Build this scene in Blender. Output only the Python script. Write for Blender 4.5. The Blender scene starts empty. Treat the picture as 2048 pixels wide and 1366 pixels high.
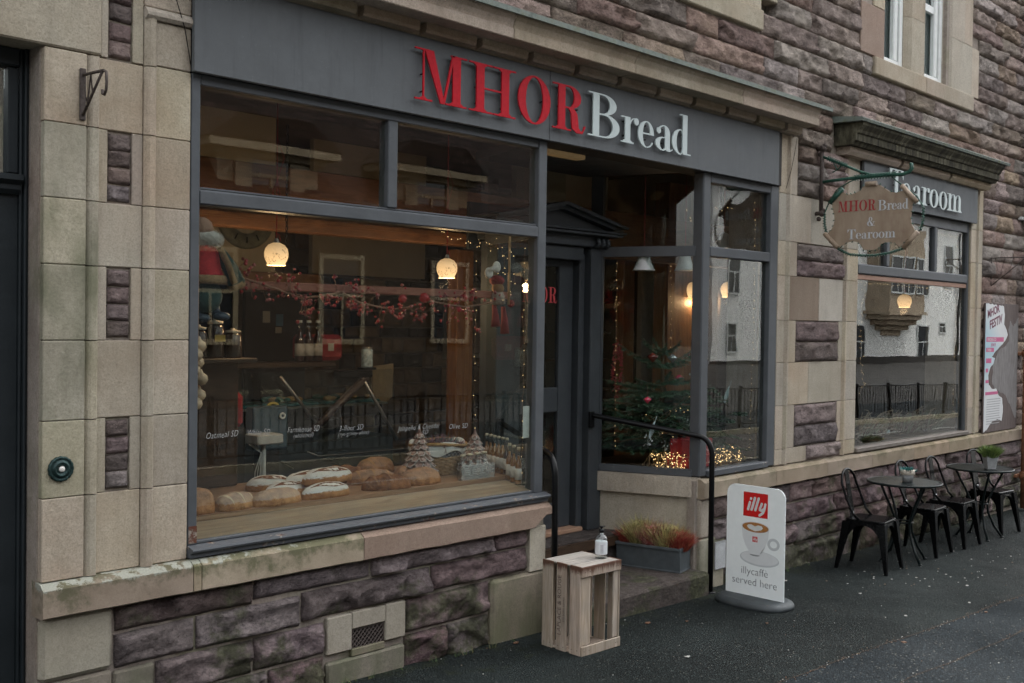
import bpy, bmesh, math, random
from mathutils import Vector, Matrix, noise
random.seed(7)
sc = bpy.context.scene
col = sc.collection
R = math.radians

# ---------------------------------------------------------------- camera
cam_d = bpy.data.cameras.new('camera')
cam = bpy.data.objects.new('camera', cam_d)
col.objects.link(cam)
cam_d.sensor_width = 36.0
cam_d.lens = 36.0 * 2140.0 / 2048.0
cam_d.clip_start = 0.05
cam_d.clip_end = 600.0
right = Vector((0.69801186, -0.71593946, 0.01449616))
down = Vector((-0.00267694, -0.02285229, -0.99973527))
fwd = Vector((0.7160812, 0.69778827, -0.0178677))
cam.matrix_world = Matrix(((right.x, -down.x, -fwd.x, 0.0), (right.y, -down.y, -fwd.y, -4.8),
                           (right.z, -down.z, -fwd.z, 1.86), (0, 0, 0, 1)))
sc.camera = cam

# ---------------------------------------------------------------- sky, sun, exposure
SUN_EL, SUN_AZ = 62.0, 58.0          # thin overcast: a veiled sun behind the shop, so the street side lies in open shade
w = bpy.data.worlds.new('World')
sc.world = w
w.use_nodes = True
wn = w.node_tree.nodes
bg = wn['Background']
sky = wn.new('ShaderNodeTexSky')
sky.sky_type = 'NISHITA'
sky.sun_disc = False
sky.sun_elevation = R(SUN_EL)
sky.sun_rotation = R(SUN_AZ)
sky.dust_density = 6.0
sky.air_density = 1.3
hs = wn.new('ShaderNodeHueSaturation')
hs.inputs['Saturation'].default_value = 0.17
w.node_tree.links.new(sky.outputs[0], hs.inputs['Color'])
w.node_tree.links.new(hs.outputs[0], bg.inputs[0])
bg.inputs[1].default_value = 0.15
sd = bpy.data.lights.new('sun', 'SUN')
sd.energy = 0.5
sd.angle = R(20)
sd.color = (1.0, 0.97, 0.92)
sun = bpy.data.objects.new('sun', sd)
col.objects.link(sun)
az = R(SUN_AZ)
to_sun = Vector((math.sin(az) * math.cos(R(SUN_EL)), math.cos(az) * math.cos(R(SUN_EL)), math.sin(R(SUN_EL))))
sun.rotation_euler = to_sun.to_track_quat('Z', 'Y').to_euler()
sun.location = (4, -8, 12)
vs = sc.view_settings
vs.view_transform = 'Standard'
vs.look = 'None'
vs.exposure = 2.12
vs.gamma = 1.0
vs.use_curve_mapping = False
sc.cycles.max_bounces = 8
sc.cycles.transparent_max_bounces = 24
sc.cycles.sample_clamp_indirect = 4.0
sc.cycles.use_denoising = True
sc.cycles.use_adaptive_sampling = False
sc.cycles.denoising_prefilter = 'FAST'

# ---------------------------------------------------------------- material helper
class Mt:
    def __init__(s, name, color=(0.5, 0.5, 0.5), rough=0.7, metal=0.0, spec=0.5):
        s.m = bpy.data.materials.new(name)
        s.m.use_nodes = True
        s.t = s.m.node_tree
        s.b = s.t.nodes['Principled BSDF']
        s.set('Base Color', (*color, 1) if len(color) == 3 else color)
        s.set('Roughness', rough)
        s.set('Metallic', metal)
        s.set('Specular IOR Level', spec)
        s._pos = None
    def set(s, k, v):
        if hasattr(v, 'is_linked') or isinstance(v, bpy.types.NodeSocket):
            s.t.links.new(v, s.b.inputs[k])
        else:
            s.b.inputs[k].default_value = v
    def n(s, typ, ins=None, **kw):
        nd = s.t.nodes.new(typ)
        for k, v in kw.items():
            setattr(nd, k, v)
        for k, v in (ins or {}).items():
            if isinstance(v, bpy.types.NodeSocket):
                s.t.links.new(v, nd.inputs[k])
            else:
                nd.inputs[k].default_value = v
        return nd
    def pos(s, scale=(1, 1, 1), local=False):
        if local:
            o = s.n('ShaderNodeTexCoord').outputs['Object']
        else:
            o = s.n('ShaderNodeNewGeometry').outputs['Position']
        return s.n('ShaderNodeMapping', {'Vector': o, 'Scale': scale}).outputs[0]
    def rnd(s):
        return s.n('ShaderNodeObjectInfo').outputs['Random']
    def noise(s, vec, scale, detail=6, rough=0.6, dist=0.0):
        return s.n('ShaderNodeTexNoise', {'Vector': vec, 'Scale': scale, 'Detail': detail, 'Roughness': rough, 'Distortion': dist}).outputs[0]
    def vor(s, vec, scale, feature='F1', out=0, rand=1.0):
        return s.n('ShaderNodeTexVoronoi', {'Vector': vec, 'Scale': scale, 'Randomness': rand}, feature=feature).outputs[out]
    def ramp(s, fac, stops):
        nd = s.n('ShaderNodeValToRGB', {'Fac': fac})
        cr = nd.color_ramp
        while len(cr.elements) < len(stops):
            cr.elements.new(0.5)
        for e, (p, c) in zip(cr.elements, stops):
            e.position = p
            e.color = (*c, 1) if isinstance(c, tuple) else (c, c, c, 1)
        return nd.outputs[0]
    def mix(s, fac, a, b, mode='MIX'):
        nd = s.n('ShaderNodeMix', data_type='RGBA', blend_type=mode)
        for i, v in ((0, fac), (6, a), (7, b)):
            if isinstance(v, bpy.types.NodeSocket):
                s.t.links.new(v, nd.inputs[i])
            elif i == 0:
                nd.inputs[0].default_value = v
            else:
                nd.inputs[i].default_value = (*v, 1)
        return nd.outputs[2]
    def math(s, op, a, b=0.0, clamp=False):
        nd = s.n('ShaderNodeMath', operation=op, use_clamp=clamp)
        for i, v in ((0, a), (1, b)):
            if isinstance(v, bpy.types.NodeSocket):
                s.t.links.new(v, nd.inputs[i])
            else:
                nd.inputs[i].default_value = v
        return nd.outputs[0]
    def sep(s, vec, i):
        return s.n('ShaderNodeSeparateXYZ', {0: vec}).outputs[i]
    def mapr(s, v, a, b, c=0.0, d=1.0):
        return s.n('ShaderNodeMapRange', {'Value': v, 'From Min': a, 'From Max': b, 'To Min': c, 'To Max': d}).outputs[0]
    def bump(s, h, strength=0.5, dist=0.01):
        prev = s.b.inputs['Normal'].links[0].from_socket if s.b.inputs['Normal'].links else None
        ins = {'Height': h, 'Strength': strength, 'Distance': dist}
        if prev:
            ins['Normal'] = prev
        s.set('Normal', s.n('ShaderNodeBump', ins).outputs[0])
        return s

def hsv_rand(mt, colr, dv=0.25, dh=0.02, ds=0.2):
    r = mt.rnd()
    v = mt.mapr(r, 0, 1, 1 - dv, 1 + dv)
    r2 = mt.math('FRACT', mt.math('MULTIPLY', r, 7.31))
    h = mt.mapr(r2, 0, 1, 0.5 - dh, 0.5 + dh)
    r3 = mt.math('FRACT', mt.math('MULTIPLY', r, 13.7))
    sa = mt.mapr(r3, 0, 1, 1 - ds, 1 + ds)
    return mt.n('ShaderNodeHueSaturation', {'Color': colr, 'Hue': h, 'Saturation': sa, 'Value': v}).outputs[0]

def mat_rubble(name, dark, light, moss=0.35, strata=1.0):
    m = Mt(name, rough=0.92, spec=0.25)
    p = m.pos()
    rr = m.math('MULTIPLY', m.rnd(), 37.0)
    off = m.n('ShaderNodeCombineXYZ', {0: rr, 1: rr, 2: rr}).outputs[0]
    po = m.n('ShaderNodeVectorMath', {0: p, 1: off}, operation='ADD').outputs[0]
    ps = m.n('ShaderNodeMapping', {'Vector': po, 'Scale': (1.6, 1.6, 4.0), 'Rotation': (0, 0.15, 0)}).outputs[0]
    n1 = m.noise(po, 7, 8, 0.68)
    n2 = m.noise(ps, 6, 6, 0.6, 0.6)
    n3 = m.noise(po, 75, 5, 0.8)
    n4 = m.noise(m.n('ShaderNodeMapping', {'Vector': po, 'Scale': (1, 1, 2.2)}).outputs[0], 30, 6, 0.75, 0.4)
    c = m.ramp(m.math('ADD', m.math('MULTIPLY', n1, 0.6), m.math('MULTIPLY', n2, 0.45)), [(0.36, tuple(0.7 * x for x in dark)), (0.50, tuple(0.5 * (x + y) for x, y in zip(dark, light))), (0.68, tuple(1.1 * x for x in light))])
    c = m.mix(m.mapr(n3, 0.46, 0.62, 0, 0.5), c, tuple(0.40 * x for x in dark), 'MIX')
    c = m.mix(m.mapr(n4, 0.50, 0.64, 0, 0.45), c, tuple(1.25 * x for x in light))
    c = m.mix(m.mapr(n4, 0.46, 0.36, 0, 0.55), c, tuple(0.45 * x for x in dark))
    c = m.mix(m.mapr(m.noise(po, 1.7, 4, 0.55), 0.45, 0.7, 0, 0.4), c, (light[0] * 0.9, light[1] * 0.92, light[2] * 0.80))
    c = hsv_rand(m, c, 0.34, 0.02, 0.35)
    # moss and lichen with ragged outlines
    if moss > 0:
        nm = m.noise(p, 2.9, 8, 0.68)
        z = m.sep(p, 2)
        hz = m.mapr(z, -0.25, 0.35, 0.16, 0.0)
        mk = m.mapr(m.math('ADD', nm, hz), 0.70 - moss * 0.25, 0.80 - moss * 0.25, 0, 0.85)
        mc = m.ramp(m.noise(p, 22, 5, 0.7), [(0.35, (0.030, 0.033, 0.018)), (0.55, (0.075, 0.08, 0.042)), (0.72, (0.20, 0.20, 0.13))])
        c = m.mix(mk, c, mc)
        nl = m.noise(p, 5.5, 8, 0.75)
        lk = m.mapr(nl, 0.64, 0.72, 0, 0.55)
        c = m.mix(lk, c, (0.25, 0.26, 0.22))
    m.set('Base Color', c)
    m.bump(m.math('ADD', m.math('MULTIPLY', n2, 0.35), m.math('MULTIPLY', n1, 1.0)), 1.0, 0.045)
    m.bump(m.noise(po, 24, 6, 0.7), 1.0, 0.022)
    m.bump(n4, 0.8, 0.010)
    m.bump(n3, 0.6, 0.005)
    return m.m

def mat_ashlar(name, dark, light, green=0.0, red=0.3, dirt=0.35, grain=1.0, rnd=0.14):
    m = Mt(name, rough=0.9, spec=0.25)
    p = m.pos()
    n1 = m.noise(p, 2.6, 7, 0.62, 0.3)
    n2 = m.noise(p, 110, 4, 0.85)
    n3 = m.noise(m.pos((1, 1, 0.22)), 9, 6, 0.65)
    c = m.ramp(n1, [(0.3, dark), (0.7, light)])
    c = m.mix(m.mapr(m.noise(p, 1.1, 4, 0.5), 0.48, 0.72, 0, red), c, (light[0] * 0.86, light[1] * 0.66, light[2] * 0.58))
    c = m.mix(m.mapr(n3, 0.52, 0.78, 0, dirt), c, (0.10, 0.085, 0.06))
    c = m.mix(m.mapr(n2, 0.38, 0.56, 0.42, 0), c, tuple(0.5 * x for x in dark))
    c = m.mix(m.mapr(m.noise(p, 48, 5, 0.85), 0.50, 0.66, 0, 0.42), c, tuple(0.55 * x for x in dark))
    c = m.mix(m.mapr(m.noise(m.pos((1, 1, 0.6)), 1.7, 6, 0.65, 0.5), 0.56, 0.76, 0, 0.45), c, (dark[0] * 0.66, dark[1] * 0.70, dark[2] * 0.62))
    if green > 0:
        ng = m.noise(m.pos((1, 1, 0.55)), 3.1, 6, 0.6)
        c = m.mix(m.mapr(ng, 0.62 - green * 0.22, 0.80 - green * 0.22, 0, 0.72), c, (0.135, 0.14, 0.085))
    ro = m.noise(m.pos((1, 1, 0.10)), 17, 6, 0.72)
    c = m.mix(m.mapr(ro, 0.54, 0.74, 0, 0.50 * dirt + 0.12), c, (0.115, 0.105, 0.078))
    c = m.mix(m.mapr(m.noise(p, 5.5, 7, 0.7), 0.60, 0.72, 0, 0.32), c, tuple(1.18 * x for x in light))
    sp = m.vor(p, 60)
    c = m.mix(m.mapr(sp, 0.05, 0.09, 0.25, 0), c, (0.11, 0.075, 0.05))
    c = hsv_rand(m, c, rnd, 0.010, 0.15)
    m.set('Base Color', c)
    m.bump(n1, 0.35, 0.02)
    m.bump(n2, 0.8 * grain, 0.005)
    m.bump(m.noise(p, 38, 4, 0.7), 0.45, 0.007)
    return m.m

def mat_paint(name, c0, rough=0.5, chip=0.0, var=0.12, grime=0.12):
    m = Mt(name, rough=rough, spec=0.26)
    p = m.pos()
    n1 = m.noise(p, 5, 6, 0.6)
    n2 = m.noise(m.pos((0.6, 4, 0.6)), 45, 4, 0.6)
    c = m.ramp(n1, [(0.3, tuple(x * (1 - var) for x in c0)), (0.7, tuple(x * (1 + var) for x in c0))])
    c = m.mix(m.mapr(m.noise(p, 70, 3, 0.6), 0.62, 0.75, 0, 0.3), c, tuple(x * 1.7 for x in c0))
    st = m.noise(m.pos((1, 1, 0.08)), 24, 6, 0.7)
    c = m.mix(m.mapr(st, 0.52, 0.72, 0, grime), c, tuple(x * 0.5 for x in c0))
    c = m.mix(m.mapr(m.noise(m.pos((0.25, 1, 1)), 60, 5, 0.7), 0.60, 0.70, 0, 0.35), c, tuple(x * 0.6 for x in c0))
    c = m.mix(m.mapr(m.noise(p, 2.2, 7, 0.7), 0.55, 0.75, 0, grime), c, tuple(x * 1.5 for x in c0))
    if chip:
        nc = m.noise(p, 16, 6, 0.7)
        k = m.mapr(nc, 0.74 - chip, 0.75 - chip, 0, 1)
        c = m.mix(k, c, m.ramp(m.noise(p, 40), [(0.4, (0.09, 0.035, 0.02)), (0.6, (0.28, 0.25, 0.21))]))
    m.set('Base Color', c)
    m.set('Roughness', m.mapr(n1, 0.3, 0.7, rough - 0.1, rough + 0.12))
    m.bump(n2, 0.35, 0.003)
    m.bump(m.noise(p, 9, 4), 0.3, 0.008)
    return m.m

def mat_wood(name, dark, light, rough=0.6, axis=(1, 8, 8), scale=5, local=False, grey=0.0, stain=0.0):
    m = Mt(name, rough=rough, spec=0.3)
    p = m.pos(axis, local)
    rr = m.math('MULTIPLY', m.rnd(), 23.0)
    p = m.n('ShaderNodeVectorMath', {0: p, 1: m.n('ShaderNodeCombineXYZ', {0: rr, 1: rr, 2: rr}).outputs[0]}, operation='ADD').outputs[0]
    n1 = m.noise(p, scale, 7, 0.62, 1.2)
    c = m.ramp(n1, [(0.32, dark), (0.68, light)])
    q = m.pos((1, 1, 1), local)
    if grey:
        c = m.mix(m.mapr(m.noise(q, 6, 5), 0.4, 0.7, 0, grey), c, (0.24, 0.225, 0.20))
    if stain:
        c = m.mix(m.mapr(m.noise(p, scale * 0.5, 5, 0.6), 0.60, 0.76, 0, stain), c, (0.05, 0.02, 0.01))
    c = hsv_rand(m, c, 0.12, 0.008, 0.1)
    m.set('Base Color', c)
    m.bump(n1, 0.3, 0.003)
    return m.m

def mat_simple(name, c0, rough=0.6, metal=0.0, var=0.12, scale=20, bump=0.0, local=False, spec=0.5, emit=None, estr=0.0):
    m = Mt(name, rough=rough, metal=metal, spec=spec)
    p = m.pos((1, 1, 1), local)
    n1 = m.noise(p, scale, 5, 0.6)
    m.set('Base Color', m.ramp(n1, [(0.3, tuple(x * (1 - var) for x in c0)), (0.7, tuple(x * (1 + var) for x in c0))]))
    if bump:
        m.bump(n1, bump, 0.004)
    if emit:
        m.set('Emission Color', (*emit, 1))
        m.set('Emission Strength', estr)
    return m.m

def mat_glass(name, tint=(0.90, 0.93, 0.91), wave=0.0, gain=1.0, rough=0.0):
    m = bpy.data.materials.new(name)
    m.use_nodes = True
    t = m.node_tree
    t.nodes.clear()
    out = t.nodes.new('ShaderNodeOutputMaterial')
    mix = t.nodes.new('ShaderNodeMixShader')
    tr = t.nodes.new('ShaderNodeBsdfTransparent')
    tr.inputs[0].default_value = (*tint, 1)
    gl = t.nodes.new('ShaderNodeBsdfGlossy')
    gl.inputs['Roughness'].default_value = rough
    lw = t.nodes.new('ShaderNodeLayerWeight')
    lw.inputs[0].default_value = 0.5
    pw = t.nodes.new('ShaderNodeMath'); pw.operation = 'POWER'; pw.inputs[1].default_value = 5.0
    ml = t.nodes.new('ShaderNodeMath'); ml.operation = 'MULTIPLY_ADD'
    ml.inputs[1].default_value = 0.96 * gain
    ml.inputs[2].default_value = 0.042 * gain
    ml.use_clamp = True
    t.links.new(lw.outputs['Facing'], pw.inputs[0])
    t.links.new(pw.outputs[0], ml.inputs[0])
    t.links.new(ml.outputs[0], mix.inputs[0])
    t.links.new(tr.outputs[0], mix.inputs[1])
    t.links.new(gl.outputs[0], mix.inputs[2])
    if wave:
        g = t.nodes.new('ShaderNodeNewGeometry')
        nz = t.nodes.new('ShaderNodeTexNoise')
        nz.inputs['Scale'].default_value = 2.2
        nz.inputs['Detail'].default_value = 1.5
        bp = t.nodes.new('ShaderNodeBump')
        bp.inputs['Strength'].default_value = 1.0
        bp.inputs['Distance'].default_value = wave
        t.links.new(g.outputs['Position'], nz.inputs['Vector'])
        t.links.new(nz.outputs[0], bp.inputs['Height'])
        t.links.new(bp.outputs[0], gl.inputs['Normal'])
    t.links.new(mix.outputs[0], out.inputs[0])
    return m

# ---------------------------------------------------------------- mesh helper
class MB:
    def __init__(s):
        s.v = []; s.f = []; s.mi = []; s.cur = 0; s.sm = False; s.fs = []
    def vert(s, p):
        s.v.append(tuple(p)); return len(s.v) - 1
    def face(s, idx, smooth=None):
        s.f.append(tuple(idx)); s.mi.append(s.cur); s.fs.append(s.sm if smooth is None else smooth)
    def poly(s, pts, smooth=None):
        b = len(s.v)
        s.v += [tuple(p) for p in pts]
        s.face(range(b, b + len(pts)), smooth)
    def box(s, x0, x1, y0, y1, z0, z1, ch=0.0):
        if x1 < x0: x0, x1 = x1, x0
        if y1 < y0: y0, y1 = y1, y0
        if z1 < z0: z0, z1 = z1, z0
        if ch <= 0:
            b = len(s.v)
            s.v += [(x, y, z) for z in (z0, z1) for y in (y0, y1) for x in (x0, x1)]
            for q in ((0, 2, 3, 1), (4, 5, 7, 6), (0, 1, 5, 4), (2, 6, 7, 3), (0, 4, 6, 2), (1, 3, 7, 5)):
                s.face([b + i for i in q])
            return s
        bm = bmesh.new()
        r = bmesh.ops.create_cube(bm, size=1.0)
        for v in bm.verts:
            v.co = Vector(((x0 + x1) / 2 + v.co.x * (x1 - x0), (y0 + y1) / 2 + v.co.y * (y1 - y0), (z0 + z1) / 2 + v.co.z * (z1 - z0)))
        ch = min(ch, 0.45 * min(x1 - x0, y1 - y0, z1 - z0))
        bmesh.ops.bevel(bm, geom=list(bm.edges), offset=ch, segments=1, affect='EDGES', profile=0.5)
        s.add_bm(bm)
        return s
    def add_bm(s, bm, mat=None, smooth=None):
        b = len(s.v)
        bm.verts.ensure_lookup_table()
        for i, v in enumerate(bm.verts):
            v.index = i
            s.v.append(tuple(mat @ v.co if mat else v.co))
        for f in bm.faces:
            s.face([b + v.index for v in f.verts], smooth)
        bm.free()
    def prism(s, prof, axis, a, b):
        """closed polygon prof extruded along axis ('x': prof=(y,z), 'y': (x,z), 'z': (x,y))"""
        def P(p, t):
            return {'x': (t, p[0], p[1]), 'y': (p[0], t, p[1]), 'z': (p[0], p[1], t)}[axis]
        n = len(prof); o = len(s.v)
        s.v += [P(p, a) for p in prof] + [P(p, b) for p in prof]
        for i in range(n):
            j = (i + 1) % n
            s.face((o + i, o + j, o + n + j, o + n + i))
        s.face(range(o + n - 1, o - 1, -1)); s.face(range(o + n, o + 2 * n))
        return s
    def tube(s, pts, r, n=8, closed=False, cap=True, smooth=True):
        pts = [Vector(p) for p in pts]
        rad = r if isinstance(r, (list, tuple)) else [r] * len(pts)
        o = len(s.v); m = len(pts)
        prev = None
        for i, p in enumerate(pts):
            if closed:
                d = pts[(i + 1) % m] - pts[i - 1]
            else:
                d = pts[min(i + 1, m - 1)] - pts[max(i - 1, 0)]
            d = d.normalized() if d.length > 1e-9 else Vector((0, 0, 1))
            if prev is None:
                up = Vector((0, 0, 1)) if abs(d.z) < 0.9 else Vector((1, 0, 0))
                a = d.cross(up).normalized()
            else:
                a = (prev - d * prev.dot(d))
                a = a.normalized() if a.length > 1e-6 else d.orthogonal().normalized()
            prev = a
            b = d.cross(a)
            for k in range(n):
                t = 2 * math.pi * k / n
                s.v.append(tuple(p + (a * math.cos(t) + b * math.sin(t)) * rad[i]))
        rng = m if closed else m - 1
        for i in range(rng):
            i2 = (i + 1) % m
            for k in range(n):
                k2 = (k + 1) % n
                s.face((o + i * n + k, o + i * n + k2, o + i2 * n + k2, o + i2 * n + k), smooth)
        if cap and not closed:
            s.face([o + k for k in range(n - 1, -1, -1)], False)
            s.face([o + (m - 1) * n + k for k in range(n)], False)
        return s
    def lathe(s, prof, c=(0, 0, 0), n=20, smooth=True, wob=0.0):
        o = len(s.v); m = len(prof)
        for (r, z) in prof:
            for k in range(n):
                t = 2 * math.pi * k / n
                s.v.append((c[0] + r * math.cos(t), c[1] + r * math.sin(t), c[2] + z))
        for i in range(m - 1):
            for k in range(n):
                k2 = (k + 1) % n
                s.face((o + i * n + k, o + i * n + k2, o + (i + 1) * n + k2, o + (i + 1) * n + k), smooth)
        if prof[0][0] > 1e-5: s.face([o + k for k in range(n - 1, -1, -1)], False)
        if prof[-1][0] > 1e-5: s.face([o + (m - 1) * n + k for k in range(n)], False)
        return s
    def ball(s, c, r, n=8, m=6, sq=(1, 1, 1)):
        o = len(s.v)
        for i in range(m + 1):
            ph = math.pi * i / m
            for k in range(n):
                t = 2 * math.pi * k / n
                s.v.append((c[0] + r * sq[0] * math.sin(ph) * math.cos(t), c[1] + r * sq[1] * math.sin(ph) * math.sin(t), c[2] + r * sq[2] * math.cos(ph)))
        for i in range(m):
            for k in range(n):
                k2 = (k + 1) % n
                s.face((o + i * n + k, o + (i + 1) * n + k, o + (i + 1) * n + k2, o + i * n + k2), True)
        return s
    def rock(s, x0, x1, z0, z1, y, depth=0.12, bulge=0.03, step=0.035, seed=0, rough=1.0):
        """rock-faced stone set in a wall whose face looks along -y"""
        nx = max(4, min(46, int((x1 - x0) / step))); nz = max(5, min(18, int((z1 - z0) / step)))
        o = len(s.v)
        sx = seed * 3.17
        rg = random.Random(seed * 77 + 5)
        fac = []
        for _ in range(4 + int((x1 - x0) / 0.09)):
            fac.append((rg.uniform(x0, x1), rg.uniform(z0, z1), rg.gauss(0, 0.18), rg.gauss(-0.08, 0.32), rg.uniform(0.45, 1.25)))
        for j in range(nz + 1):
            for i in range(nx + 1):
                u = i / nx; v = j / nz
                x = x0 + (x1 - x0) * u; z = z0 + (z1 - z0) * v
                e = min(u * (x1 - x0), (1 - u) * (x1 - x0), v * (z1 - z0), (1 - v) * (z1 - z0))
                k = min(1.0, e / 0.012)
                q = Vector((x * 6 + sx, z * 8 - sx, sx))
                d = noise.fractal(q, 0.7, 2.2, 5)
                wx = x + 0.05 * noise.noise(q * 0.7); wz = z + 0.03 * noise.noise(q * 0.9 + Vector((9, 1, 4)))
                ws = hs = 1e-9
                for a_, b_, sx_, sz_, c_ in fac:
                    dx_, dz_ = wx - a_, wz - b_
                    wt = math.exp(-(dx_ * dx_ * 0.5 + dz_ * dz_ * 1.6) / 0.0014)
                    ws += wt; hs += wt * (c_ * bulge + dx_ * sx_ + dz_ * sz_)
                h = hs / ws
                h = h * 0.9 + bulge * 0.50 * d * rough + 0.004 + 0.20 * bulge * noise.noise(Vector((x * 31 + sx, z * 38, sx)))
                lo = 0.002 + 0.14 * bulge * (0.6 + 0.8 * noise.noise(Vector((x * 7 + sx, z * 7, 2.2))))
                h = max(lo, min(bulge * 1.7, h))
                h = (lo * 0.75) + (h - lo * 0.75) * k
                jx = 0.006 * noise.noise(Vector((z * 13, sx, x))) if i in (0, nx) else 0
                jz = 0.006 * noise.noise(Vector((x * 11, sx + 4, z))) if j in (0, nz) else 0
                s.v.append((x + jx, y - h, z + jz))
        W = nx + 1
        for j in range(nz):
            for i in range(nx):
                a = o + j * W + i
                s.face((a, a + 1, a + 1 + W, a + W), True)
        # sides
        ring = [o + i for i in range(W)] + [o + j * W + nx for j in range(1, nz + 1)] + [o + nz * W + i for i in range(nx - 1, -1, -1)] + [o + j * W for j in range(nz - 1, 0, -1)]
        b = len(s.v)
        for r_ in ring:
            p = s.v[r_]; s.v.append((p[0], y + depth, p[2]))
        L = len(ring)
        for i in range(L):
            j = (i + 1) % L
            s.face((ring[j], ring[i], b + i, b + j), False)
        return s
    def mesh(s, name, mats, off=(0, 0, 0)):
        me = bpy.data.meshes.new(name)
        ox, oy, oz = off
        me.from_pydata([(x - ox, y - oy, z - oz) for x, y, z in s.v], [], s.f)
        for m in (mats if isinstance(mats, (list, tuple)) else [mats]):
            me.materials.append(m)
        me.polygons.foreach_set('material_index', s.mi)
        me.polygons.foreach_set('use_smooth', s.fs)
        me.update()
        return me

OFF = {}
def thing(name, label, cat, loc=(0, 0, 0), rz=0.0, group=None):
    o = bpy.data.objects.new(name, None)
    o.empty_display_size = 0.1
    col.objects.link(o)
    o.location = loc
    o.rotation_euler = (0, 0, rz)
    o['label'] = label; o['category'] = cat
    if group: o['group'] = group
    OFF[o.name] = Vector(loc)
    return o

def ob(name, mb, mats, parent=None, label=None, kind=None, local=False, cat=None, group=None):
    """one mesh object; vertices in world coordinates unless local (then relative to the thing)"""
    off = Vector((0, 0, 0))
    if parent is not None and not local:
        off = OFF.get(parent.name, off)
    o = bpy.data.objects.new(name, mb.mesh(name, mats, off))
    col.objects.link(o)
    if parent is not None:
        o.parent = parent
        OFF[o.name] = OFF.get(parent.name, Vector((0, 0, 0)))
    if label: o['label'] = label
    if kind: o['kind'] = kind
    if cat: o['category'] = cat
    if group: o['group'] = group
    return o

def solo(name, mb, mats, label, cat, group=None, base=None):
    """a thing that is one mesh"""
    n = len(mb.v)
    if base is None:
        base = (sum(p[0] for p in mb.v) / n, sum(p[1] for p in mb.v) / n, min(p[2] for p in mb.v))
    o = bpy.data.objects.new(name, mb.mesh(name, mats, base))
    o.location = base
    col.objects.link(o)
    o['label'] = label; o['category'] = cat
    if group: o['group'] = group
    OFF[o.name] = Vector(base)
    return o

def copy_tree(o, parent=None):
    c = o.copy()
    col.objects.link(c)
    if parent is not None:
        c.parent = parent
    for ch in list(o.children):
        copy_tree(ch, c)
    return c

def shift_copy(o, d, parent=None):
    c = o.copy()
    col.objects.link(c)
    c.location = o.location + Vector(d)
    return c

def text_mb(body, size, mat4, shear=0.0, extrude=0.0006, jitter=0.0, space=1.0, bold=0.0, align='LEFT', width=None):
    cu = bpy.data.curves.new('t', 'FONT')
    cu.body = body; cu.size = size; cu.shear = shear; cu.extrude = extrude; cu.space_character = space
    cu.align_x = align; cu.offset = bold; cu.resolution_u = 3
    to = bpy.data.objects.new('t', cu)
    col.objects.link(to)
    bpy.context.view_layer.update()
    me = bpy.data.meshes.new_from_object(to.evaluated_get(bpy.context.evaluated_depsgraph_get()))
    mb = MB()
    xm = max(v.co.x for v in me.vertices)
    for v in me.vertices:
        p = v.co.copy()
        if width: p.x *= width / xm
        if jitter:
            p.y += jitter * noise.noise(Vector((p.x * 2.2 / size, 3, 1))) * size
            p.x += jitter * 0.6 * noise.noise(Vector((p.y * 2.5 / size, p.x * 1.5 / size, 7))) * size
        mb.v.append(tuple(mat4 @ p))
    for f in me.polygons:
        mb.face(list(f.vertices), False)
    bpy.data.objects.remove(to)
    bpy.data.meshes.remove(me)
    bpy.data.curves.remove(cu)
    return mb

def frame_mat(origin, ux, uy):
    ux = Vector(ux).normalized(); uy = Vector(uy).normalized(); uz = ux.cross(uy)
    o = Vector(origin)
    return Matrix(((ux.x, uy.x, uz.x, o.x), (ux.y, uy.y, uz.y, o.y), (ux.z, uy.z, uz.z, o.z), (0, 0, 0, 1)))

def ground_z(x, y=0.0):
    return -0.08 - 0.022 * max(-20.0, min(70.0, x)) + 0.035 * max(0.0, min(24.0, -9.5 - y))

# ---------------------------------------------------------------- didone letters (cap height 1)
def arc(cx, cy, rx, ry, a0, a1, n=20):
    return [(cx + rx * math.cos(R(a0 + (a1 - a0) * i / n)), cy + ry * math.sin(R(a0 + (a1 - a0) * i / n))) for i in range(n + 1)]
def band(outer, inner):
    return [[outer[i], outer[i + 1], inner[i + 1], inner[i]] for i in range(len(outer) - 1)]
def stem(x0, x1, y0, y1): return [[(x0, y0), (x1, y0), (x1, y1), (x0, y1)]]
def serif(x0, x1, y, s0, s1, up=True, t=0.032, b=0.05):
    """thin slab from x0 to x1 with brackets into the stem s0..s1"""
    d = 1 if up else -1
    out = [[(x0, y), (x1, y), (x1, y + d * t), (x0, y + d * t)]]
    out.append([(s0 - b * 1.6, y + d * t), (s0, y + d * t), (s0, y + d * (t + b))])
    out.append([(s1, y + d * t), (s1 + b * 1.6, y + d * t), (s1, y + d * (t + b))])
    return out
def bowl(cx, cy, ro, ri, a0, a1, n=22):
    return band(arc(cx, cy, ro[0], ro[1], a0, a1, n), arc(cx, cy, ri[0], ri[1], a0, a1, n))
def ball2(x, y, r): return [arc(x, y, r, r, 0, 342, 19)]
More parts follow.
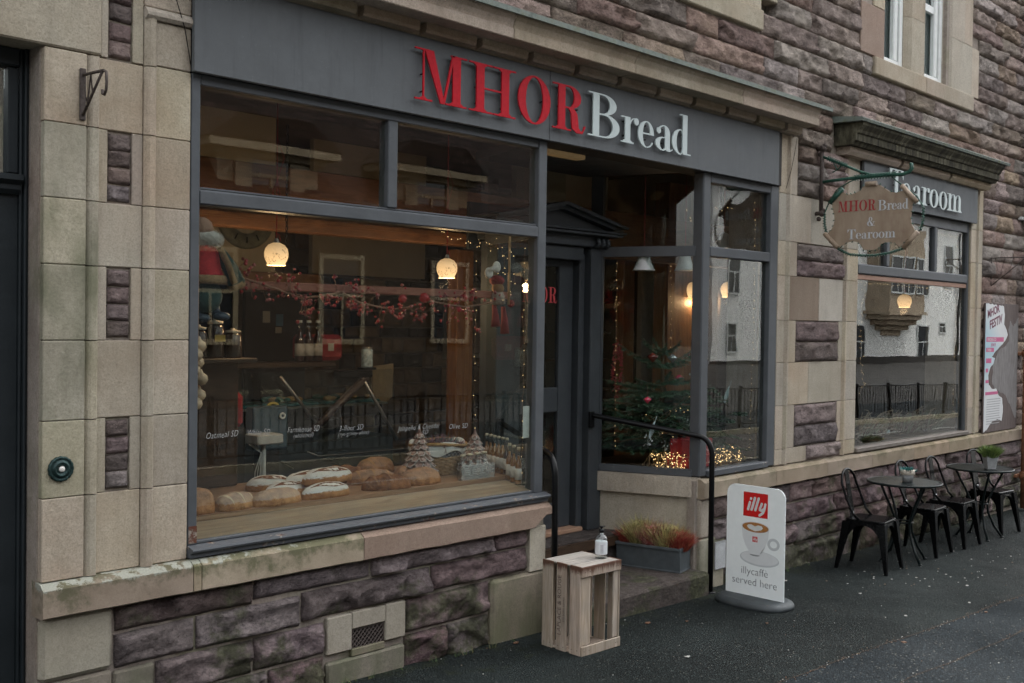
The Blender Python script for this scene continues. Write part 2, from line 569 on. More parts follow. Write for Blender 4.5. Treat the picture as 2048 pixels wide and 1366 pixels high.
def glyph(c):
    xh = 0.62
    if c == 'M':
        return (stem(.20, .235, 0, 1) + serif(0, .44, 0, .20, .235) + [[(.0, 1), (.42, 1), (.42, .97), (.0, .97)]] +
                [[(.235, 1), (.47, 1), (.77, 0), (.66, -.0)]] + [[(.72, .02), (.77, 0), (1.02, 1), (.965, 1)]] +
                stem(.98, 1.19, 0, 1) + serif(.80, 1.36, 0, .98, 1.19) + [[(.93, 1), (1.36, 1), (1.36, .968), (.93, .968)]]), 1.36
    if c == 'H':
        return (stem(.20, .42, 0, 1) + serif(0, .66, 0, .20, .42) + serif(0, .66, 1, .20, .42, False) +
                stem(.92, 1.14, 0, 1) + serif(.69, 1.34, 0, .92, 1.14) + serif(.69, 1.34, 1, .92, 1.14, False) + stem(.42, .92, .48, .515)), 1.34
    if c == 'O':
        return bowl(.51, .5, (.51, .52), (.275, .485), 0, 360, 44), 1.02
    if c == 'R':
        return (stem(.18, .40, 0, 1) + serif(0, .60, 0, .18, .40) + [[(0, 1), (.5, 1), (.5, .968), (0, .968)]] + stem(.40, .52, .965, 1) + stem(.40, .55, .49, .525) +
                bowl(.52, .745, (.40, .255), (.175, .222), 90, -90) +
                band([(.50, .525), (.70, .50), (.80, .40), (.83, .25), (.85, .10), (.92, .03), (1.0, .05), (1.03, .16)],
                     [(.50, .49), (.56, .45), (.60, .36), (.61, .22), (.64, .06), (.78, -.02), (.98, -.02), (1.09, .16)])), 1.09
    if c == 'B':
        return (stem(.16, .38, 0, 1) + [[(0, 1), (.45, 1), (.45, .968), (0, .968)], [(0, 0), (.5, 0), (.5, .032), (0, .032)]] +
                stem(.38, .52, .968, 1) + stem(.38, .58, .515, .55) + stem(.38, .56, 0, .032) +
                bowl(.50, .76, (.50, .24), (.26, .205), 90, -90) + bowl(.56, .275, (.56, .275), (.31, .240), 90, -90)), 1.13
    if c == 'r':
        return (stem(.14, .33, 0, .60) + serif(0, .46, 0, .14, .33) + [[(0, xh), (.33, xh), (.33, xh - .03), (0, xh - .03)]] +
                bowl(.50, .40, (.20, .22), (.165, .195), 175, 60, 14) + ball2(.56, .545, .085)), .63
    if c == 'e':
        return (bowl(.34, .30, (.34, .32), (.15, .292), 90, 270) + bowl(.34, .30, (.31, .32), (.15, .292), 90, 0, 14) +
                stem(.15, .65, .30, .335) + bowl(.36, .30, (.31, .32), (.27, .292), 270, 325, 12)), .66
    if c == 'a':
        return (stem(.37, .55, .09, .44) + bowl(.33, .43, (.22, .19), (.04, .162), 0, 90, 12) + bowl(.33, .43, (.22, .19), (.17, .162), 90, 150, 10) + ball2(.14, .47, .075) +
                bowl(.30, .16, (.28, .17), (.12, .142), 90, 270) + stem(.30, .38, .302, .33) + band([(.30, .018), (.36, .06), (.40, .12)], [(.30, -.01), (.40, .02), (.46, .09)]) +
                band([(.37, .09), (.43, -.005), (.55, -.01), (.66, .05)], [(.55, .10), (.57, .045), (.60, .03), (.66, .08)])), .67
    if c == 'd':
        return (stem(.46, .66, 0, .97) + [[(.33, .97), (.66, .97), (.66, 1), (.33, 1)]] + [[(.46, 0), (.82, 0), (.82, .03), (.46, .03)]] +
                bowl(.37, .30, (.37, .32), (.18, .292), 90, 270) + bowl(.37, .30, (.14, .32), (.11, .292), 90, 20, 10) + bowl(.37, .30, (.14, .32), (.11, .292), 270, 340, 10)), .82
    if c == 'T':
        return (stem(.40, .62, 0, 1) + serif(.20, .82, 0, .40, .62) + stem(0, 1.02, .966, 1) + [[(0, .966), (.20, .966), (.02, .70), (0, .70)], [(1.02, .966), (.82, .966), (1.0, .70), (1.02, .70)]]), 1.02
    if c == 'o':
        return bowl(.35, .305, (.35, .325), (.165, .297), 0, 360, 34), .70
    if c == 'm':
        p = [[(0, xh), (.31, xh), (.31, xh - .03), (0, xh - .03)]]
        for x in (.13, .56, .99):
            p += stem(x, x + .18, 0, .60 if x == .13 else .45) + serif(x - .11, x + .29, 0, x, x + .18)
        for x in (.31, .74):
            p += bowl(x + .20, .43, (.23, .19), (.05, .165), 0, 90, 12) + bowl(x + .20, .43, (.20, .19), (.17, .165), 90, 175, 12)
        return p, 1.30
    if c == '&':
        return (bowl(.42, .76, (.22, .24), (.10, .21), 0, 360, 24) + bowl(.36, .27, (.36, .29), (.17, .26), 80, 330, 24) +
                band([(.30, .62), (.52, .40), (.80, .0)], [(.20, .58), (.36, .34), (.58, .0)]) + band([(.66, .14), (.76, .32), (.80, .48)], [(.70, .10), (.80, .30), (.84, .48)]) + stem(.66, .98, .47, .5) + stem(.58, .98, 0, .03)), .98
    return [], .4
def letter_mb(c, fm, height, width, depth):
    polys, wd = glyph(c)
    mb = MB()
    uz = (fm.to_3x3() @ Vector((0, 0, 1)))
    for k, pl in enumerate(polys):
        d = depth * (1 - 0.012 * (k % 5))
        area = sum(pl[i][0] * pl[(i + 1) % len(pl)][1] - pl[(i + 1) % len(pl)][0] * pl[i][1] for i in range(len(pl)))
        if area < 0: pl = pl[::-1]
        n = len(pl); o = len(mb.v)
        for z in (0, d):
            for (x, y) in pl:
                mb.v.append(tuple(fm @ Vector((x / wd * width, y * height, z))))
        mb.face(range(o + n - 1, o - 1, -1)); mb.face(range(o + n, o + 2 * n))
        for i in range(n):
            j = (i + 1) % n
            mb.face((o + i, o + j, o + n + j, o + n + i))
    return mb
# ---------------------------------------------------------------- materials
M_RUB = mat_rubble('purple_sandstone', (0.086, 0.060, 0.061), (0.250, 0.188, 0.186), 0.6)
M_RUB_UP = mat_rubble('red_brown_sandstone', (0.125, 0.093, 0.080), (0.345, 0.275, 0.240), 0.28)
M_PANEL = mat_rubble('mauve_sandstone', (0.125, 0.095, 0.090), (0.27, 0.212, 0.202), 0.0)
M_MORTAR = mat_ashlar('mortar', (0.22, 0.19, 0.165), (0.38, 0.34, 0.29), green=0.5, dirt=0.5)
M_ASH = mat_ashlar('cream_sandstone', (0.375, 0.318, 0.240), (0.495, 0.445, 0.355), green=0.0, red=0.45, dirt=0.28)
M_ASH_G = mat_ashlar('algae_sandstone', (0.335, 0.300, 0.222), (0.455, 0.420, 0.325), green=0.72, red=0.15, dirt=0.35)
M_ASH_P = mat_ashlar('pink_sandstone', (0.235, 0.175, 0.135), (0.30, 0.232, 0.185), green=0.0, red=0.3, dirt=0.25)
M_ASH_PALE = mat_ashlar('pale_sandstone', (0.38, 0.345, 0.28), (0.47, 0.43, 0.36), green=0.0, red=0.15, dirt=0.22)
M_ASH_WET = mat_ashlar('weathered_sandstone', (0.17, 0.15, 0.115), (0.32, 0.28, 0.22), green=0.95, red=0.1, dirt=0.8)
M_CORN = mat_ashlar('cornice_sandstone', (0.30, 0.245, 0.18), (0.42, 0.36, 0.28), green=0.05, red=0.3, dirt=0.5)
def mat_drip():
    m = Mt('mossy_cornice_stone', rough=0.9, spec=0.2)
    p = m.pos()
    st = m.noise(m.pos((1, 0.3, 0.12)), 26, 6, 0.7)
    n1 = m.noise(p, 4, 6, 0.65)
    c = m.ramp(m.math('ADD', m.math('MULTIPLY', st, 0.75), m.math('MULTIPLY', n1, 0.3)), [(0.42, (0.014, 0.013, 0.010)), (0.54, (0.055, 0.050, 0.032)), (0.64, (0.13, 0.122, 0.085)), (0.76, (0.30, 0.285, 0.22))])
    m.set('Base Color', c); m.bump(st, 0.4, 0.006); m.bump(n1, 0.4, 0.015)
    return m.m
M_CORN_MOSS = mat_drip()
M_PAINT = mat_paint('grey_paint', (0.078, 0.085, 0.092), 0.5, chip=0.035)
M_PAINT_CHIP = mat_paint('chipped_grey_paint', (0.076, 0.083, 0.091), 0.5, chip=0.13)
M_FASCIA = mat_paint('fascia_paint', (0.102, 0.110, 0.115), 0.62, var=0.13, grime=0.35)
M_DOOR = mat_paint('dark_grey_paint', (0.045, 0.051, 0.056), 0.45)
M_DOOR_L = mat_paint('dark_teal_paint', (0.017, 0.022, 0.025), 0.5)
M_RED = mat_simple('red_letter_paint', (0.42, 0.006, 0.016), 0.5, var=0.12, scale=40, spec=0.12)
M_PALE = mat_simple('pale_letter_paint', (0.45, 0.52, 0.51), 0.4, var=0.05, scale=30)
M_GLASS = mat_glass('window_glass', wave=0.00025, gain=1.15)
M_GLASS_W = mat_glass('wavy_window_glass', tint=(0.84, 0.87, 0.86), wave=0.0006, gain=1.3)
M_IRON = mat_simple('black_iron', (0.006, 0.0065, 0.007), 0.35, var=0.3, scale=30, bump=0.1, spec=.2)
M_RUST = mat_simple('rusty_iron', (0.055, 0.040, 0.033), 0.75, var=0.5, scale=60, bump=0.4)
M_WHITE = mat_simple('white_paint', (0.62, 0.64, 0.62), 0.5, var=0.08, scale=12)
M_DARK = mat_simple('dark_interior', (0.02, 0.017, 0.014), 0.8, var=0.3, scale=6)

def mat_lead():
    m = Mt('lead_flashing', rough=0.7)
    p = m.pos()
    n = m.noise(p, 14, 6, 0.65)
    c = m.ramp(n, [(0.3, (0.07, 0.09, 0.075)), (0.5, (0.14, 0.165, 0.145)), (0.7, (0.10, 0.11, 0.055))])
    m.set('Base Color', c); m.bump(n, 0.4, 0.01)
    return m.m
M_LEAD = mat_lead()

def mat_band(name, green, lichen):
    m = Mt(name, rough=0.92, spec=0.2)
    p = m.pos()
    n1 = m.noise(p, 3, 7, 0.6); n2 = m.noise(p, 120, 3, 0.7); n3 = m.noise(p, 7, 7, 0.7)
    c = m.ramp(n1, [(0.3, (0.26, 0.205, 0.145)), (0.7, (0.39, 0.315, 0.235))])
    z = m.sep(p, 2)
    gm = m.math('ADD', n3, m.mapr(z, 0.52, 0.67, -0.10, 0.16))
    c = m.mix(m.mapr(gm, 0.50, 0.68, 0, green), c, (0.115, 0.115, 0.062))
    lz = m.math('ADD', m.noise(p, 9, 7, 0.75), m.mapr(z, 0.585, 0.655, -0.30, 0.04))
    lx = m.mapr(m.sep(p, 0), 2.9, 3.6, 0.0, -0.2)
    c = m.mix(m.mapr(m.math('ADD', lz, lx), 0.50, 0.545, 0, lichen), c, (0.37, 0.38, 0.315))
    c = m.mix(m.mapr(n2, 0.3, 0.7, 0.28, 0), c, (0.10, 0.08, 0.055))
    c = hsv_rand(m, c, 0.1, 0.008, 0.1)
    m.set('Base Color', c); m.bump(n1, 0.5, 0.02); m.bump(n2, 0.5, 0.004)
    return m.m
M_BAND = mat_band('lichened_sill_stone', 0.9, 1.0)
M_BAND_R = mat_band('stained_sill_stone', 0.55, 0.0)

def mat_asphalt(name, a, b, coarse=1.0, wet=0.75):
    m = Mt(name, rough=wet, spec=0.10)
    p = m.pos()
    v = m.vor(p, 95, out=1)
    vd = m.vor(p, 95)
    g = m.sep(v, 0)
    big = m.noise(p, 1.3, 6, 0.6)
    mid = m.noise(p, 11, 5, 0.65)
    c = m.ramp(g, [(0.0, a), (0.75, b), (0.97, tuple(2.0 * x for x in b)), (1.0, (0.20, 0.19, 0.16))])
    c = m.mix(m.mapr(vd, 0.28, 0.62, 0.0, 0.9 * coarse), c, tuple(0.25 * x for x in a))
    c = m.mix(m.mapr(big, 0.4, 0.65, 0.0, 0.55), c, tuple(0.38 * x for x in b))
    c = m.mix(m.mapr(m.noise(p, 0.7, 5, 0.6), 0.50, 0.66, 0.0, 0.35), c, tuple(1.15 * x for x in b))
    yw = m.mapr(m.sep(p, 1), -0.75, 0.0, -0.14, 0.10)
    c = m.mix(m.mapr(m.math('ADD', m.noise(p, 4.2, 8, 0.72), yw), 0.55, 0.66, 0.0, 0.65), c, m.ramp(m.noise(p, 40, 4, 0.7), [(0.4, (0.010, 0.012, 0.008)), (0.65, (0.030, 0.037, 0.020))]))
    sp = m.vor(p, 15)
    c = m.mix(m.mapr(sp, 0.02, 0.035, 0.7, 0), c, (0.22, 0.215, 0.19))
    m.set('Base Color', c)
    m.set('Roughness', m.mapr(big, 0.35, 0.65, wet - 0.16, wet + 0.1))
    m.bump(m.math('MULTIPLY', vd, -1.0), 1.0 * coarse, 0.012)
    m.bump(mid, 0.3, 0.01)
    return m.m
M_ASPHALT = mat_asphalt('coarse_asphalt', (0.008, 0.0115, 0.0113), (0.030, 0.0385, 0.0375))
M_ASPHALT_S = mat_asphalt('smooth_asphalt', (0.012, 0.0155, 0.0175), (0.024, 0.031, 0.035), 0.6, 0.85)
M_ROAD = mat_asphalt('road_asphalt', (0.032, 0.031, 0.030), (0.066, 0.063, 0.060), 0.3, 0.8)

# ---------------------------------------------------------------- ground
XS = [-60, -20, -8, 0, 3, 6, 9, 12, 16, 24, 40, 56, 70, 140]
def sheet(name, ys, mat, dz=0.0, label=None):
    mb = MB()
    for y in ys:
        for x in XS:
            mb.v.append((x, y, ground_z(x, y) + dz))
    W = len(XS)
    for j in range(len(ys) - 1):
        for i in range(W - 1):
            a = j * W + i
            mb.face((a, a + W, a + W + 1, a + 1) if ys[j + 1] < ys[j] else (a, a + 1, a + 1 + W, a + W))
    o = ob(name, mb, mat, kind='structure')
    return o
sheet('ground', [30, 0.6, -5.1, -9.5, -20, -34, -90], mat_simple('earth', (0.05, 0.05, 0.045), 0.9), -0.16)
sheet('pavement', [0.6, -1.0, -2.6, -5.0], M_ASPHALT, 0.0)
sheet('road', [-5.0, -7.0, -8.75], M_ROAD, -0.11)
mb = MB()
for k in range(14):
    xa = -8 + 4 * k; mb.poly([(xa, -6.95, ground_z(xa) - .104), (xa + 2.2, -6.95, ground_z(xa + 2.2) - .104), (xa + 2.2, -6.83, ground_z(xa + 2.2) - .104), (xa, -6.83, ground_z(xa) - .104)])
ob('road_marking', mb, mat_simple('road_paint', (.16, .16, .15), .8), kind='structure')
kb = MB()
for i in range(len(XS) - 1):
    x = XS[i]
    n = max(1, int((XS[i + 1] - x) / 1.0)) if 0 <= x < 40 else 1
    for k in range(n):
        xa = x + (XS[i + 1] - x) * k / n; xb = x + (XS[i + 1] - x) * (k + 1) / n - 0.008
        for y0, y1 in ((-5.0, -5.13), (-8.62, -8.75)):
            za, zb = ground_z(xa), ground_z(xb)
            o = len(kb.v)
            kb.v += [(xa, y0, za + .003), (xb, y0, zb + .003), (xb, y1, zb + .003), (xa, y1, za + .003), (xa, y0, za - .2), (xb, y0, zb - .2), (xb, y1, zb - .2), (xa, y1, za - .2)]
            for q in ((0, 3, 2, 1), (0, 1, 5, 4), (1, 2, 6, 5), (2, 3, 7, 6), (3, 0, 4, 7)):
                kb.face([o + t for t in q])
ob('kerb', kb, M_ASH_WET, kind='structure')
sheet('far_pavement', [-8.75, -9.5, -12.0], M_ASPHALT_S, 0.0)
sheet('far_road', [-12.0, -20, -33.9, -60], M_ROAD, -0.004)
# smoother reinstated strip of the pavement with a ragged seam
mb = MB()
ys0 = []
for i in range(121):
    x = -2 + i * 0.2
    y = -1.66 - 0.062 * (x - 5.86) * (1 if x > 5.86 else 0.4) * 0.6 + 0.03 * noise.noise(Vector((x * 2.2, 3.3, 0))) + 0.012 * noise.noise(Vector((x * 9, 1.3, 0)))
    y2 = -2.12 + 0.03 * noise.noise(Vector((x * 1.7, 9.3, 0))) - 0.03 * (x - 6) + 0.012 * noise.noise(Vector((x * 8, 5.3, 0)))
    ys0.append((x, y, y2))
for (x, y, y2) in ys0:
    mb.v.append((x, y, ground_z(x) + .004)); mb.v.append((x, y2, ground_z(x) + .004))
for i in range(len(ys0) - 1):
    mb.face((2 * i, 2 * i + 1, 2 * i + 3, 2 * i + 2))
ob('pavement_patch', mb, M_ASPHALT_S, kind='structure')
mb = MB()
for (x, y, y2) in ys0:
    mb.v.append((x, y2, ground_z(x) + .0045)); mb.v.append((x, -5.0, ground_z(x) + .0045))
for i in range(len(ys0) - 1):
    mb.face((2 * i, 2 * i + 1, 2 * i + 3, 2 * i + 2))
ob('pavement_patch', mb, mat_asphalt('dark_patch_asphalt', (0.010, 0.0138, 0.016), (0.021, 0.028, 0.0325), 0.6, 0.85), kind='structure')
for k in (1, 2):
    mb = MB()
    for i, t in enumerate(ys0):
        wv = .006 + .010 * max(0, noise.noise(Vector((t[0] * 5, k * 3.1, 0)))) + .004 * noise.noise(Vector((t[0] * 23, k, 4)))
        z_ = ground_z(t[0]) + .0062
        mb.v.append((t[0], t[k] + wv, z_)); mb.v.append((t[0], t[k] - wv, z_))
        if i: a = 2 * i; mb.face((a - 2, a - 1, a + 1, a))
    ob('pavement_seam', mb, mat_asphalt('gritty_seam', (0.030, 0.026, 0.022), (0.085, 0.070, 0.058), 0.9, .9), kind='structure')
# crumbs, chips and leaf litter lying on the pavement (and along the seam)
mb = MB()
def chip(x, y, s, z=None):
    z = ground_z(x) + 0.005 if z is None else z
    a = random.random() * 6.3
    k = random.choice((3, 4, 5))
    pts = [(x + s * math.cos(a + 6.283 * i / k) * random.uniform(.6, 1), y + 0.75 * s * math.sin(a + 6.283 * i / k) * random.uniform(.6, 1)) for i in range(k)]
    o = len(mb.v)
    mb.v += [(px, py, z) for px, py in pts] + [(px, py, z + 0.004) for px, py in pts]
    mb.face(range(o + k, o + 2 * k))
    for i in range(k):
        j = (i + 1) % k
        mb.face((o + i, o + j, o + k + j, o + k + i))
for i in range(170):
    mb.cur = random.choice((0, 0, 0, 1, 1, 2))
    chip(random.uniform(3, 13), -random.random() ** 1.3 * 2.6, random.choice((.003, .004, .004, .006, .008)))
for i in range(60):
    mb.cur = random.choice((0, 0, 1))
    x = random.gauss(9.6, .9); chip(x, -random.uniform(.5, 1.3), random.choice((.006, .009, .014)))
for i in range(1300):
    x, y, y2 = ys0[random.randrange(20, len(ys0))]
    mb.cur = random.choice((1, 1, 2, 0)); chip(x + random.uniform(-.1, .1), (y if random.random() < .65 else y2) + random.gauss(0, .016), random.choice((.003, .004, .005, .007)))
for x, y, s in ((4.9, -.1, .03), (5.95, -.35, .035), (6.2, -.5, .02), (7.4, -.55, .025), (6.9, -1.75, .03), (8.2, -1.8, .025), (4.0, -.55, .02), (6.6, -.9, .018)):
    mb.cur = 2; chip(x, y, s)
for x, y, s in ((7.93, -.28, .022), (8.0, -.9, .022), (9.0, -1.35, .022), (10.0, -1.3, .02), (9.3, -1.05, .02), (5.5, -1.0, .03), (7.6, -1.45, .018), (8.4, -1.6, .016)):
    mb.cur = 0; chip(x, y, s)
ob('pavement_litter', mb, [mat_simple('pale_chip', (0.34, 0.335, 0.31), .8), mat_simple('sandy_chip', (0.15, 0.11, 0.08), .9), mat_simple('brown_leaf', (0.11, 0.055, 0.03), .8)], kind='stuff')

# ---------------------------------------------------------------- the stone building
B = thing('stone_building', 'purple rubble sandstone building with cream dressed stone, shop windows and recessed doorway', 'building', (7.0, 0.3, -0.25))
nstone = 0
def stone(x0, x1, z0, z1, y=0.0, mat=None, bulge=0.03, step=0.04, g=0.007, depth=0.10):
    global nstone
    nstone += 1
    mb = MB()
    mb.rock(x0 + g, x1 - g, z0 + g, z1 - g, y, depth, bulge, step, seed=nstone)
    return ob('stone', mb, mat or M_RUB, B)
def block(name, x0, x1, y0, y1, z0, z1, mat=None, ch=0.004, g=0.0012):
    return ob(name, MB().box(x0 + g, x1 - g, y0, y1, z0 + g, z1 - g, ch), mat or M_ASH, B)

# solid wall core (mortar), leaving the shop openings free
mb = MB()
mb.box(0.2, 1.0, 0.016, 0.5, -0.6, 6.6)
mb.box(1.0, 1.93, 0.016, 0.5, 3.06, 6.6)
mb.box(1.93, 2.655, 0.016, 0.5, -0.6, 6.6)
mb.box(2.655, 5.27, 0.020, 0.09, -0.6, 0.665)
mb.box(2.655, 8.19, 0.016, 0.5, 3.56, 4.46)
mb.box(2.655, 4.6, 0.016, 0.5, 4.46, 6.6)
mb.box(4.6, 8.19, 0.12, 0.5, 4.46, 6.6)
mb.box(7.03, 8.19, 0.020, 0.09, -0.6, 0.63)
mb.box(8.19, 9.66, 0.016, 0.5, -0.6, 4.46)
mb.box(8.19, 10.12, 0.016, 0.5, 4.46, 6.6)
mb.box(9.66, 12.41, 0.016, 0.5, -0.6, 0.66)
mb.box(9.66, 12.41, 0.016, 0.5, 3.54, 4.46)
mb.box(12.41, 16.5, 0.016, 0.5, -0.6, 4.46)
mb.box(11.66, 16.5, 0.016, 0.5, 4.46, 6.6)
mb.box(10.12, 11.66, 0.35, 0.5, 4.46, 6.6)
mb.box(0.2, 16.5, 0.02, 0.6, 6.6, 9.5)
ob('wall_core', mb, M_MORTAR, B)
mb = MB(); mb.prism([(-.35, 9.5), (4.5, 13.0), (9, 9.5)], 'x', .2, 16.5); ob('roof', mb, mat_simple('roof_slate', (.05, .045, .05), .6), B)

# ---- rubble under the big window
for (x0, x1, z0, z1) in [
    (2.285, 3.035, .378, .512), (3.04, 3.80, .395, .512), (3.81, 4.79, .392, .512), (4.80, 5.095, .392, .512),
    (2.285, 2.705, .205, .375), (2.71, 3.33, .205, .377), (3.335, 4.255, .225, .39), (4.265, 5.10, .232, .390),
    (2.495, 3.035, .02, .200), (3.04, 3.49, .02, .200), (4.07, 4.755, .018, .222), (4.06, 4.39, -.30, .012), (4.395, 4.755, -.30, .012),
    (2.60, 3.12, -.16, .014), (3.13, 3.49, -.16, .014), (2.0, 2.55, -.18, .01), (2.30, 2.9, -.40, -.165), (2.9, 3.5, -.40, -.165)]:
    stone(x0, x1, z0, z1, 0.015, M_RUB, random.uniform(.028, .044), 0.018, 0.0055)
block('ashlar_block', 1.935, 2.275, -0.018, 0.2, .215, .512, M_ASH_PALE, 0.022)
block('ashlar_block', 2.28, 2.49, -0.005, 0.2, .02, .198, M_ASH_WET, 0.012)
block('ashlar_block', 1.935, 2.275, -0.01, 0.2, -.35, .21, M_ASH_WET, 0.012)
# ventilator block: a stone with an iron grating let into it
mb = MB()
mb.box(3.495, 3.665, -0.012, 0.1, .012, .218, .006)
mb.box(3.905, 4.055, -0.012, 0.1, .012, .222, .006)
mb.box(3.667, 3.903, -0.012, 0.1, .128, .220, .004)
ob('ashlar_block', mb, M_ASH_PALE, B)
block('ashlar_block', 3.495, 4.055, -0.014, 0.1, -.33, -.032, M_ASH_WET, 0.012)
mb = MB(); mb.box(3.667, 3.903, -0.008, 0.1, -.03, .012, .004)
ob('ashlar_block', mb, M_ASH_WET, B)
def grille(x0, x1, z0, z1, y, mat, n=9):
    mb = MB()
    mb.box(x0, x1, y, y + .012, z0, z0 + .008); mb.box(x0, x1, y, y + .012, z1 - .008, z1)
    mb.box(x0, x0 + .008, y + .001, y + .011, z0 + .008, z1 - .008); mb.box(x1 - .008, x1, y + .001, y + .011, z0 + .008, z1 - .008)
    w_, h_ = x1 - x0, z1 - z0
    st = w_ / n
    for sgn in (1, -1):
        t = -h_
        while t < w_:
            a0 = max(0, t); a1 = min(w_, t + h_)
            if a1 - a0 > .01:
                za, zb = (a0 - t), (a1 - t)
                if sgn < 0: za, zb = h_ - za, h_ - zb
                dy = .002 if sgn > 0 else .006
                mb.tube([(x0 + a0, y + dy + .002, z0 + za), (x0 + a1, y + dy + .002, z0 + zb)], .0045, 4, smooth=False)
            t += st
    return ob('vent_grille', mb, mat, B)
grille(3.668, 3.902, -.028, .126, 0.0, M_RUST, 8)
mb = MB(); mb.box(3.668, 3.902, 0.016, 0.028, -.028, .126); ob('vent_recess', mb, M_DARK, B)
block('ashlar_block', 4.76, 5.285, -0.02, 0.12, -.32, .222, M_ASH_WET, 0.02)
# rounded cheek stone at the doorway
bm = bmesh.new(); bmesh.ops.create_cube(bm, size=1)
for v in bm.verts: v.co = Vector((5.193 + v.co.x * .184, 0.055 + v.co.y * .15, .367 + v.co.z * .284))
bmesh.ops.bevel(bm, geom=[e for e in bm.edges if all(v.co.x > 5.2 and v.co.y < 0.0 for v in e.verts)], offset=.055, segments=6, affect='EDGES', profile=.5)
mb = MB(); mb.add_bm(bm, smooth=False); ob('ashlar_block', mb, M_ASH, B)
# return wall of the window base along the porch
for k, (z0, z1) in enumerate(((-.3, .0), (.0, .25), (.25, .52))):
    mb = MB(); mb.prism([(5.28, .12), (5.58, .95), (5.48, .95), (5.18, .12)], 'z', z0 + .003, z1 - .003); ob('ashlar_block', mb, (M_ASH_WET, M_ASH_WET, M_ASH)[k], B)

# ---- sill band
def band_block(x0, x1, mat, proj=.065, z0=.515, z1=.655, zt=.675, chip_end=False, y1=.06):
    mb = MB()
    n = max(2, int((x1 - x0) / .05))
    o = len(mb.v)
    for i in range(n + 1):
        x = x0 + .0025 + (x1 - x0 - .005) * i / n
        zz = z0 + .004 * noise.noise(Vector((x * 5, 1, 2)))
        if chip_end and x > x1 - .16:
            zz += .075 * min(1, (x - x1 + .16) / .10)
        mb.v += [(x, y1, zt), (x, -proj + .03, z1 + .012), (x, -proj, z1 - .012), (x, -proj + .003 * noise.noise(Vector((x * 7, 0, 0))), zz + .008), (x, -proj + .012, zz), (x, y1, zz)]
    for i in range(n):
        a = o + i * 6
        for k in range(6):
            k2 = (k + 1) % 6
            mb.face((a + k, a + k2, a + 6 + k2, a + 6 + k))
    mb.face([o + k for k in range(5, -1, -1)]); mb.face([o + n * 6 + k for k in range(6)])
    return ob('sill_block', mb, mat, B)
band_block(1.925, 2.655, M_BAND)
band_block(2.655, 2.70, M_BAND); band_block(2.70, 3.70, M_BAND)
band_block(3.70, 5.265, M_ASH_P, chip_end=True)

# ---- left pilaster
ZL = [.672, 1.045, 1.39, 1.75, 2.09, 2.385, 2.72, 3.045]
for i in range(7):
    z0, z1 = ZL[i], ZL[i + 1]
    m1 = [M_ASH, M_ASH_G, M_ASH_G, M_ASH_G, M_ASH_G, M_ASH_G, M_ASH][i]
    block('ashlar_block', 1.935, 2.128, -0.022, 0.45, z0, z1, m1, .004)
    for xs in (2.131, 2.408):
        w_ = .056
        mb = MB(); mb.prism([(xs, .1), (xs, -.006), (xs + .012, -.020), (xs + .022, -.026), (xs + w_ - .01, -.026), (xs + w_, -.016), (xs + w_, .1)], 'z', z0 + (.002 if i else 0), z1 - .003)
        ob('moulding', mb, M_ASH_G if xs < 2.3 and 0 < i < 6 else M_ASH, B)
    if i in (1, 3, 5):
        block('ashlar_block', 2.188, 2.236, 0, .2, z0, z1, M_ASH, .003)
        block('ashlar_block', 2.352, 2.407, 0, .2, z0, z1, M_ASH, .003)
        for k in range(4):
            h = (z1 - z0 - .02) / 4
            stone(2.238, 2.350, z0 + .01 + h * k, z0 + .01 + h * (k + 1), .014, M_PANEL, .020, .012, .0025)
    else:
        block('ashlar_block', 2.188, 2.407, 0, .2, z0, z1, M_ASH, .004)
    block('ashlar_block', 2.465, 2.653, -.002, .2, z0, z1 + (.01 if i == 6 else 0), M_ASH, .004)
# heads above
block('lintel', 0.6, 2.196, -.024, .4, 3.05, 3.72, M_ASH_P if False else M_ASH, .008)
block('ashlar_block', 2.20, 2.236, 0, .2, 3.05, 3.72, M_ASH, .003)
block('ashlar_block', 2.352, 2.407, 0, .2, 3.05, 3.72, M_ASH, .003)
for k in range(5):
    stone(2.238, 2.350, 3.055 + .085 * k, 3.055 + .085 * (k + 1), .014, M_PANEL, .020, .012, .0025)
mb = MB(); mb.prism([(2.408, .1), (2.408, -.006), (2.43, -.028), (2.454, -.028), (2.464, -.016), (2.464, .1)], 'z', 3.047, 3.27); ob('moulding', mb, M_ASH, B)
mb = MB(); mb.prism([(.1, 3.27), (-.02, 3.27), (-.035, 3.285), (-.035, 3.30), (-.01, 3.325), (.1, 3.325)], 'x', 2.408, 2.652); ob('moulding', mb, M_ASH, B)
block('ashlar_block', 2.466, 2.652, -.004, .2, 3.057, 3.268, M_ASH, .004)
block('ashlar_block', 2.408, 2.652, -.006, .2, 3.328, 3.50, M_ASH, .004)
# ---- left doorway
D1 = ob('door', MB().box(0.95, 1.893, .16, .20, -.15, 2.40), M_DOOR_L, B)
mb = MB(); mb.box(1.0, 1.76, .150, .16, .1, 1.0, .01); mb.box(1.0, 1.76, .150, .16, 1.15, 2.28, .01); ob('panel', mb, M_DOOR_L, D1)
mb = MB()
mb.box(1.895, 1.908, .14, .24, -.15, 3.05, .004); mb.box(1.909, 1.921, .118, .24, -.15, 3.05, .004); mb.box(1.922, 1.934, .132, .24, -.15, 3.05, .004)
mb.box(.9, 1.893, .135, .24, 2.97, 3.05, .006)
ob('door_frame', mb, M_DOOR_L, B)
mb = MB(); mb.prism([(.24, 2.40), (.14, 2.40), (.12, 2.42), (.12, 2.44), (.09, 2.46), (.09, 2.485), (.13, 2.49), (.24, 2.49)], 'x', .9, 1.893); ob('door_transom', mb, M_DOOR_L, B)
mb = MB(); mb.box(.95, 1.845, .19, .196, 2.50, 2.96); ob('pane', mb, M_GLASS, B)
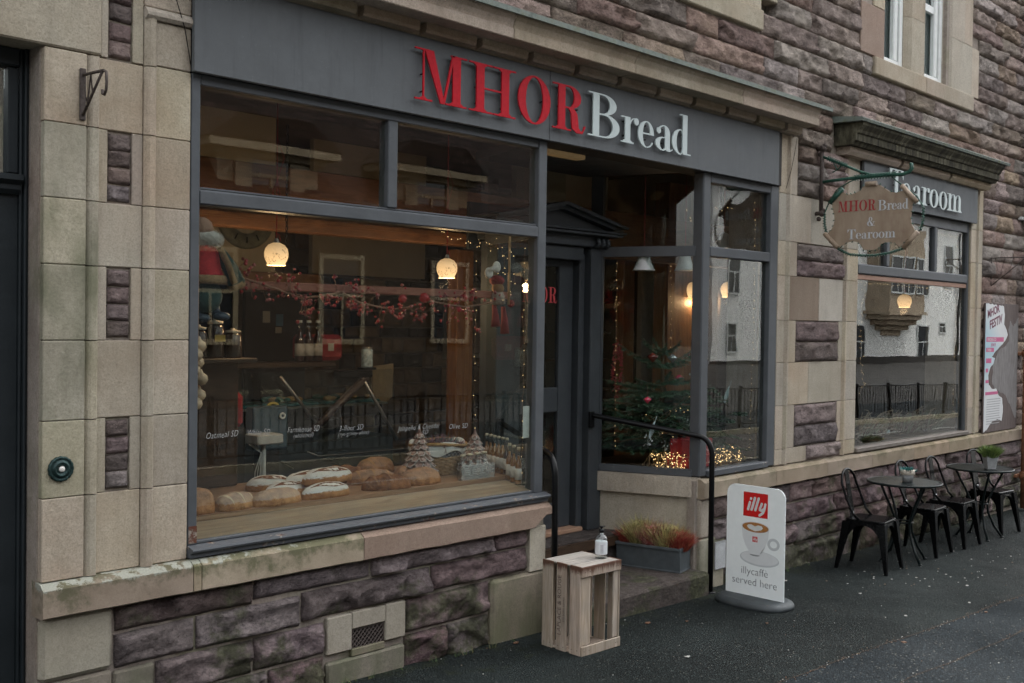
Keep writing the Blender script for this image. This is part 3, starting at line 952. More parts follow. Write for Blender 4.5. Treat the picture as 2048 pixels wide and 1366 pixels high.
mb = MB(); mb.box(1.847, 1.892, .15, .21, 2.495, 2.965, .004); ob('door_frame', mb, M_DOOR_L, B)
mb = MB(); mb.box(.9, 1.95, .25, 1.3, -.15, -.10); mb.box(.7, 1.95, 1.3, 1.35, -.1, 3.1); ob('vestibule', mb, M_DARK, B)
block('doorstep', .9, 1.93, -.10, .2, -.35, -.15, M_ASH_WET, .012)

# ---- big shop window
W1 = MB()
W1.box(2.657, 2.706, 0.0, .10, .735, 3.06, .004)                      # jamb
W1.box(2.708, 5.155, 0.004, .10, 3.008, 3.06, .004)                  # head
W1.box(2.708, 5.155, 0.010, .09, .737, .752, .003)
W1.box(2.708, 5.155, 0.012, .09, 2.497, 2.507, .002)
W1 = ob('window_frame', W1, M_PAINT, B)
ob('mullion', MB().box(5.157, 5.238, 0.0, .09, .735, 3.06, .005), M_PAINT, W1)
ob('mullion', MB().box(3.893, 3.964, 0.002, .09, 2.509, 3.006, .005), M_PAINT, W1)
mb = MB(); mb.prism([(.09, 2.42), (.008, 2.42), (-.002, 2.427), (-.002, 2.485), (.012, 2.495), (.09, 2.495)], 'x', 2.708, 5.155); ob('transom', mb, M_PAINT, W1)
mb = MB(); mb.prism([(.09, .678), (-.03, .678), (-.03, .70), (-.052, .706), (-.056, .716), (-.052, .724), (.0, .735), (.09, .735)], 'x', 2.655, 5.262); ob('window_sill', mb, M_PAINT_CHIP, W1)
ob('pane', MB().box(2.706, 5.156, .034, .040, .752, 2.421), M_GLASS, W1)
ob('pane', MB().box(2.706, 3.893, .034, .040, 2.508, 3.008), M_GLASS, W1)
ob('pane', MB().box(3.964, 5.156, .034, .040, 2.508, 3.008), M_GLASS, W1)
mb = MB(); mb.box(2.660, 2.704, -.0035, -.0005, .745, .83); ob('paint_chip', mb, mat_paint('flaking_paint', (.10, .035, .02), .7, chip=.25), W1)
ob('paper_notice', MB().box(5.082, 5.143, .0415, .0425, 1.10, 1.31), mat_simple('pale_paper', (.50, .52, .50), .8), W1)
# glass return of the window along the porch, towards the shop door
def slant(name, p, q, z0, z1, t, mat, par, ch=0):
    d = (Vector(q) - Vector(p)).normalized(); nrm = Vector((-d.y, d.x)) * t / 2
    mb = MB(); mb.prism([(p[0] + nrm.x, p[1] + nrm.y), (p[0] - nrm.x, p[1] - nrm.y), (q[0] - nrm.x, q[1] - nrm.y), (q[0] + nrm.x, q[1] + nrm.y)], 'z', z0, z1)
    return ob(name, mb, mat, par)
W2 = slant('window_frame', (5.215, .10), (5.46, .78), .665, .75, .05, M_PAINT, B)
slant('transom', (5.215, .10), (5.46, .78), 2.42, 2.495, .05, M_PAINT, W2)
slant('pane', (5.215, .10), (5.46, .78), .751, 2.419, .006, M_GLASS, W2)
slant('pane', (5.215, .10), (5.46, .78), 2.496, 3.06, .006, M_GLASS, W2)

# ---- right shop window (splayed side and front)
cx_, cy_ = 7.06, .04
W3 = MB()
W3.box(8.06, 8.186, .0, .10, .66, 3.06, .005)
W3.box(7.163, 8.058, .004, .10, 2.99, 3.06, .004)
W3 = ob('window_frame', W3, M_PAINT, B)
ob('mullion', MB().box(7.055, 7.160, .0, .10, .66, 3.06, .01), M_PAINT, W3)
ob('transom', MB().box(7.162, 8.058, .0, .09, 2.405, 2.485, .006), M_PAINT, W3)
ob('window_sill', MB().box(7.162, 8.058, -.02, .10, .655, .705, .006), M_PAINT_CHIP, W3)
ob('pane', MB().box(7.158, 8.062, .040, .046, .705, 2.406), M_GLASS_W, W3)
ob('pane', MB().box(7.158, 8.062, .040, .046, 2.484, 2.992), M_GLASS_W, W3)
pa, pb = (7.075, .075), (6.79, .80)
W4 = slant('window_frame', pa, pb, .66, .715, .06, M_PAINT, B)
slant('transom', pa, pb, 2.405, 2.485, .06, M_PAINT, W4)
slant('pane', pa, pb, .716, 2.404, .006, M_GLASS, W4)
slant('pane', pa, pb, 2.486, 3.06, .006, M_GLASS, W4)
slant('mullion', (6.795, .79), (6.755, .88), .55, 3.06, .07, M_DOOR, W4)
# stone base below it
mb = MB(); mb.prism([(7.10, .02), (7.075, .0), (7.02, .06), (6.72, .86), (6.95, .95), (7.20, .2)], 'z', .50, .655); ob('sill_block', mb, M_ASH, B)
mb = MB(); mb.prism([(7.14, .045), (7.10, .03), (7.06, .08), (6.76, .86), (6.95, .95), (7.2, .2)], 'z', .12, .496); ob('ashlar_block', mb, M_ASH, B)
mb = MB(); mb.prism([(7.17, .02), (7.10, .0), (7.05, .06), (6.95, .40), (7.20, .5)], 'z', -.10, .116); ob('ashlar_block', mb, M_ASH_WET, B)
# ---- band to the right
band_block(7.06, 7.55, M_BAND_R, .05, .488, .628, .652)
XB = [7.55, 8.15, 9.05, 9.95, 10.9, 11.8, 12.7, 13.6, 14.6]
for a, b in zip(XB, XB[1:]):
    band_block(a, b, M_BAND_R, .05, .488, .628, .652)
# ---- rubble base to the right
block('ashlar_block', 7.07, 7.255, -.012, .15, .17, .486, M_ASH, .012)
block('ashlar_block', 7.07, 7.42, -.012, .15, -.36, .165, M_ASH_G, .01)
grille(7.27, 7.42, -.10, .12, -.026, mat_simple('galvanised_grating', (.34, .35, .35), .5, metal=.3), 7)
mb = MB(); mb.box(7.272, 7.418, -.0145, -.0125, -.098, .118); ob('vent_recess', mb, M_DARK, B)
ZB = [(.305, .486), (.118, .300), (-.075, .113), (-.34, -.080)]
for k, (z0, z1) in enumerate(ZB):
    x = 7.26 if k < 2 else 7.43
    while x < 14.6:
        w_ = random.uniform(.40, .85)
        stone(x, min(x + w_, 14.7), z0 + random.uniform(-.006, .006), z1, .012, M_RUB, random.uniform(.028, .044), .024, .006)
        x += w_
# ---- pier between the windows
def pier_col(x0, x1, zs, y=0.0, mats=None, name='ashlar_block'):
    for i, (a, b) in enumerate(zip(zs, zs[1:])):
        block(name, x0, x1, y, .2, a, b, (mats or [M_ASH])[i % len(mats or [1])], .004)
ZP = [.655, .79, 1.168, 1.542, 1.912, 2.30, 2.60, 3.01, 3.52]
pier_col(8.188, 8.315, ZP, -.002, [M_ASH, M_ASH, M_ASH_PALE, M_ASH])
for x0, x1 in ((8.318, 8.365), (9.375, 9.425)):
    for a, b in zip(ZP, ZP[1:]):
        if x0 > 9 and b > 3.1: b = 3.47
        mb = MB(); mb.prism([(x0, .1), (x0, .004), (x0 + .012, -.010), (x0 + .02, -.022), (x1 - .008, -.022), (x1, -.010), (x1, .1)], 'z', a + .002, b - .002); ob('moulding', mb, M_ASH, B)
pier_col(9.428, 9.66, ZP[:-1], -.004, [M_ASH, M_ASH, M_ASH_PALE, M_ASH])
block('ashlar_block', 9.428, 9.66, -.006, .2, 3.012, 3.46, M_ASH_PALE, .004)
for i, (z0, z1) in enumerate(zip(ZP, ZP[1:])):
    if i in (1, 3):
        block('ashlar_block', 8.367, 8.513, 0, .2, z0, z1, M_ASH, .003); block('ashlar_block', 9.295, 9.373, 0, .2, z0, z1, M_ASH, .003)
        zm = z0 + (z1 - z0) * .49
        stone(8.515, 9.293, z0 + .004, zm, .006, M_PANEL, .022, .020, .004); stone(8.515, 9.293, zm, z1 - .004, .006, M_PANEL, .022, .020, .004)
    elif i == 5:
        block('ashlar_block', 8.367, 8.513, 0, .2, z0, z1, M_ASH, .003)
        zm = z0 + (z1 - z0) * .5
        stone(8.515, 9.373, z0 + .004, zm, .006, M_PANEL, .022, .020, .004); stone(8.515, 9.373, zm, z1 - .004, .006, M_PANEL, .022, .020, .004)
    elif i == 0:
        block('ashlar_block', 8.367, 8.735, 0, .2, z0, z1, M_ASH, .003); stone(8.737, 9.373, z0, z1, .006, M_PANEL, .022, .020, .004)
    elif i == 7:
        block('ashlar_block', 8.367, 8.498, 0, .2, z0, z1, M_ASH, .004)
    else:
        xm = 8.92 if i == 4 else 8.75
        block('ashlar_block', 8.367, xm, 0, .2, z0, z1, M_ASH_P if i == 4 else M_ASH, .004); block('ashlar_block', xm, 9.373, 0, .2, z0, z1, M_ASH_PALE, .004)
for k, (z0, z1) in enumerate(((3.012, 3.16), (3.16, 3.315), (3.315, 3.46))):
    xm = (8.9, 9.0, 8.85)[k]
    stone(8.50, xm, z0, z1, .008, M_RUB_UP, .042, .024, .004); stone(xm, 9.373, z0, z1, .008, M_RUB_UP, .042, .024, .004)
for k, (z0, z1) in enumerate(((3.465, 3.62), (3.625, 3.785))):
    stone(8.50, 9.10, z0, z1, .008, M_RUB_UP, .042, .024, .004)
# ---- tearoom window
W5 = MB()
W5.box(9.662, 9.690, .02, .12, .70, 3.06, .004); W5.box(12.375, 12.41, .02, .12, .70, 3.06, .005); W5.box(9.692, 12.373, .024, .12, 2.955, 3.06, .004)
W5 = ob('window_frame', W5, M_PAINT, B)
ob('transom', MB().box(9.692, 12.373, .012, .11, 2.375, 2.475, .012), M_PAINT, W5)
ob('transom', MB().box(9.692, 12.373, .028, .10, 2.325, 2.372, .004), mat_wood('pink_wood', (.24, .13, .09), (.36, .22, .16)), W5)
for xm in (10.345, 11.50):
    ob('mullion', MB().box(xm - .035, xm + .035, .016, .11, 2.477, 2.953, .008), M_PAINT, W5)
ob('window_sill', MB().box(9.662, 12.41, -.03, .12, .655, .70, .008), mat_wood('weathered_sill_wood', (.10, .085, .075), (.22, .195, .17), stain=.4), W5)
for a, b, z0, z1 in ((9.69, 12.375, .70, 2.326), (9.69, 10.31, 2.476, 2.954), (10.38, 11.465, 2.476, 2.954), (11.535, 12.375, 2.476, 2.954)):
    ob('pane', MB().box(a, b, .05, .056, z0, z1), M_GLASS_W, W5)
# pier right of the tearoom window
ZT = [.655, .95, 1.55, 2.1, 2.62, 3.0, 3.52]
pier_col(12.412, 12.56, ZT, -.004)
for a, b in zip(ZT, ZT[1:]):
    mb = MB(); mb.prism([(12.562, .1), (12.562, .0), (12.58, -.022), (12.60, -.022), (12.612, -.005), (12.612, .1)], 'z', a + .002, b - .002); ob('moulding', mb, M_ASH, B)
pier_col(12.614, 12.76, ZT, 0)
# ---- cornice over the bread shop
XC = [2.44, 3.45, 4.66, 5.86, 7.22, 8.42]
for a, b in zip(XC, XC[1:]):
    mb = MB()
    e = .0 if b < 8.4 else 0
    mb.prism([(.10, 3.58), (-.235, 3.58), (-.24, 3.585), (-.24, 3.640), (-.228, 3.647), (-.232, 3.66), (-.246, 3.69), (-.268, 3.712), (-.27, 3.73), (.10, 3.735)], 'x', a + .003, b - .003)
    ob('cornice_block', mb, M_CORN, B)
    mb = MB(); mb.prism([(.1, 3.515), (-.045, 3.515), (-.06, 3.53), (-.06, 3.579), (.1, 3.579)], 'x', a + .001, b - .001); ob('cornice_block', mb, M_CORN, B)
x = 6.29 - .45 * 8
while x < 8.4:
    a, b = x + .028, min(x + .45 - .022, 8.36)
    mb = MB()
    mb.prism([(-.055, 3.517), (-.105, 3.523), (-.115, 3.54), (-.115, 3.578), (-.055, 3.578)], 'x', max(a, 2.46), b)
    ob('dentil', mb, M_CORN, B)
    x += .45
x = 2.4
while x < 8.55:
    b = min(x + 1.18, 8.56)
    mb = MB(); mb.prism([(.10, 3.80), (-.27, 3.758), (-.292, 3.75), (-.292, 3.718), (-.284, 3.716), (-.276, 3.738), (.10, 3.742)], 'x', x, b - .002); ob('flashing', mb, M_LEAD, B)
    x = b
# ---- cornice over the tearoom
for a, b in ((9.16, 10.3), (10.3, 11.5), (11.5, 12.66)):
    mb = MB(); mb.prism([(.05, 3.53), (-.17, 3.53), (-.19, 3.56), (-.21, 3.565), (-.21, 3.625), (-.225, 3.635), (-.235, 3.66), (-.27, 3.70), (-.275, 3.725), (.05, 3.735)], 'x', a + .002, b - .002)
    ob('cornice_block', mb, M_CORN_MOSS, B)
    mb = MB(); mb.prism([(.05, 3.455), (-.09, 3.455), (-.12, 3.49), (-.12, 3.528), (.05, 3.528)], 'x', a + .06, b - .002); ob('cornice_block', mb, M_CORN, B)
mb = MB(); mb.prism([(.05, 3.80), (-.28, 3.765), (-.30, 3.752), (-.292, 3.728), (.05, 3.737)], 'x', 9.11, 12.75); ob('flashing', mb, M_LEAD, B)
# ---- upper windows
block('window_sill', 4.4, 7.845, -.03, .3, 4.315, 4.485, M_ASH, .008)
block('ashlar_block', 7.30, 7.845, -.004, .3, 4.49, 5.4, M_ASH, .006)
block('ashlar_block', 7.847, 8.10, -.004, .3, 4.60, 5.2, M_ASH, .006)
block('ashlar_block', 4.5, 7.29, .06, .3, 4.49, 6.4, M_ASH, .006)
block('window_sill', 9.885, 11.05, -.035, .3, 4.315, 4.492, M_ASH, .01)
block('window_sill', 11.05, 12.325, -.035, .3, 4.315, 4.492, M_ASH, .01)
block('ashlar_block', 9.62, 10.12, -.004, .32, 4.497, 4.98, M_ASH_P, .006)
block('ashlar_block', 9.885, 10.12, -.004, .32, 4.98, 5.45, M_ASH, .006)
block('ashlar_block', 9.70, 10.12, -.004, .32, 5.45, 6.3, M_ASH, .006)
for a, b in ((4.495, 5.05), (5.05, 5.7), (5.7, 6.3)):
    mb = MB(); mb.prism([(10.66, .32), (10.66, .055), (10.70, .02), (10.74, -.004), (11.05, -.004), (11.09, .02), (11.12, .055), (11.12, .32)], 'z', a + .002, b - .002); ob('ashlar_block', mb, M_ASH, B)
    mb = MB(); mb.prism([(11.64, .32), (11.64, .07), (11.70, .03), (11.76, -.004), (12.32 if b < 5.1 else 12.1, -.004), (12.32 if b < 5.1 else 12.1, .32)], 'z', a + .002, b - .002); ob('ashlar_block', mb, M_ASH_PALE if b > 5 else M_ASH, B)
    block('ashlar_block', 12.32 if b < 5.1 else 12.1, 12.53 if b < 5.1 else 12.33, -.003, .3, a, b, M_ASH, .006)
for xa, xb in ((10.12, 10.66), (11.12, 11.64)):
    f = MB(); f.box(xa, xa + .06, .06, .15, 4.495, 6.3, .006); f.box(xb - .075, xb, .06, .15, 4.495, 6.3, .006); f.box(xa + .062, xb - .077, .06, .15, 4.495, 4.57, .006)
    f = ob('window_frame', f, M_WHITE, B)
    ob('sash', MB().box(xa + .06, xb - .17, .085, .125, 5.25, 5.33, .004), M_WHITE, f)
    mb = MB(); mb.box(xb - .165, xb - .080, .075, .13, 4.575, 6.29, .012); ob('sash', mb, M_WHITE, f)
    ob('pane', MB().box(xa + .05, xb - .07, .132, .137, 4.56, 6.25), M_GLASS, f)
    mb = MB()
    n = 12
    pr = [(xa + .03 + (xb - xa - .06) * i / n, .19 + .010 * (i % 2)) for i in range(n + 1)]
    for p, q in zip(pr, pr[1:]):
        mb.poly([(p[0], p[1], 4.5), (q[0], q[1], 4.5), (q[0], q[1], 6.3), (p[0], p[1], 6.3)], True)
    ob('curtain', mb, mat_simple('blue_grey_curtain', (.25, .33, .36), .8), f)
# ---- upper rubble
BLK = [(9.885, 12.33, 4.31, 4.50), (9.62, 12.53, 4.50, 5.05), (9.70, 12.33, 5.05, 6.5), (4.4, 7.85, 4.31, 4.49), (4.4, 8.10, 4.60, 5.2), (4.4, 7.85, 4.49, 6.4), (8.50, 9.1, 3.0, 3.79), (9.1, 12.7, 3.4, 3.80), (2.3, 8.56, 3, 3.80)]
zc = [3.63, 3.79, 3.96, 4.125, 4.30, 4.485]
while zc[-1] < 6.3: zc.append(zc[-1] + random.uniform(.165, .185))
def fill(xa, xb, z0, z1, mat, wr, bulge, step):
    iv = [(xa, xb)]
    for (bx0, bx1, bz0, bz1) in BLK:
        if z1 > bz0 + .02 and z0 < bz1 - .02:
            nv = []
            for a, b in iv:
                if bx1 <= a or bx0 >= b: nv.append((a, b)); continue
                if bx0 - a > .05: nv.append((a, bx0))
                if b - bx1 > .05: nv.append((bx1, b))
            iv = nv
    for a, b in iv:
        x = a
        while b - x > .02:
            w_ = random.uniform(*wr)
            if b - x - w_ < .18: w_ = b - x
            stone(x, x + w_, z0, z1, .012, mat, random.uniform(*bulge), step, .0035)
            x += w_
for z0, z1 in zip(zc, zc[1:]):
    xv = 3.6
    zlim = z0 - 1.86
    xv = max(4.3, (zlim / .31 - 3.35) / .716 - .5)
    fill(xv, 14.6, z0, z1, M_RUB_UP, (.42, 1.05), (.024, .046), .024)
zz = .66
while zz < 3.62:
    h = random.uniform(.16, .2)
    z1 = min(zz + h, 3.63)
    if 3.63 - z1 < .08: z1 = 3.63
    fill(12.765, 14.6, zz, z1, M_RUB_UP, (.3, .6), (.014, .02) if zz < 2.2 else (.03, .055), .04)
    zz = z1
# ---- doorway
mb = MB(); mb.box(5.3, 7.03, -.14, .565, -.42, -.058, .02); ob('doorstep', mb, mat_rubble('worn_step_stone', (.045, .034, .031), (.105, .080, .073), .35), B)
M_STEP = bpy.data.materials['worn_step_stone']
mb = MB(); mb.prism([(5.42, .56), (6.93, .56), (6.78, .95), (5.5, .95)], 'z', -.30, .18); ob('doorstep', mb, M_STEP, B)
ob('threshold', MB().box(5.78, 6.60, .80, .93, .181, .215, .006), mat_wood('worn_wood', (.26, .16, .11), (.40, .27, .19)), B)
DR = MB()
DR.box(6.39, 6.555, .905, .95, .217, 2.36, .004); DR.box(5.82, 5.95, .905, .95, .217, 2.36, .004)
DR.box(5.952, 6.388, .905, .95, .217, .42, .004); DR.box(5.952, 6.388, .906, .95, 1.15, 1.345, .006); DR.box(5.952, 6.388, .905, .95, 2.31, 2.36, .004)
DR = ob('door', DR, M_DOOR, B, label='dark grey glazed shop door')
ob('pane', MB().box(5.952, 6.388, .925, .931, 1.34, 2.312), M_GLASS_W, DR)
ob('pane', MB().box(5.952, 6.388, .925, .931, .42, 1.15), M_GLASS, DR)
fm = lambda x, z, y: frame_mat((x, y, z), (1, 0, 0), (0, 0, 1))
M_DL = mat_simple('faded_red_letter', (.55, .06, .07), .4)
for c, x, wdt in (('M', 5.975, .12), ('H', 6.085, .10), ('O', 6.185, .08), ('R', 6.275, .105)):
    ob('letter', letter_mb(c, fm(x, 2.02, .921), .125, wdt, .002), M_DL, DR)
# surround: pilasters, frieze, pediment
S = MB()
S.box(6.565, 6.63, .84, .96, .19, 2.42, .01)
ob('door_frame', S, M_DOOR, B)
P_ = ob('pilaster', MB().box(6.635, 6.80, .78, .96, .18, 2.47, .008), M_DOOR, B)
ob('pilaster', MB().box(5.56, 5.75, .78, .96, .18, 2.47, .008), M_DOOR, B)
mb = MB(); mb.box(5.52, 6.84, .76, .96, 2.475, 2.56, .006); mb.box(5.76, 6.56, .80, .96, 2.365, 2.47, .004)
ob('frieze', mb, M_DOOR, B)
mb = MB(); mb.tube([(6.66, .74, 2.545), (6.66, .725, 2.50), (6.66, .755, 2.475)], .02, 8); mb.tube([(6.72, .74, 2.545), (6.72, .725, 2.50), (6.72, .755, 2.475)], .02, 8); mb.tube([(6.78, .74, 2.545), (6.78, .725, 2.50), (6.78, .755, 2.475)], .02, 8)
ob('bracket', mb, M_DOOR, B)
ax, az_ = 6.20, 2.80
mb = MB()
mb.box(5.46, 6.92, .68, .96, 2.562, 2.585, .004); mb.box(5.44, 6.94, .66, .96, 2.587, 2.60, .003)
for sgn in (-1, 1):
    e = ax + sgn * .74
    mb.prism([(e, 2.602), (ax, az_ - .055), (ax, az_ - .03), (e, 2.627)], 'y', .70, .96)
    mb.prism([(e - .0 * sgn, 2.629), (ax, az_ - .028), (ax, az_), (e + .02 * sgn, 2.645)], 'y', .655, .96)
mb.prism([(ax - .68, 2.603), (ax + .68, 2.603), (ax, az_ - .06)], 'y', .76, .95)
ob('pediment', mb, M_DOOR, B)
mb = MB(); mb.box(5.45, 6.9, .97, 1.0, 2.40, 2.75); ob('backing_board', mb, M_DOOR, B)
# porch ceiling, beam behind the fascia
mb = MB(); mb.prism([(5.24, .02), (7.06, .02), (6.75, .96), (5.5, .96)], 'z', 3.065, 3.12); ob('porch_ceiling', mb, M_DOOR, B)
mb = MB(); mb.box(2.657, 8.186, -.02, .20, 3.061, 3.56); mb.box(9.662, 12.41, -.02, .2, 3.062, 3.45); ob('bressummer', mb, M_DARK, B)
ob('pane', MB().box(5.55, 6.50, .952, .958, 2.76, 3.06), M_GLASS, B)
# ---------------------------------------------------------------- signs on the building
T = thing('shop_sign', 'long grey fascia board with raised red and pale letters above the big window', 'sign', (5.4, -.03, 3.055))
ob('board', MB().box(2.642, 5.198, -.05, -.021, 3.056, 3.512, .003), M_FASCIA, T)
ob('board', MB().box(5.201, 8.095, -.05, -.021, 3.056, 3.512, .003), M_FASCIA, T)
fmx = lambda x, z, y: frame_mat((x, y, z), (1, 0, 0), (0, 0, 1))
CH = .297
for c, x0, x1 in (('M', 4.012, 4.420), ('H', 4.440, 4.842), ('O', 4.864, 5.166), ('R', 5.190, 5.523), ('B', 5.549, 5.889), ('r', 5.905, 6.100), ('e', 6.098, 6.288), ('a', 6.298, 6.520), ('d', 6.508, 6.746)):
    o = ob('letter', letter_mb(c, fmx(x0, 3.138, -.076), CH, x1 - x0, .009), M_RED if c in 'MHOR' else M_PALE, T, label=('red' if c in 'MHOR' else 'pale grey') + ' serif letter ' + c)
mb = MB()
for x in (4.08, 4.33, 4.52, 4.74, 4.93, 5.1, 5.27, 5.45, 5.63, 5.83, 5.96, 6.2, 6.4, 6.67):
    for z in (3.19, 3.29): mb.tube([(x, -.05, z), (x, -.0758, z)], .005, 5)
ob('standoff_pin', mb, M_IRON, T, kind='stuff')
T = thing('shop_sign', 'shorter grey fascia board with pale raised letters above the tearoom window', 'sign', (11.1, -.03, 3.055))
ob('board', MB().box(9.655, 12.46, -.05, -.021, 3.062, 3.50, .003), M_FASCIA, T)
for c, x0, x1 in (('T', 10.119, 10.425), ('e', 10.395, 10.60), ('a', 10.636, 10.86), ('r', 10.858, 11.055), ('o', 11.056, 11.277), ('o', 11.297, 11.51), ('m', 11.514, 11.913)):
    ob('letter', letter_mb(c, fmx(x0, 3.136, -.080), CH, x1 - x0, .009), M_PALE, T, label='pale grey serif letter ' + c)
mb = MB()
for x in (10.27, 10.45, 10.75, 10.93, 11.1, 11.23, 11.35, 11.46, 11.6, 11.75, 11.85):
    for z in (3.16, 3.28): mb.tube([(x, -.05, z), (x, -.0798, z)], .006, 5)
ob('standoff_pin', mb, M_IRON, T, kind='stuff')

# hanging sign
XH = 8.83
T = thing('hanging_sign', 'rusty tan hanging sign with scrolled corners and spiral wire on a green wrought iron bracket', 'sign', (XH, -.05, 2.85))
M_GRN = mat_simple('green_wrought_iron', (.018, .075, .052), .5, var=.5, scale=40, bump=.3)
M_TAN = Mt('tan_rusted_sheet', rough=.6)
p = M_TAN.pos(); n1 = M_TAN.noise(M_TAN.pos((1, 1.6, .5)), 7, 7, .65)
M_TAN.set('Base Color', M_TAN.mix(M_TAN.mapr(M_TAN.noise(p, 4, 6, .7), .52, .78, 0, .55), M_TAN.ramp(n1, [(.3, (.245, .178, .122)), (.7, (.355, .278, .203))]), (.13, .07, .04)))
M_TAN.bump(n1, .3, .004); M_TAN = M_TAN.m
ob('wall_post', MB().tube([(XH, -.05, 2.86), (XH, -.05, 3.47)], .019, 8), M_RUST, T)
for z in (3.46, 2.88):
    mb = MB()
    mb.ball((XH, -.06, z), .032, 8, 6); mb.ball((XH, -.075, z + .025), .02, 6, 5); mb.tube([(XH, .0, z), (XH, -.06, z)], .02, 6)
    mb.ball((XH, -.03, z - .05), .022, 6, 5)
    ob('finial', mb, M_RUST, T)
def S3(pts): return [(XH, y, z) for y, z in pts]
mb = MB(); mb.tube(S3([(-.06, 3.160), (-.25, 3.168), (-.447, 3.173), (-.66, 3.172), (-.80, 3.165), (-.855, 3.180), (-.880, 3.21), (-.876, 3.245), (-.862, 3.25)]), [.013, .014, .016, .016, .016, .016, .018, .016, .012], 8)
ob('arm', mb, M_GRN, T)
ob('arm', MB().tube(S3([(-.06, 3.385), (-.29, 3.281), (-.42, 3.22), (-.54, 3.180), (-.62, 3.172)]), .012, 7), M_GRN, T)
mb = MB(); mb.tube(S3([(-.15, 3.345), (-.20, 3.26), (-.155, 3.235)]), .006, 5); mb.tube(S3([(-.25, 3.30), (-.20, 3.255)]), .006, 5)
def spiral(path, r, turns, tube, n=9):
    pts = []
    N = int(turns * n)
    L = [Vector(q) for q in path]
    seg = [(L[i + 1] - L[i]).length for i in range(len(L) - 1)]
    tot = sum(seg)
    for i in range(N + 1):
        s_ = tot * i / N; k = 0
        while k < len(seg) - 1 and s_ > seg[k]: s_ -= seg[k]; k += 1
        c_ = L[k].lerp(L[k + 1], min(1, s_ / seg[k])); d = (L[k + 1] - L[k]).normalized()
        a = d.cross(Vector((1, 0, 0))).normalized(); b = Vector((1, 0, 0))
        t = 2 * math.pi * i / n
        pts.append(c_ + (a * math.cos(t) + b * math.sin(t)) * r)
    mb.tube(pts, tube, 4)
spiral(S3([(-.10, 3.37), (-.29, 3.281)]), .020, 9, .004); spiral(S3([(-.36, 3.17), (-.75, 3.17)]), .026, 15, .0045)
ob('wire', mb, M_GRN, T)
outl = [(-.159, 2.954), (-.215, 3.03), (-.26, 3.060), (-.30, 3.030), (-.339, 3.028), (-.375, 3.038), (-.427, 3.058), (-.45, 3.09), (-.525, 3.105), (-.60, 3.092), (-.644, 3.062), (-.70, 3.022), (-.76, 3.014), (-.814, 3.031), (-.87, 2.99), (-.909, 2.944), (-.893, 2.90), (-.886, 2.845), (-.880, 2.79), (-.887, 2.745), (-.925, 2.673), (-.88, 2.63), (-.823, 2.590), (-.80, 2.557), (-.783, 2.548), (-.745, 2.585), (-.708, 2.594), (-.66, 2.594), (-.623, 2.582), (-.60, 2.55), (-.57, 2.535), (-.52, 2.531), (-.461, 2.539), (-.44, 2.575), (-.415, 2.604), (-.36, 2.617), (-.303, 2.606), (-.255, 2.575), (-.225, 2.559), (-.19, 2.59), (-.150, 2.625), (-.112, 2.691), (-.15, 2.72), (-.175, 2.762), (-.186, 2.81), (-.179, 2.868), (-.165, 2.91)]
mb = MB(); mb.prism(outl, 'x', XH - .004, XH + .004); ob('board', mb, M_TAN, T)
for a, b in (((-.096, 2.695), (-.225, 2.565)), ((-.948, 2.672), (-.825, 2.538)), ((-.262, 3.085), (-.140, 2.965)), ((-.80, 3.07), (-.935, 2.92)), ((-.476, 3.108), (-.575, 3.106))):
    ob('scroll', MB().tube([(XH - .012, *a), (XH - .012, *b)], .021, 9), M_GRN if a[1] > 3.08 and a[0] > -.3 else M_TAN, T)
mb = MB()
loop = S3([(-.105, 2.70), (-.085, 2.78), (-.085, 2.88), (-.13, 2.98), (-.2, 3.08), (-.33, 3.145), (-.42, 3.168)])
mb.tube(loop, .006, 5); spiral(loop[:3], .014, 8, .004)
loop = S3([(-.96, 2.68), (-.985, 2.76), (-.985, 2.88), (-.93, 2.97), (-.82, 3.06), (-.74, 3.12), (-.70, 3.165)])
mb.tube(loop, .006, 5); spiral(loop[:3], .014, 8, .004)
loop = S3([(-.225, 2.55), (-.33, 2.50), (-.45, 2.485), (-.57, 2.483), (-.70, 2.50), (-.82, 2.535)])
mb.tube(loop, .006, 5); spiral(loop, .013, 26, .004)
for i in range(0, len(outl), 1):
    y, z = outl[i]; cxx, czz = -.53, 2.83
    d = Vector((y - cxx, z - czz)).normalized()
    mb.tube([(XH, y - d.x * .012, z - d.y * .012), (XH, y + d.x * .016, z + d.y * .016)], .005, 4)
ob('wire', mb, M_GRN, T)
fmh = lambda y, z: frame_mat((XH - .005, y, z), (0, -1, 0), (0, 0, 1))
M_REDF = mat_simple('faded_red_paint', (.30, .03, .03), .6); M_GRYF = mat_simple('faded_grey_paint', (.50, .52, .53), .6)
def row(word, y0, y1, z, h, mat_of, par):
    wd = [glyph(c)[1] for c in word]; tot = sum(wd); k = (y0 - y1) / tot; y = y0
    for c, w_ in zip(word, wd):
        ob('letter', letter_mb(c, fmh(y, z), h, w_ * k * .95, .002), mat_of(c), par); y -= w_ * k
row('MHOR', -.215, -.575, 2.880, .092, lambda c: M_REDF, T)
row('Bread', -.590, -.865, 2.872, .088, lambda c: M_GRYF, T)
row('&', -.493, -.568, 2.742, .078, lambda c: M_GRYF, T)
row('Tearoom', -.312, -.757, 2.634, .085, lambda c: M_GRYF, T)

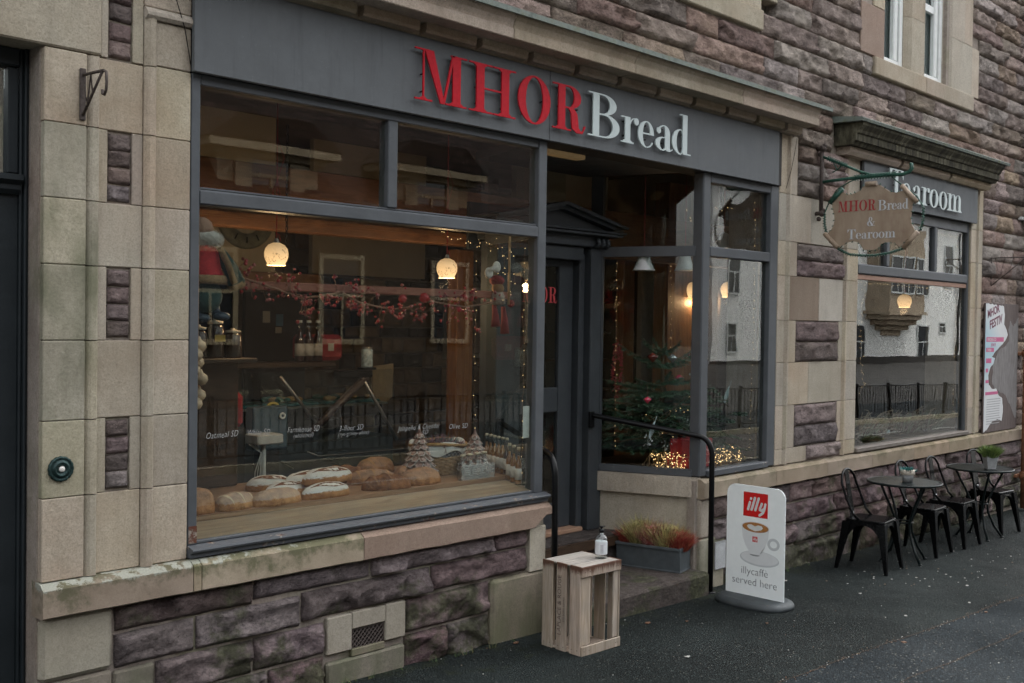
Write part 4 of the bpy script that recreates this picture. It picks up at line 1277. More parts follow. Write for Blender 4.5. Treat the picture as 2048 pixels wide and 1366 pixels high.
# wall bracket with hook, doorbell, small iron bracket, pipe
T = thing('hook_bracket', 'rusty iron wall bracket with a hook on the left pilaster', 'bracket', (2.105, -.03, 2.745))
ob('back_plate', MB().box(2.090, 2.118, -.034, -.022, 2.742, 2.975, .003), M_RUST, T)
mb = MB(); mb.tube([(2.104, -.034, 2.945), (2.104, -.235, 2.935)], .007, 6); mb.tube([(2.104, -.034, 2.765), (2.104, -.225, 2.932)], .007, 6); mb.tube([(2.104, -.04, 2.90), (2.104, -.075, 2.81), (2.104, -.11, 2.935), (2.104, -.13, 2.85)], .004, 5)
ob('arm', mb, M_RUST, T)
ob('hook', MB().tube([(2.104, -.235, 2.935), (2.104, -.262, 2.925), (2.104, -.268, 2.88), (2.104, -.262, 2.845), (2.104, -.245, 2.828), (2.104, -.228, 2.835), (2.104, -.226, 2.852)], .007, 6), M_RUST, T)
T = thing('doorbell', 'round green bronze doorbell with a white push button', 'doorbell', (2.018, -.022, 1.175))
M_BRZ = mat_simple('verdigris_bronze', (.018, .042, .040), .45, metal=.5, var=.5, scale=60, bump=.3)
def disc_y(prof, x, y, z, n=28, lob=0.0, nl=8):
    mb = MB(); m = len(prof)
    for r, d in prof:
        for k in range(n):
            t = 2 * math.pi * k / n
            rr = r * (1 + lob * math.cos(nl * t) * (1 if r > .047 else 0))
            mb.v.append((x + rr * math.cos(t), y - d, z + rr * math.sin(t)))
    for i in range(m - 1):
        for k in range(n):
            k2 = (k + 1) % n
            mb.face((i * n + k, i * n + k2, (i + 1) * n + k2, (i + 1) * n + k), True)
    mb.face([(m - 1) * n + k for k in range(n)])
    return mb
ob('rose', disc_y([(.057, .0), (.057, .010), (.050, .016), (.045, .011), (.038, .012), (.034, .020), (.026, .021), (.022, .014), (.013, .014)], 2.018, -.022, 1.175, 64, .022, 16), M_BRZ, T)
ob('push_button', disc_y([(.0135, .012), (.0135, .019), (.010, .023), (.004, .0245)], 2.018, -.022, 1.175, 20), mat_simple('white_ceramic', (.62, .60, .55), .25), T)
T = thing('iron_bracket', 'thin rusty basket bracket on the rubble wall right of the tearoom window', 'bracket', (13.0, -.01, 2.38))
mb = MB(); mb.tube([(13.0, -.015, 2.35), (13.0, -.015, 2.72)], .008, 5); mb.tube([(13.0, -.015, 2.70), (13.0, -.42, 2.70)], .007, 5); mb.tube([(13.0, -.015, 2.37), (13.0, -.40, 2.69)], .006, 5)
mb.tube([(13.0, -.06, 2.70), (13.0, -.11, 2.46), (13.0, -.17, 2.70), (13.0, -.22, 2.56), (13.0, -.27, 2.70)], .004, 4)
ob('arm', mb, M_RUST, T)
ob('hook', MB().tube([(13.0, -.41, 2.70), (13.0, -.43, 2.66), (13.0, -.41, 2.60), (13.0, -.38, 2.615)], .006, 5), M_RUST, T)
M_PIPE = mat_simple('rust_orange_pipe', (.22, .095, .045), .75, var=.45, scale=14, bump=.4)
T = thing('downpipe', 'rust orange cast iron downpipe on the wall at the right edge', 'downpipe', (14.0, -.12, -.38))
ob('pipe', MB().tube([(14.0, -.12, -.36), (14.0, -.12, 1.52)], .058, 12), M_PIPE, T)
ob('pipe', MB().tube([(14.0, -.12, 1.5), (14.0, -.12, 6.4)], .052, 12), mat_simple('dark_downpipe', (.07, .055, .045), .6, var=.4), T)
for z in (1.52, 3.2, .0):
    ob('collar', MB().lathe([(.05, 0), (.075, .005), (.075, .06), (.066, .075), (.07, .09), (.05, .10)], (14.0, -.12, z), 14), M_PIPE, T)
    mb = MB(); mb.box(13.88, 14.12, -.05, .0, z + .02, z + .06, .004); ob('fixing', mb, M_WHITE if z > 3 else M_PIPE, T)

for pts, lab in (([(2.50, -.034, 3.52), (2.56, -.036, 3.36), (2.60, -.030, 3.26), (2.648, -.012, 3.07)], 'thin black cable hanging across the stone left of the long fascia'), ([(8.42, -.03, 3.50), (8.38, -.03, 3.36), (8.33, -.032, 3.22), (8.28, -.012, 3.05)], 'thin black cable hanging across the stone right of the long fascia')):
    solo('cable', MB().tube(pts, .0025, 5), M_IRON, lab, 'cable')
# torn poster board
T = thing('notice_board', 'weathered brown board with scraps of a torn pink and white event poster', 'notice board', (13.35, -.03, .64))
M_BRD = Mt('stained_board', rough=.8)
nb = M_BRD.noise(M_BRD.pos((5, 1, .6)), 8, 6, .7)
M_BRD.set('Base Color', M_BRD.ramp(nb, [(.35, (.075, .055, .050)), (.65, (.135, .105, .095))])); M_BRD = M_BRD.m
BX0, BX1, BZ0, BZ1 = 12.79, 13.86, .645, 2.17
ob('board', MB().box(BX0, BX1, -.04, -.02, BZ0, BZ1, .003), M_BRD, T)
bp = lambda s_, t_, y: (BX0 + .004 + s_ * (BX1 - BX0 - .01), y, BZ1 - .006 - t_ * (BZ1 - BZ0 - .012))
def ragged(pts, y, amp=.012, th=.0012, seed=0):
    q = []
    for i in range(len(pts)):
        a = pts[i]; b = pts[(i + 1) % len(pts)]
        n = max(1, int(math.hypot(a[0] - b[0], a[1] - b[1]) / .03))
        for k in range(n):
            s_ = a[0] + (b[0] - a[0]) * k / n; t_ = a[1] + (b[1] - a[1]) * k / n
            if .01 < s_ < .99:
                s_ += amp * 2 * noise.noise(Vector((s_ * 17, t_ * 23, seed))); t_ += amp * noise.noise(Vector((s_ * 19, t_ * 21, seed + 5)))
            q.append((max(0, min(1, s_)), max(0, min(1, t_))))
    P = [bp(s_, t_, y) for s_, t_ in q]
    bm = bmesh.new()
    vs_ = [bm.verts.new(p) for p in P]
    f = bm.faces.new(vs_)
    r = bmesh.ops.extrude_face_region(bm, geom=[f])
    for e in r['geom']:
        if isinstance(e, bmesh.types.BMVert): e.co.y -= th
    bmesh.ops.triangulate(bm, faces=bm.faces)
    bmesh.ops.recalc_face_normals(bm, faces=bm.faces)
    mb = MB(); mb.add_bm(bm, smooth=False)
    return mb
M_RES = Mt('paper_residue', rough=.85)
nr = M_RES.noise(M_RES.pos((9, 1, .8)), 9, 6, .75)
M_RES.set('Base Color', M_RES.ramp(nr, [(.38, (.13, .115, .11)), (.6, (.235, .225, .22))])); M_RES = M_RES.m
ob('paper_residue', ragged([(.74, .13), (.86, .17), (1, .10), (1, .92), (.90, .90), (.78, .80), (.62, .72), (.45, .70), (.30, .66), (.22, .6), (.28, .45), (.45, .36), (.62, .33), (.72, .27), (.70, .2)], -.0403, .02, .0008, 4), M_RES, T)
M_PST = Mt('poster_paper', rough=.6)
zz_ = M_PST.sep(M_PST.pos(), 2); xx_ = M_PST.sep(M_PST.pos(), 0)
M_PST.set('Base Color', M_PST.mix(M_PST.mapr(M_PST.math('ADD', M_PST.math('ABSOLUTE', M_PST.math('SUBTRACT', zz_, 1.62)), M_PST.math('MULTIPLY', M_PST.math('SUBTRACT', xx_, 12.8), .9)), .12, .62), (.33, .50, .57), (.60, .61, .61))); M_PST = M_PST.m
PO = ob('poster', ragged([(0, 0), (.54, .015), (.565, .08), (.56, .16), (.62, .20), (.68, .245), (.60, .29), (.45, .335), (.30, .375), (.20, .415), (.30, .43), (.26, .47), (.16, .50), (.11, .56), (.13, .63), (.22, .67), (.36, .665), (.42, .72), (.55, .75), (.57, .82), (.54, .93), (.40, .91), (.25, .925), (.10, .98), (0, 1)], -.0412, .008, .0012, 1), M_PST, T)
M_PNK = mat_simple('pink_print', (.48, .10, .22), .6); M_BLK = mat_simple('black_print', (.05, .035, .05), .6)
for (t_, h_, s1) in ((.262, .036, .55), (.345, .032, .26), (.427, .036, .19), (.505, .03, .10), (.595, .024, .12), (.688, .024, .40)):
    mb = MB(); a = bp(.03, t_, -.0428); b = bp(s1, t_ + h_, -.0428)
    mb.box(a[0], b[0], -.0431, -.0426, b[2], a[2]); ob('printed_bar', mb, M_PNK, PO)
for txt, s_, t_, h, m_, sh in (('MHOR', .05, .115, .13, M_BLK, 0), ('FESTIV', .12, .20, .14, M_BLK, 0)):
    ob('lettering', text_mb(txt, h, frame_mat(bp(s_, t_, -.0434), (1, 0, .22), (-.22, 0, 1)), .1, .0003, 0, 1.0, .004), mat_simple('maroon_print', (.14, .03, .06), .6), PO)
ob('lettering', text_mb('SMOKIN SO', .052, frame_mat(bp(.06, .293, -.0436), (1, 0, 0), (0, 0, 1))), M_WHITE, PO)
ob('lettering', text_mb('JON PI', .05, frame_mat(bp(.17, .333, -.0436), (1, 0, 0), (0, 0, 1))), M_PNK, PO)
ob('lettering', text_mb('THE B', .045, frame_mat(bp(.06, .372, -.0436), (1, 0, 0), (0, 0, 1))), M_WHITE, PO)
mb = MB()
for i in range(11):
    t_ = .745 + i * .019
    a = bp(.06 + .03 * random.random(), t_, 0); b = bp(.46 + .04 * random.random(), t_ + .006, 0); mb.box(a[0], b[0], -.0431, -.0426, b[2], a[2])
ob('small_print', mb, mat_simple('grey_print', (.33, .33, .33), .7), PO, kind='stuff')

# ---------------------------------------------------------------- handrails
def rail(pts, label, base, wallp=None):
    T = thing('handrail', label, 'handrail', base)
    ob('rail', MB().tube(pts, .0215, 10), M_IRON, T)
    ob('foot_plate', MB().lathe([(.045, 0), (.045, .006), (.024, .012)], base, 12), M_IRON, T)
    if wallp:
        mb = MB(); mb.box(wallp[0] - .03, wallp[0] + .03, wallp[1] - .01, wallp[1] + .012, wallp[2] - .10, wallp[2] + .03, .004); ob('wall_plate', mb, M_IRON, T)
def bend(a, c, b, n=7):
    a, b, c = Vector(a), Vector(b), Vector(c)
    return [a.lerp(c, t).lerp(c.lerp(b, t), t) for t in [i / n for i in range(n + 1)]]
gz = ground_z(7.09)
rail([(7.09, -.10, gz), (7.085, -.10, .80)] + bend((7.083, -.10, .86), (7.08, -.085, .975), (7.035, .0, .99)) + [(6.9, .27, 1.035), (6.66, .745, 1.115), (6.645, .775, 1.12)], 'black tubular handrail beside the christmas tree window, bent down to a post', (7.09, -.10, gz), (6.645, .765, 1.12))
gz = ground_z(5.29)
rail([(5.30, -.06, -.06), (5.295, -.06, .80)] + bend((5.295, -.06, .84), (5.296, -.05, .945), (5.33, .02, .97)) + [(5.42, .27, 1.03), (5.60, .77, 1.12)], 'black tubular handrail on the left of the doorway, behind the crate', (5.30, -.06, -.058), (5.60, .765, 1.12))

# ---------------------------------------------------------------- crate and bottle
M_CR = mat_wood('pale_crate_pine', (.27, .205, .15), (.47, .39, .31), .7, (9, 9, .8), 4, True, .45, .3)
def end_stain(m, z0, z1):
    t = m.node_tree; bs = t.nodes['Principled BSDF']; src = bs.inputs['Base Color'].links[0].from_socket
    h = Mt.__new__(Mt); h.m = m; h.t = t; h.b = bs; h._pos = None
    q = h.pos((1, 1, 1), True); z = h.sep(q, 2)
    k = h.math('ADD', h.mapr(z, z0, z1, 0, .74), h.math('MULTIPLY', h.noise(h.pos((22, 22, 3), True), 1.6, 4, .6), .75))
    h.set('Base Color', h.mix(h.mapr(k, .80, 1.0, 0, .9), src, (.075, .026, .012)))
end_stain(M_CR, .43, .555)
M_CRT = mat_wood('grey_crate_pine', (.30, .26, .22), (.45, .42, .38), .7, (.8, 9, 9), 4, True, .8, .25)
gz = ground_z(5.2, -.4)
T = thing('wooden_crate', 'upended pale pine crate with stencilled lettering and an open front', 'crate', (5.19, -.39, gz), R(-2))
X0, X1, Y0, Y1, Hc = -.185, .185, -.165, .17, .555
def slat(x0, x1, y0, y1, z0, z1, m=M_CR, par=T, nm='slat'):
    mb = MB(); mb.box(x0, x1, y0, y1, z0, z1, .0025)
    mb.v = [(x + .0025 * noise.noise(Vector((z * 9 + y0 * 50, x0 * 40, 1))), y + .0025 * noise.noise(Vector((z * 7, x0 * 30 + y0 * 20, 4))), z) for x, y, z in mb.v]
    return ob(nm, mb, m, par, local=True)
L3 = [(-.165, -.070), (-.046, .046), (.070, .168)]
sl = []
for i, (a, b) in enumerate(L3):
    sl.append(slat(X0, X0 + .010, a + .003, b - .003, .0, Hc - .001 * i))
    slat(X1 - .010, X1, a, b, .0, Hc - .001 * i)
for a, b in ((X0 + .012, -.065), (-.05, .05), (.064, X1 - .012)):
    slat(a, b, Y1 - .010, Y1, .002, Hc - .012)
for a, b in ((-.163, -.078), (-.066, .028), (.040, .158)):
    slat(X0 + .0105, X1 - .0105, a, b, Hc - .013, Hc - .002, M_CRT)
    slat(X0 + .0105, X1 - .0105, a, b, .004, .014)
slat(X0 + .011, X0 + .098, Y0 + .004, Y0 + .016, .062, Hc - .068, M_CR, T, 'corner_post')
slat(X1 - .058, X1 - .011, Y0 + .004, Y0 + .016, .062, Hc - .068, M_CR, T, 'corner_post')
slat(X0 + .003, X1 + .002, Y0 - .009, Y0 + .003, Hc - .066, Hc - .002, M_CR, T, 'batten')
slat(X0 + .006, X1 + .002, Y0 - .009, Y0 + .003, .0, .060, M_CR, T, 'batten')
mb = MB()
for zq in (.03, Hc - .035):
    for a, b in L3:
        for t_ in (.25, .75): mb.ball((X0 - .0005, a + (b - a) * t_, zq + random.uniform(-.006, .006)), .0032, 6, 4, (.5, 1, 1))
    for xq in (X0 + .03, X0 + .075, X1 - .03, X1 - .045): mb.ball((xq, Y0 - .0095, zq), .0032, 6, 4, (1, .5, 1))
ob('nails', mb, M_RUST, T, kind='stuff', local=True)
M_STN = mat_simple('faded_stencil', (.10, .075, .062), .8, var=.4, scale=60)
def on_left(y, z): return frame_mat((X0 - .0012 - .0018, y, z), (0, 0, 1), (0, 1, 0))
for txt, size, y, z in (('LAPLACE & ROUGE', .044, .018 - .02, .10), ('ETS BORIS ASHAN', .019, -.032, .19)):
    m4 = Matrix(((0, 0, -1, X0 - .0030), (0, 1, 0, y), (1, 0, 0, z), (0, 0, 0, 1)))
    m4 = Matrix(((0, 0, -1, X0 - .0030), (0, 1, 0, y), (1, 0, 0, z), (0, 0, 0, 1)))
    tm = text_mb(txt, size, m4, 0, .0002)
    ob('stencil', tm, M_STN, sl[1], local=True)
gzt = gz + Hc - .002
T = thing('soap_bottle', 'clear pump bottle with a white label standing on the upended crate', 'bottle', (5.305, -.455, gzt))
M_CLR = mat_glass('clear_plastic', (.86, .90, .90), gain=2.2, rough=.05)
M_GEL = mat_glass('clear_gel', (.80, .86, .86), gain=.8)
ob('body', MB().lathe([(.036, 0), (.039, .004), (.039, .115), (.036, .130), (.026, .146), (.014, .155), (.0135, .168)], (0, 0, 0), 22), M_CLR, T, local=True)
mb = MB(); mb.lathe([(.0395, .028), (.0397, .030), (.0397, .108), (.0395, .110)], (0, 0, 0), 22); ob('label', mb, mat_simple('white_label', (.58, .60, .61), .5), T, local=True)
mb = MB(); mb.lathe([(.016, .166), (.016, .186), (.006, .187), (.006, .196), (.013, .197), (.013, .205)], (0, 0, 0), 14); mb.box(-.012, .034, -.006, .006, .1985, .2045, .002); ob('pump', mb, M_IRON, T, local=True)
mb = MB(); mb.tube([(.0, 0, .165), (.008, 0, .02)], .003, 5); ob('dip_tube', mb, M_CLR, T, local=True)
mb = MB()
for i in range(7):
    z = .09 - i * .008; a = -2.6; mb.poly([(.0402 * math.cos(a + t), .0402 * math.sin(a + t), z) for t in (0, .25, .5)] + [(.0402 * math.cos(a + t), .0402 * math.sin(a + t), z - .003) for t in (.5, .25, 0)])
ob('label_print', mb, mat_simple('grey_label_print', (.25, .22, .25), .6), T, local=True, kind='stuff')

mb = MB()
for i in range(60):
    x = random.choice((random.uniform(8, 13.5), random.gauss(12.2, .5), random.uniform(3, 5))); y = -random.uniform(.03, .09)
    for k in range(random.choice((3, 5, 8))):
        mb.cur = random.choice((0, 0, 1)); h = random.uniform(.02, .065); dx, dy = random.gauss(0, .02), random.gauss(-.008, .02); z = ground_z(x); xx = x + random.gauss(0, .012)
        mb.poly([(xx - .002, y, z), (xx + .002, y, z), (xx + dx, y + dy, z + h)])
ob('weeds', mb, [mat_simple('weed_green', (.06, .10, .03), .8), mat_simple('weed_yellow', (.14, .13, .05), .8)], kind='stuff')
# ---------------------------------------------------------------- planter with heathers
pv = Vector((-.12, .50)).normalized()
T = thing('planter_box', 'long dark grey zinc trough planter on the doorstep', 'planter', (6.845, .275, -.058), math.atan2(-pv.x, pv.y))
M_ZNC = mat_simple('dark_zinc', (.075, .090, .098), .55, metal=.2, var=.25, scale=12, bump=.1)
mb = MB(); mb.prism([(-.10, .0), (.10, .0), (.115, .185), (.10, .185), (.09, .165), (-.09, .165), (-.10, .185), (-.115, .185)], 'y', -.26, .26)
ob('trough', mb, M_ZNC, T, local=True)
for y in (-.268, .26): ob('end_panel', MB().prism([(-.10, .0), (.10, .0), (.115, .185), (-.115, .185)], 'y', y, y + .008), M_ZNC, T, local=True)
mb = MB(); mb.box(-.125, .125, -.275, -.262, .17, .192, .003); mb.box(-.125, .125, .262, .275, .17, .192, .003); mb.box(-.128, -.112, -.262, .262, .17, .192, .003); mb.box(.112, .128, -.262, .262, .17, .192, .003)
mb.box(-.112, .112, -.274, .274, 0, .012, .003)
ob('rim', mb, M_ZNC, T, local=True)
ob('soil', MB().box(-.089, .089, -.259, .259, .14, .158), mat_simple('potting_soil', (.02, .015, .01), .95, bump=.6), T, local=True)
M_H = [mat_simple('heather_red', (.30, .045, .035), .8, local=True, var=.4), mat_simple('heather_orange', (.36, .13, .06), .8, local=True, var=.4), mat_simple('heather_yellow', (.46, .40, .17), .8, local=True, var=.35), mat_simple('heather_pink', (.44, .23, .20), .8, local=True, var=.4), mat_simple('heather_green', (.12, .14, .04), .8, local=True, var=.4)]
def tuft(mb, c, r, h, n, mats, lean=.5, wdt=.0035):
    for i in range(n):
        a = random.random() * 6.283; q = r * math.sqrt(random.random())
        x, y = c[0] + q * math.cos(a), c[1] + q * math.sin(a)
        hh = h * random.uniform(.55, 1.0) * (1 - .3 * (q / r) ** 2)
        dx, dy = lean * h * (q / r) * math.cos(a) + random.gauss(0, .018), lean * h * (q / r) * math.sin(a) + random.gauss(0, .018)
        mb.cur = random.choice(mats)
        t = random.random() * 6.283; wx, wy = wdt * math.cos(t), wdt * math.sin(t)
        z = c[2]
        mid = (x + dx * .4, y + dy * .4, z + hh * .55)
        o = len(mb.v)
        mb.v += [(x - wx, y - wy, z), (x + wx, y + wy, z), (mid[0] + wx * 1.3, mid[1] + wy * 1.3, mid[2]), (mid[0] - wx * 1.3, mid[1] - wy * 1.3, mid[2]), (x + dx, y + dy, z + hh)]
        mb.face((o, o + 1, o + 2, o + 3)); mb.face((o + 3, o + 2, o + 4))
def heather(x, y, z, label, mats, r=.075, h=.16, n=420):
    mb = MB(); tuft(mb, (x, y, z), r, h * .85, n * 2, mats, .45, .0018); tuft(mb, (x, y, z), r, h * 1.05, n // 2, mats, .55, .0015)
    for i in range(n):
        a = random.random() * 6.283; q = r * 1.1 * math.sqrt(random.random()); mb.cur = random.choice(mats); c_ = Vector((x + q * math.cos(a), y + q * math.sin(a), z + h * random.uniform(.25, .7))); d_ = Vector((random.gauss(0, 1), random.gauss(0, 1), random.gauss(0, 1))).normalized() * .007; e_ = d_.orthogonal().normalized() * .004; mb.poly([c_ - d_, c_ + e_, c_ + d_, c_ - e_])
    return solo('heather_plant', mb, M_H, label, 'plant', 'heathers in the trough planter', (x, y, z))
def pl(t, s_=0):   # along the trough
    return (6.845 + pv.x * t + .99 * s_, .275 + pv.y * t)
x, y = pl(.21); heather(x, y, .095, 'bright red heather at the far left end of the trough', [0, 0, 0, 1], .062, .19)
x, y = pl(.11); heather(x, y, .095, 'tall yellow green heather beside the leftmost red heather', [2, 2, 2, 4, 2], .07, .29, 560)
x, y = pl(.0); heather(x, y, .095, 'pinkish red heather in the middle of the trough', [3, 3, 0, 3, 0], .08, .26, 640)
x, y = pl(-.115); heather(x, y, .095, 'pale yellow heather leaning between the pink and the orange heather', [2, 2, 4, 2, 2], .08, .27, 560)
x, y = pl(-.215); heather(x, y, .095, 'orange red heather at the near right end of the trough', [1, 0, 0, 0], .07, .22, 520)
mb = MB(); tuft(mb, (5.36, .18, -.02), .06, .2, 260, [2, 2, 3, 0, 4])
mb.cur = 3; mb.lathe([(.04, 0), (.05, .07), (.045, .07)], (5.36, .18, -.055), 10)
solo('heather_plant', mb, M_H, 'yellow and wine red heather half hidden behind the crate', 'plant', base=(5.36, .18, -.055))

# ---------------------------------------------------------------- coffee sign on a rounded base
gz = ground_z(7.05)
T = thing('pavement_sign', 'white pavement sign with a red logo and printed coffee cup on a grey base', 'sign', (7.05, -.52, gz))
mb = MB()
pts = [(.205 * c_ * 1.0, .300 * s_) for c_, s_ in [(math.copysign(abs(math.cos(t)) ** .7, math.cos(t)), math.copysign(abs(math.sin(t)) ** .85, math.sin(t))) for t in [6.283 * i / 36 for i in range(36)]]]
o = len(mb.v)
for k_, z_ in ((1.0, .0), (1.0, .022), (.96, .042), (.84, .056)):
    mb.v += [(px * k_, py * k_, z_) for px, py in pts]
for r_ in range(3):
    for i in range(36):
        j = (i + 1) % 36; mb.face((o + r_ * 36 + i, o + r_ * 36 + j, o + r_ * 36 + 36 + j, o + r_ * 36 + 36 + i), True)
mb.face([o + 108 + i for i in range(36)]); mb.face([o + i for i in range(35, -1, -1)])
ob('base', mb, mat_simple('grey_rubber', (.036, .044, .047), .6, var=.3, scale=9, bump=.15), T, local=True)
def rrect(w_, z0, z1, r, rb=0.0, n=8):
    return [(-w_ / 2, z0), (w_ / 2, z0)] + arc(w_ / 2 - r, z1 - r, r, r, 0, 90, n) + arc(-w_ / 2 + r, z1 - r, r, r, 90, 180, n)
PW, PZ0, PZ1 = .50, .055, .888
M_PANEL_W = mat_simple('white_sign_panel', (.82, .87, .86), .4, var=.03)
mb = MB(); mb.prism([(p_[0], p_[1]) for p_ in rrect(PW, PZ0, PZ1, .075)], 'x', -.004, .004); PN = ob('panel', mb, M_PANEL_W, T, local=True)
# the printed face looks along -x; its left is +y
def face4(u, z, d=.0): return Matrix(((0, 0, -1, -.0046 - d), (-1, 0, 0, -u), (0, 1, 0, z), (0, 0, 0, 1)))
def flat(name, pts, mat, d=.0, par=None):
    mb = MB(); m4 = face4(0, 0, d)
    bm = bmesh.new(); vv = [bm.verts.new(m4 @ Vector((a, b, 0))) for a, b in pts]; f = bm.faces.new(vv)
    bmesh.ops.triangulate(bm, faces=[f]); mb.add_bm(bm, smooth=False)
    return ob(name, mb, mat, par or PN, local=True)
M_RS = mat_simple('logo_red', (.56, .012, .012), .4, var=.03); M_INK = mat_simple('dark_grey_print', (.07, .08, .09), .5)
def rct(x0, x1, z0, z1): return [(x0, z0), (x1, z0), (x1, z1), (x0, z1)]
LOGO = flat('logo_square', rct(-.105, .105, .655, .838), M_RS, 0, T)
def logo_letters(cx0, z0, s_, d):
    mb = MB(); m4 = face4(0, 0, d)
    def strokeline(pl_, w_):
        for (a, b), (c_, e) in zip(pl_, pl_[1:]):
            dv = Vector((c_ - a, e - b)); nv = Vector((-dv.y, dv.x)).normalized() * w_ / 2
            mb.poly([m4 @ Vector((cx0 + s_ * q.x, z0 + s_ * q.y, 0.00002 * len(mb.f))) for q in (Vector((a, b)) - nv, Vector((c_, e)) - nv, Vector((c_, e)) + nv, Vector((a, b)) + nv)])
        for a, b in (pl_[0], pl_[-1]):
            mb.poly([m4 @ Vector((cx0 + s_ * (a + w_ / 2 * math.cos(6.283 * i / 12)), z0 + s_ * (b + w_ / 2 * math.sin(6.283 * i / 12)), 0.00002 * len(mb.f))) for i in range(12)])
    sh = .30
    for x, z_b, z_t in ((-.62, 0, .55), (-.30, 0, .92), (.03, 0, .92)):
        strokeline([(x + sh * z_b, z_b), (x + sh * z_t, z_t)], .21)
    strokeline([(-.62 + sh * .82, .82), (-.62 + sh * .86, .86)], .21)
    strokeline([(.42 + .17, .55), (.40, .12), (.46, .02), (.58, .03)], .20); strokeline([(.90, .55), (.80, .1), (.66, -.18), (.40, -.36)], .20); strokeline([(.56, .03), (.78, .2)], .17)
    return mb
ob('logo_lettering', logo_letters(-.004, .708, .098, .0004), M_WHITE, LOGO, local=True)
# cup print
M_CUP = mat_simple('cup_print_white', (.66, .69, .69), .4, var=.03); M_SAUC = mat_simple('saucer_print', (.52, .56, .56), .4, var=.03); M_COF = mat_simple('coffee_print', (.36, .16, .05), .4, var=.2, scale=60); M_SHD = mat_simple('cup_print_grey', (.26, .28, .28), .4, var=.03)
el = lambda cx, cz, rx, rz, n=32: [(cx + rx * math.cos(6.283 * i / n), cz + rz * math.sin(6.283 * i / n)) for i in range(n)]
flat('printed_saucer', el(.04, .345, .168, .058), M_SAUC, .0)
flat('printed_saucer', el(.04, .350, .158, .050), M_CUP, .0003)
hd = MB(); m4 = face4(0, 0, .0003)
oo, ii = el(.158, .470, .052, .046, 24), el(.158, .470, .030, .026, 24)
for k in range(24):
    k2 = (k + 1) % 24; hd.poly([m4 @ Vector((*q, 0)) for q in (oo[k], oo[k2], ii[k2], ii[k])])
ob('printed_handle', hd, M_SAUC, PN, local=True)
flat('printed_cup', [(-.115, .575), (-.108, .50), (-.085, .44), (-.055, .40), (-.045, .372), (.045, .372), (.055, .40), (.088, .44), (.112, .50), (.12, .575)], M_CUP, .0006)
flat('printed_cup_foot', [(-.045, .372)] + [(.045 * math.cos(math.pi + math.pi * i / 10), .372 + .012 * math.sin(math.pi + math.pi * i / 10)) for i in range(11)], M_SHD, .0007)
flat('printed_cup_rim', el(.002, .578, .120, .042), M_CUP, .0008)
flat('printed_coffee', el(.002, .577, .112, .037), M_COF, .0010)
flat('printed_milk', [(.0, .548), (-.05, .562), (-.072, .58), (-.06, .594), (-.03, .597), (-.002, .585), (.026, .597), (.055, .594), (.068, .58), (.05, .562)], M_WHITE, .0012)
LG2 = flat('logo_square', rct(-.022, .022, .468, .508), M_RS, .0009, T)
ob('logo_lettering', logo_letters(-.001, .480, .021, .0012), M_WHITE, LG2, local=True)
for txt, z_, s_ in (('illycaff\u00e8', .215, .083), ('served here', .135, .083)):
    ob('lettering', text_mb(txt, s_, face4(0.0, z_, .0002), 0, .0002, 0, .98, -.0012, 'CENTER'), M_INK, PN, local=True)

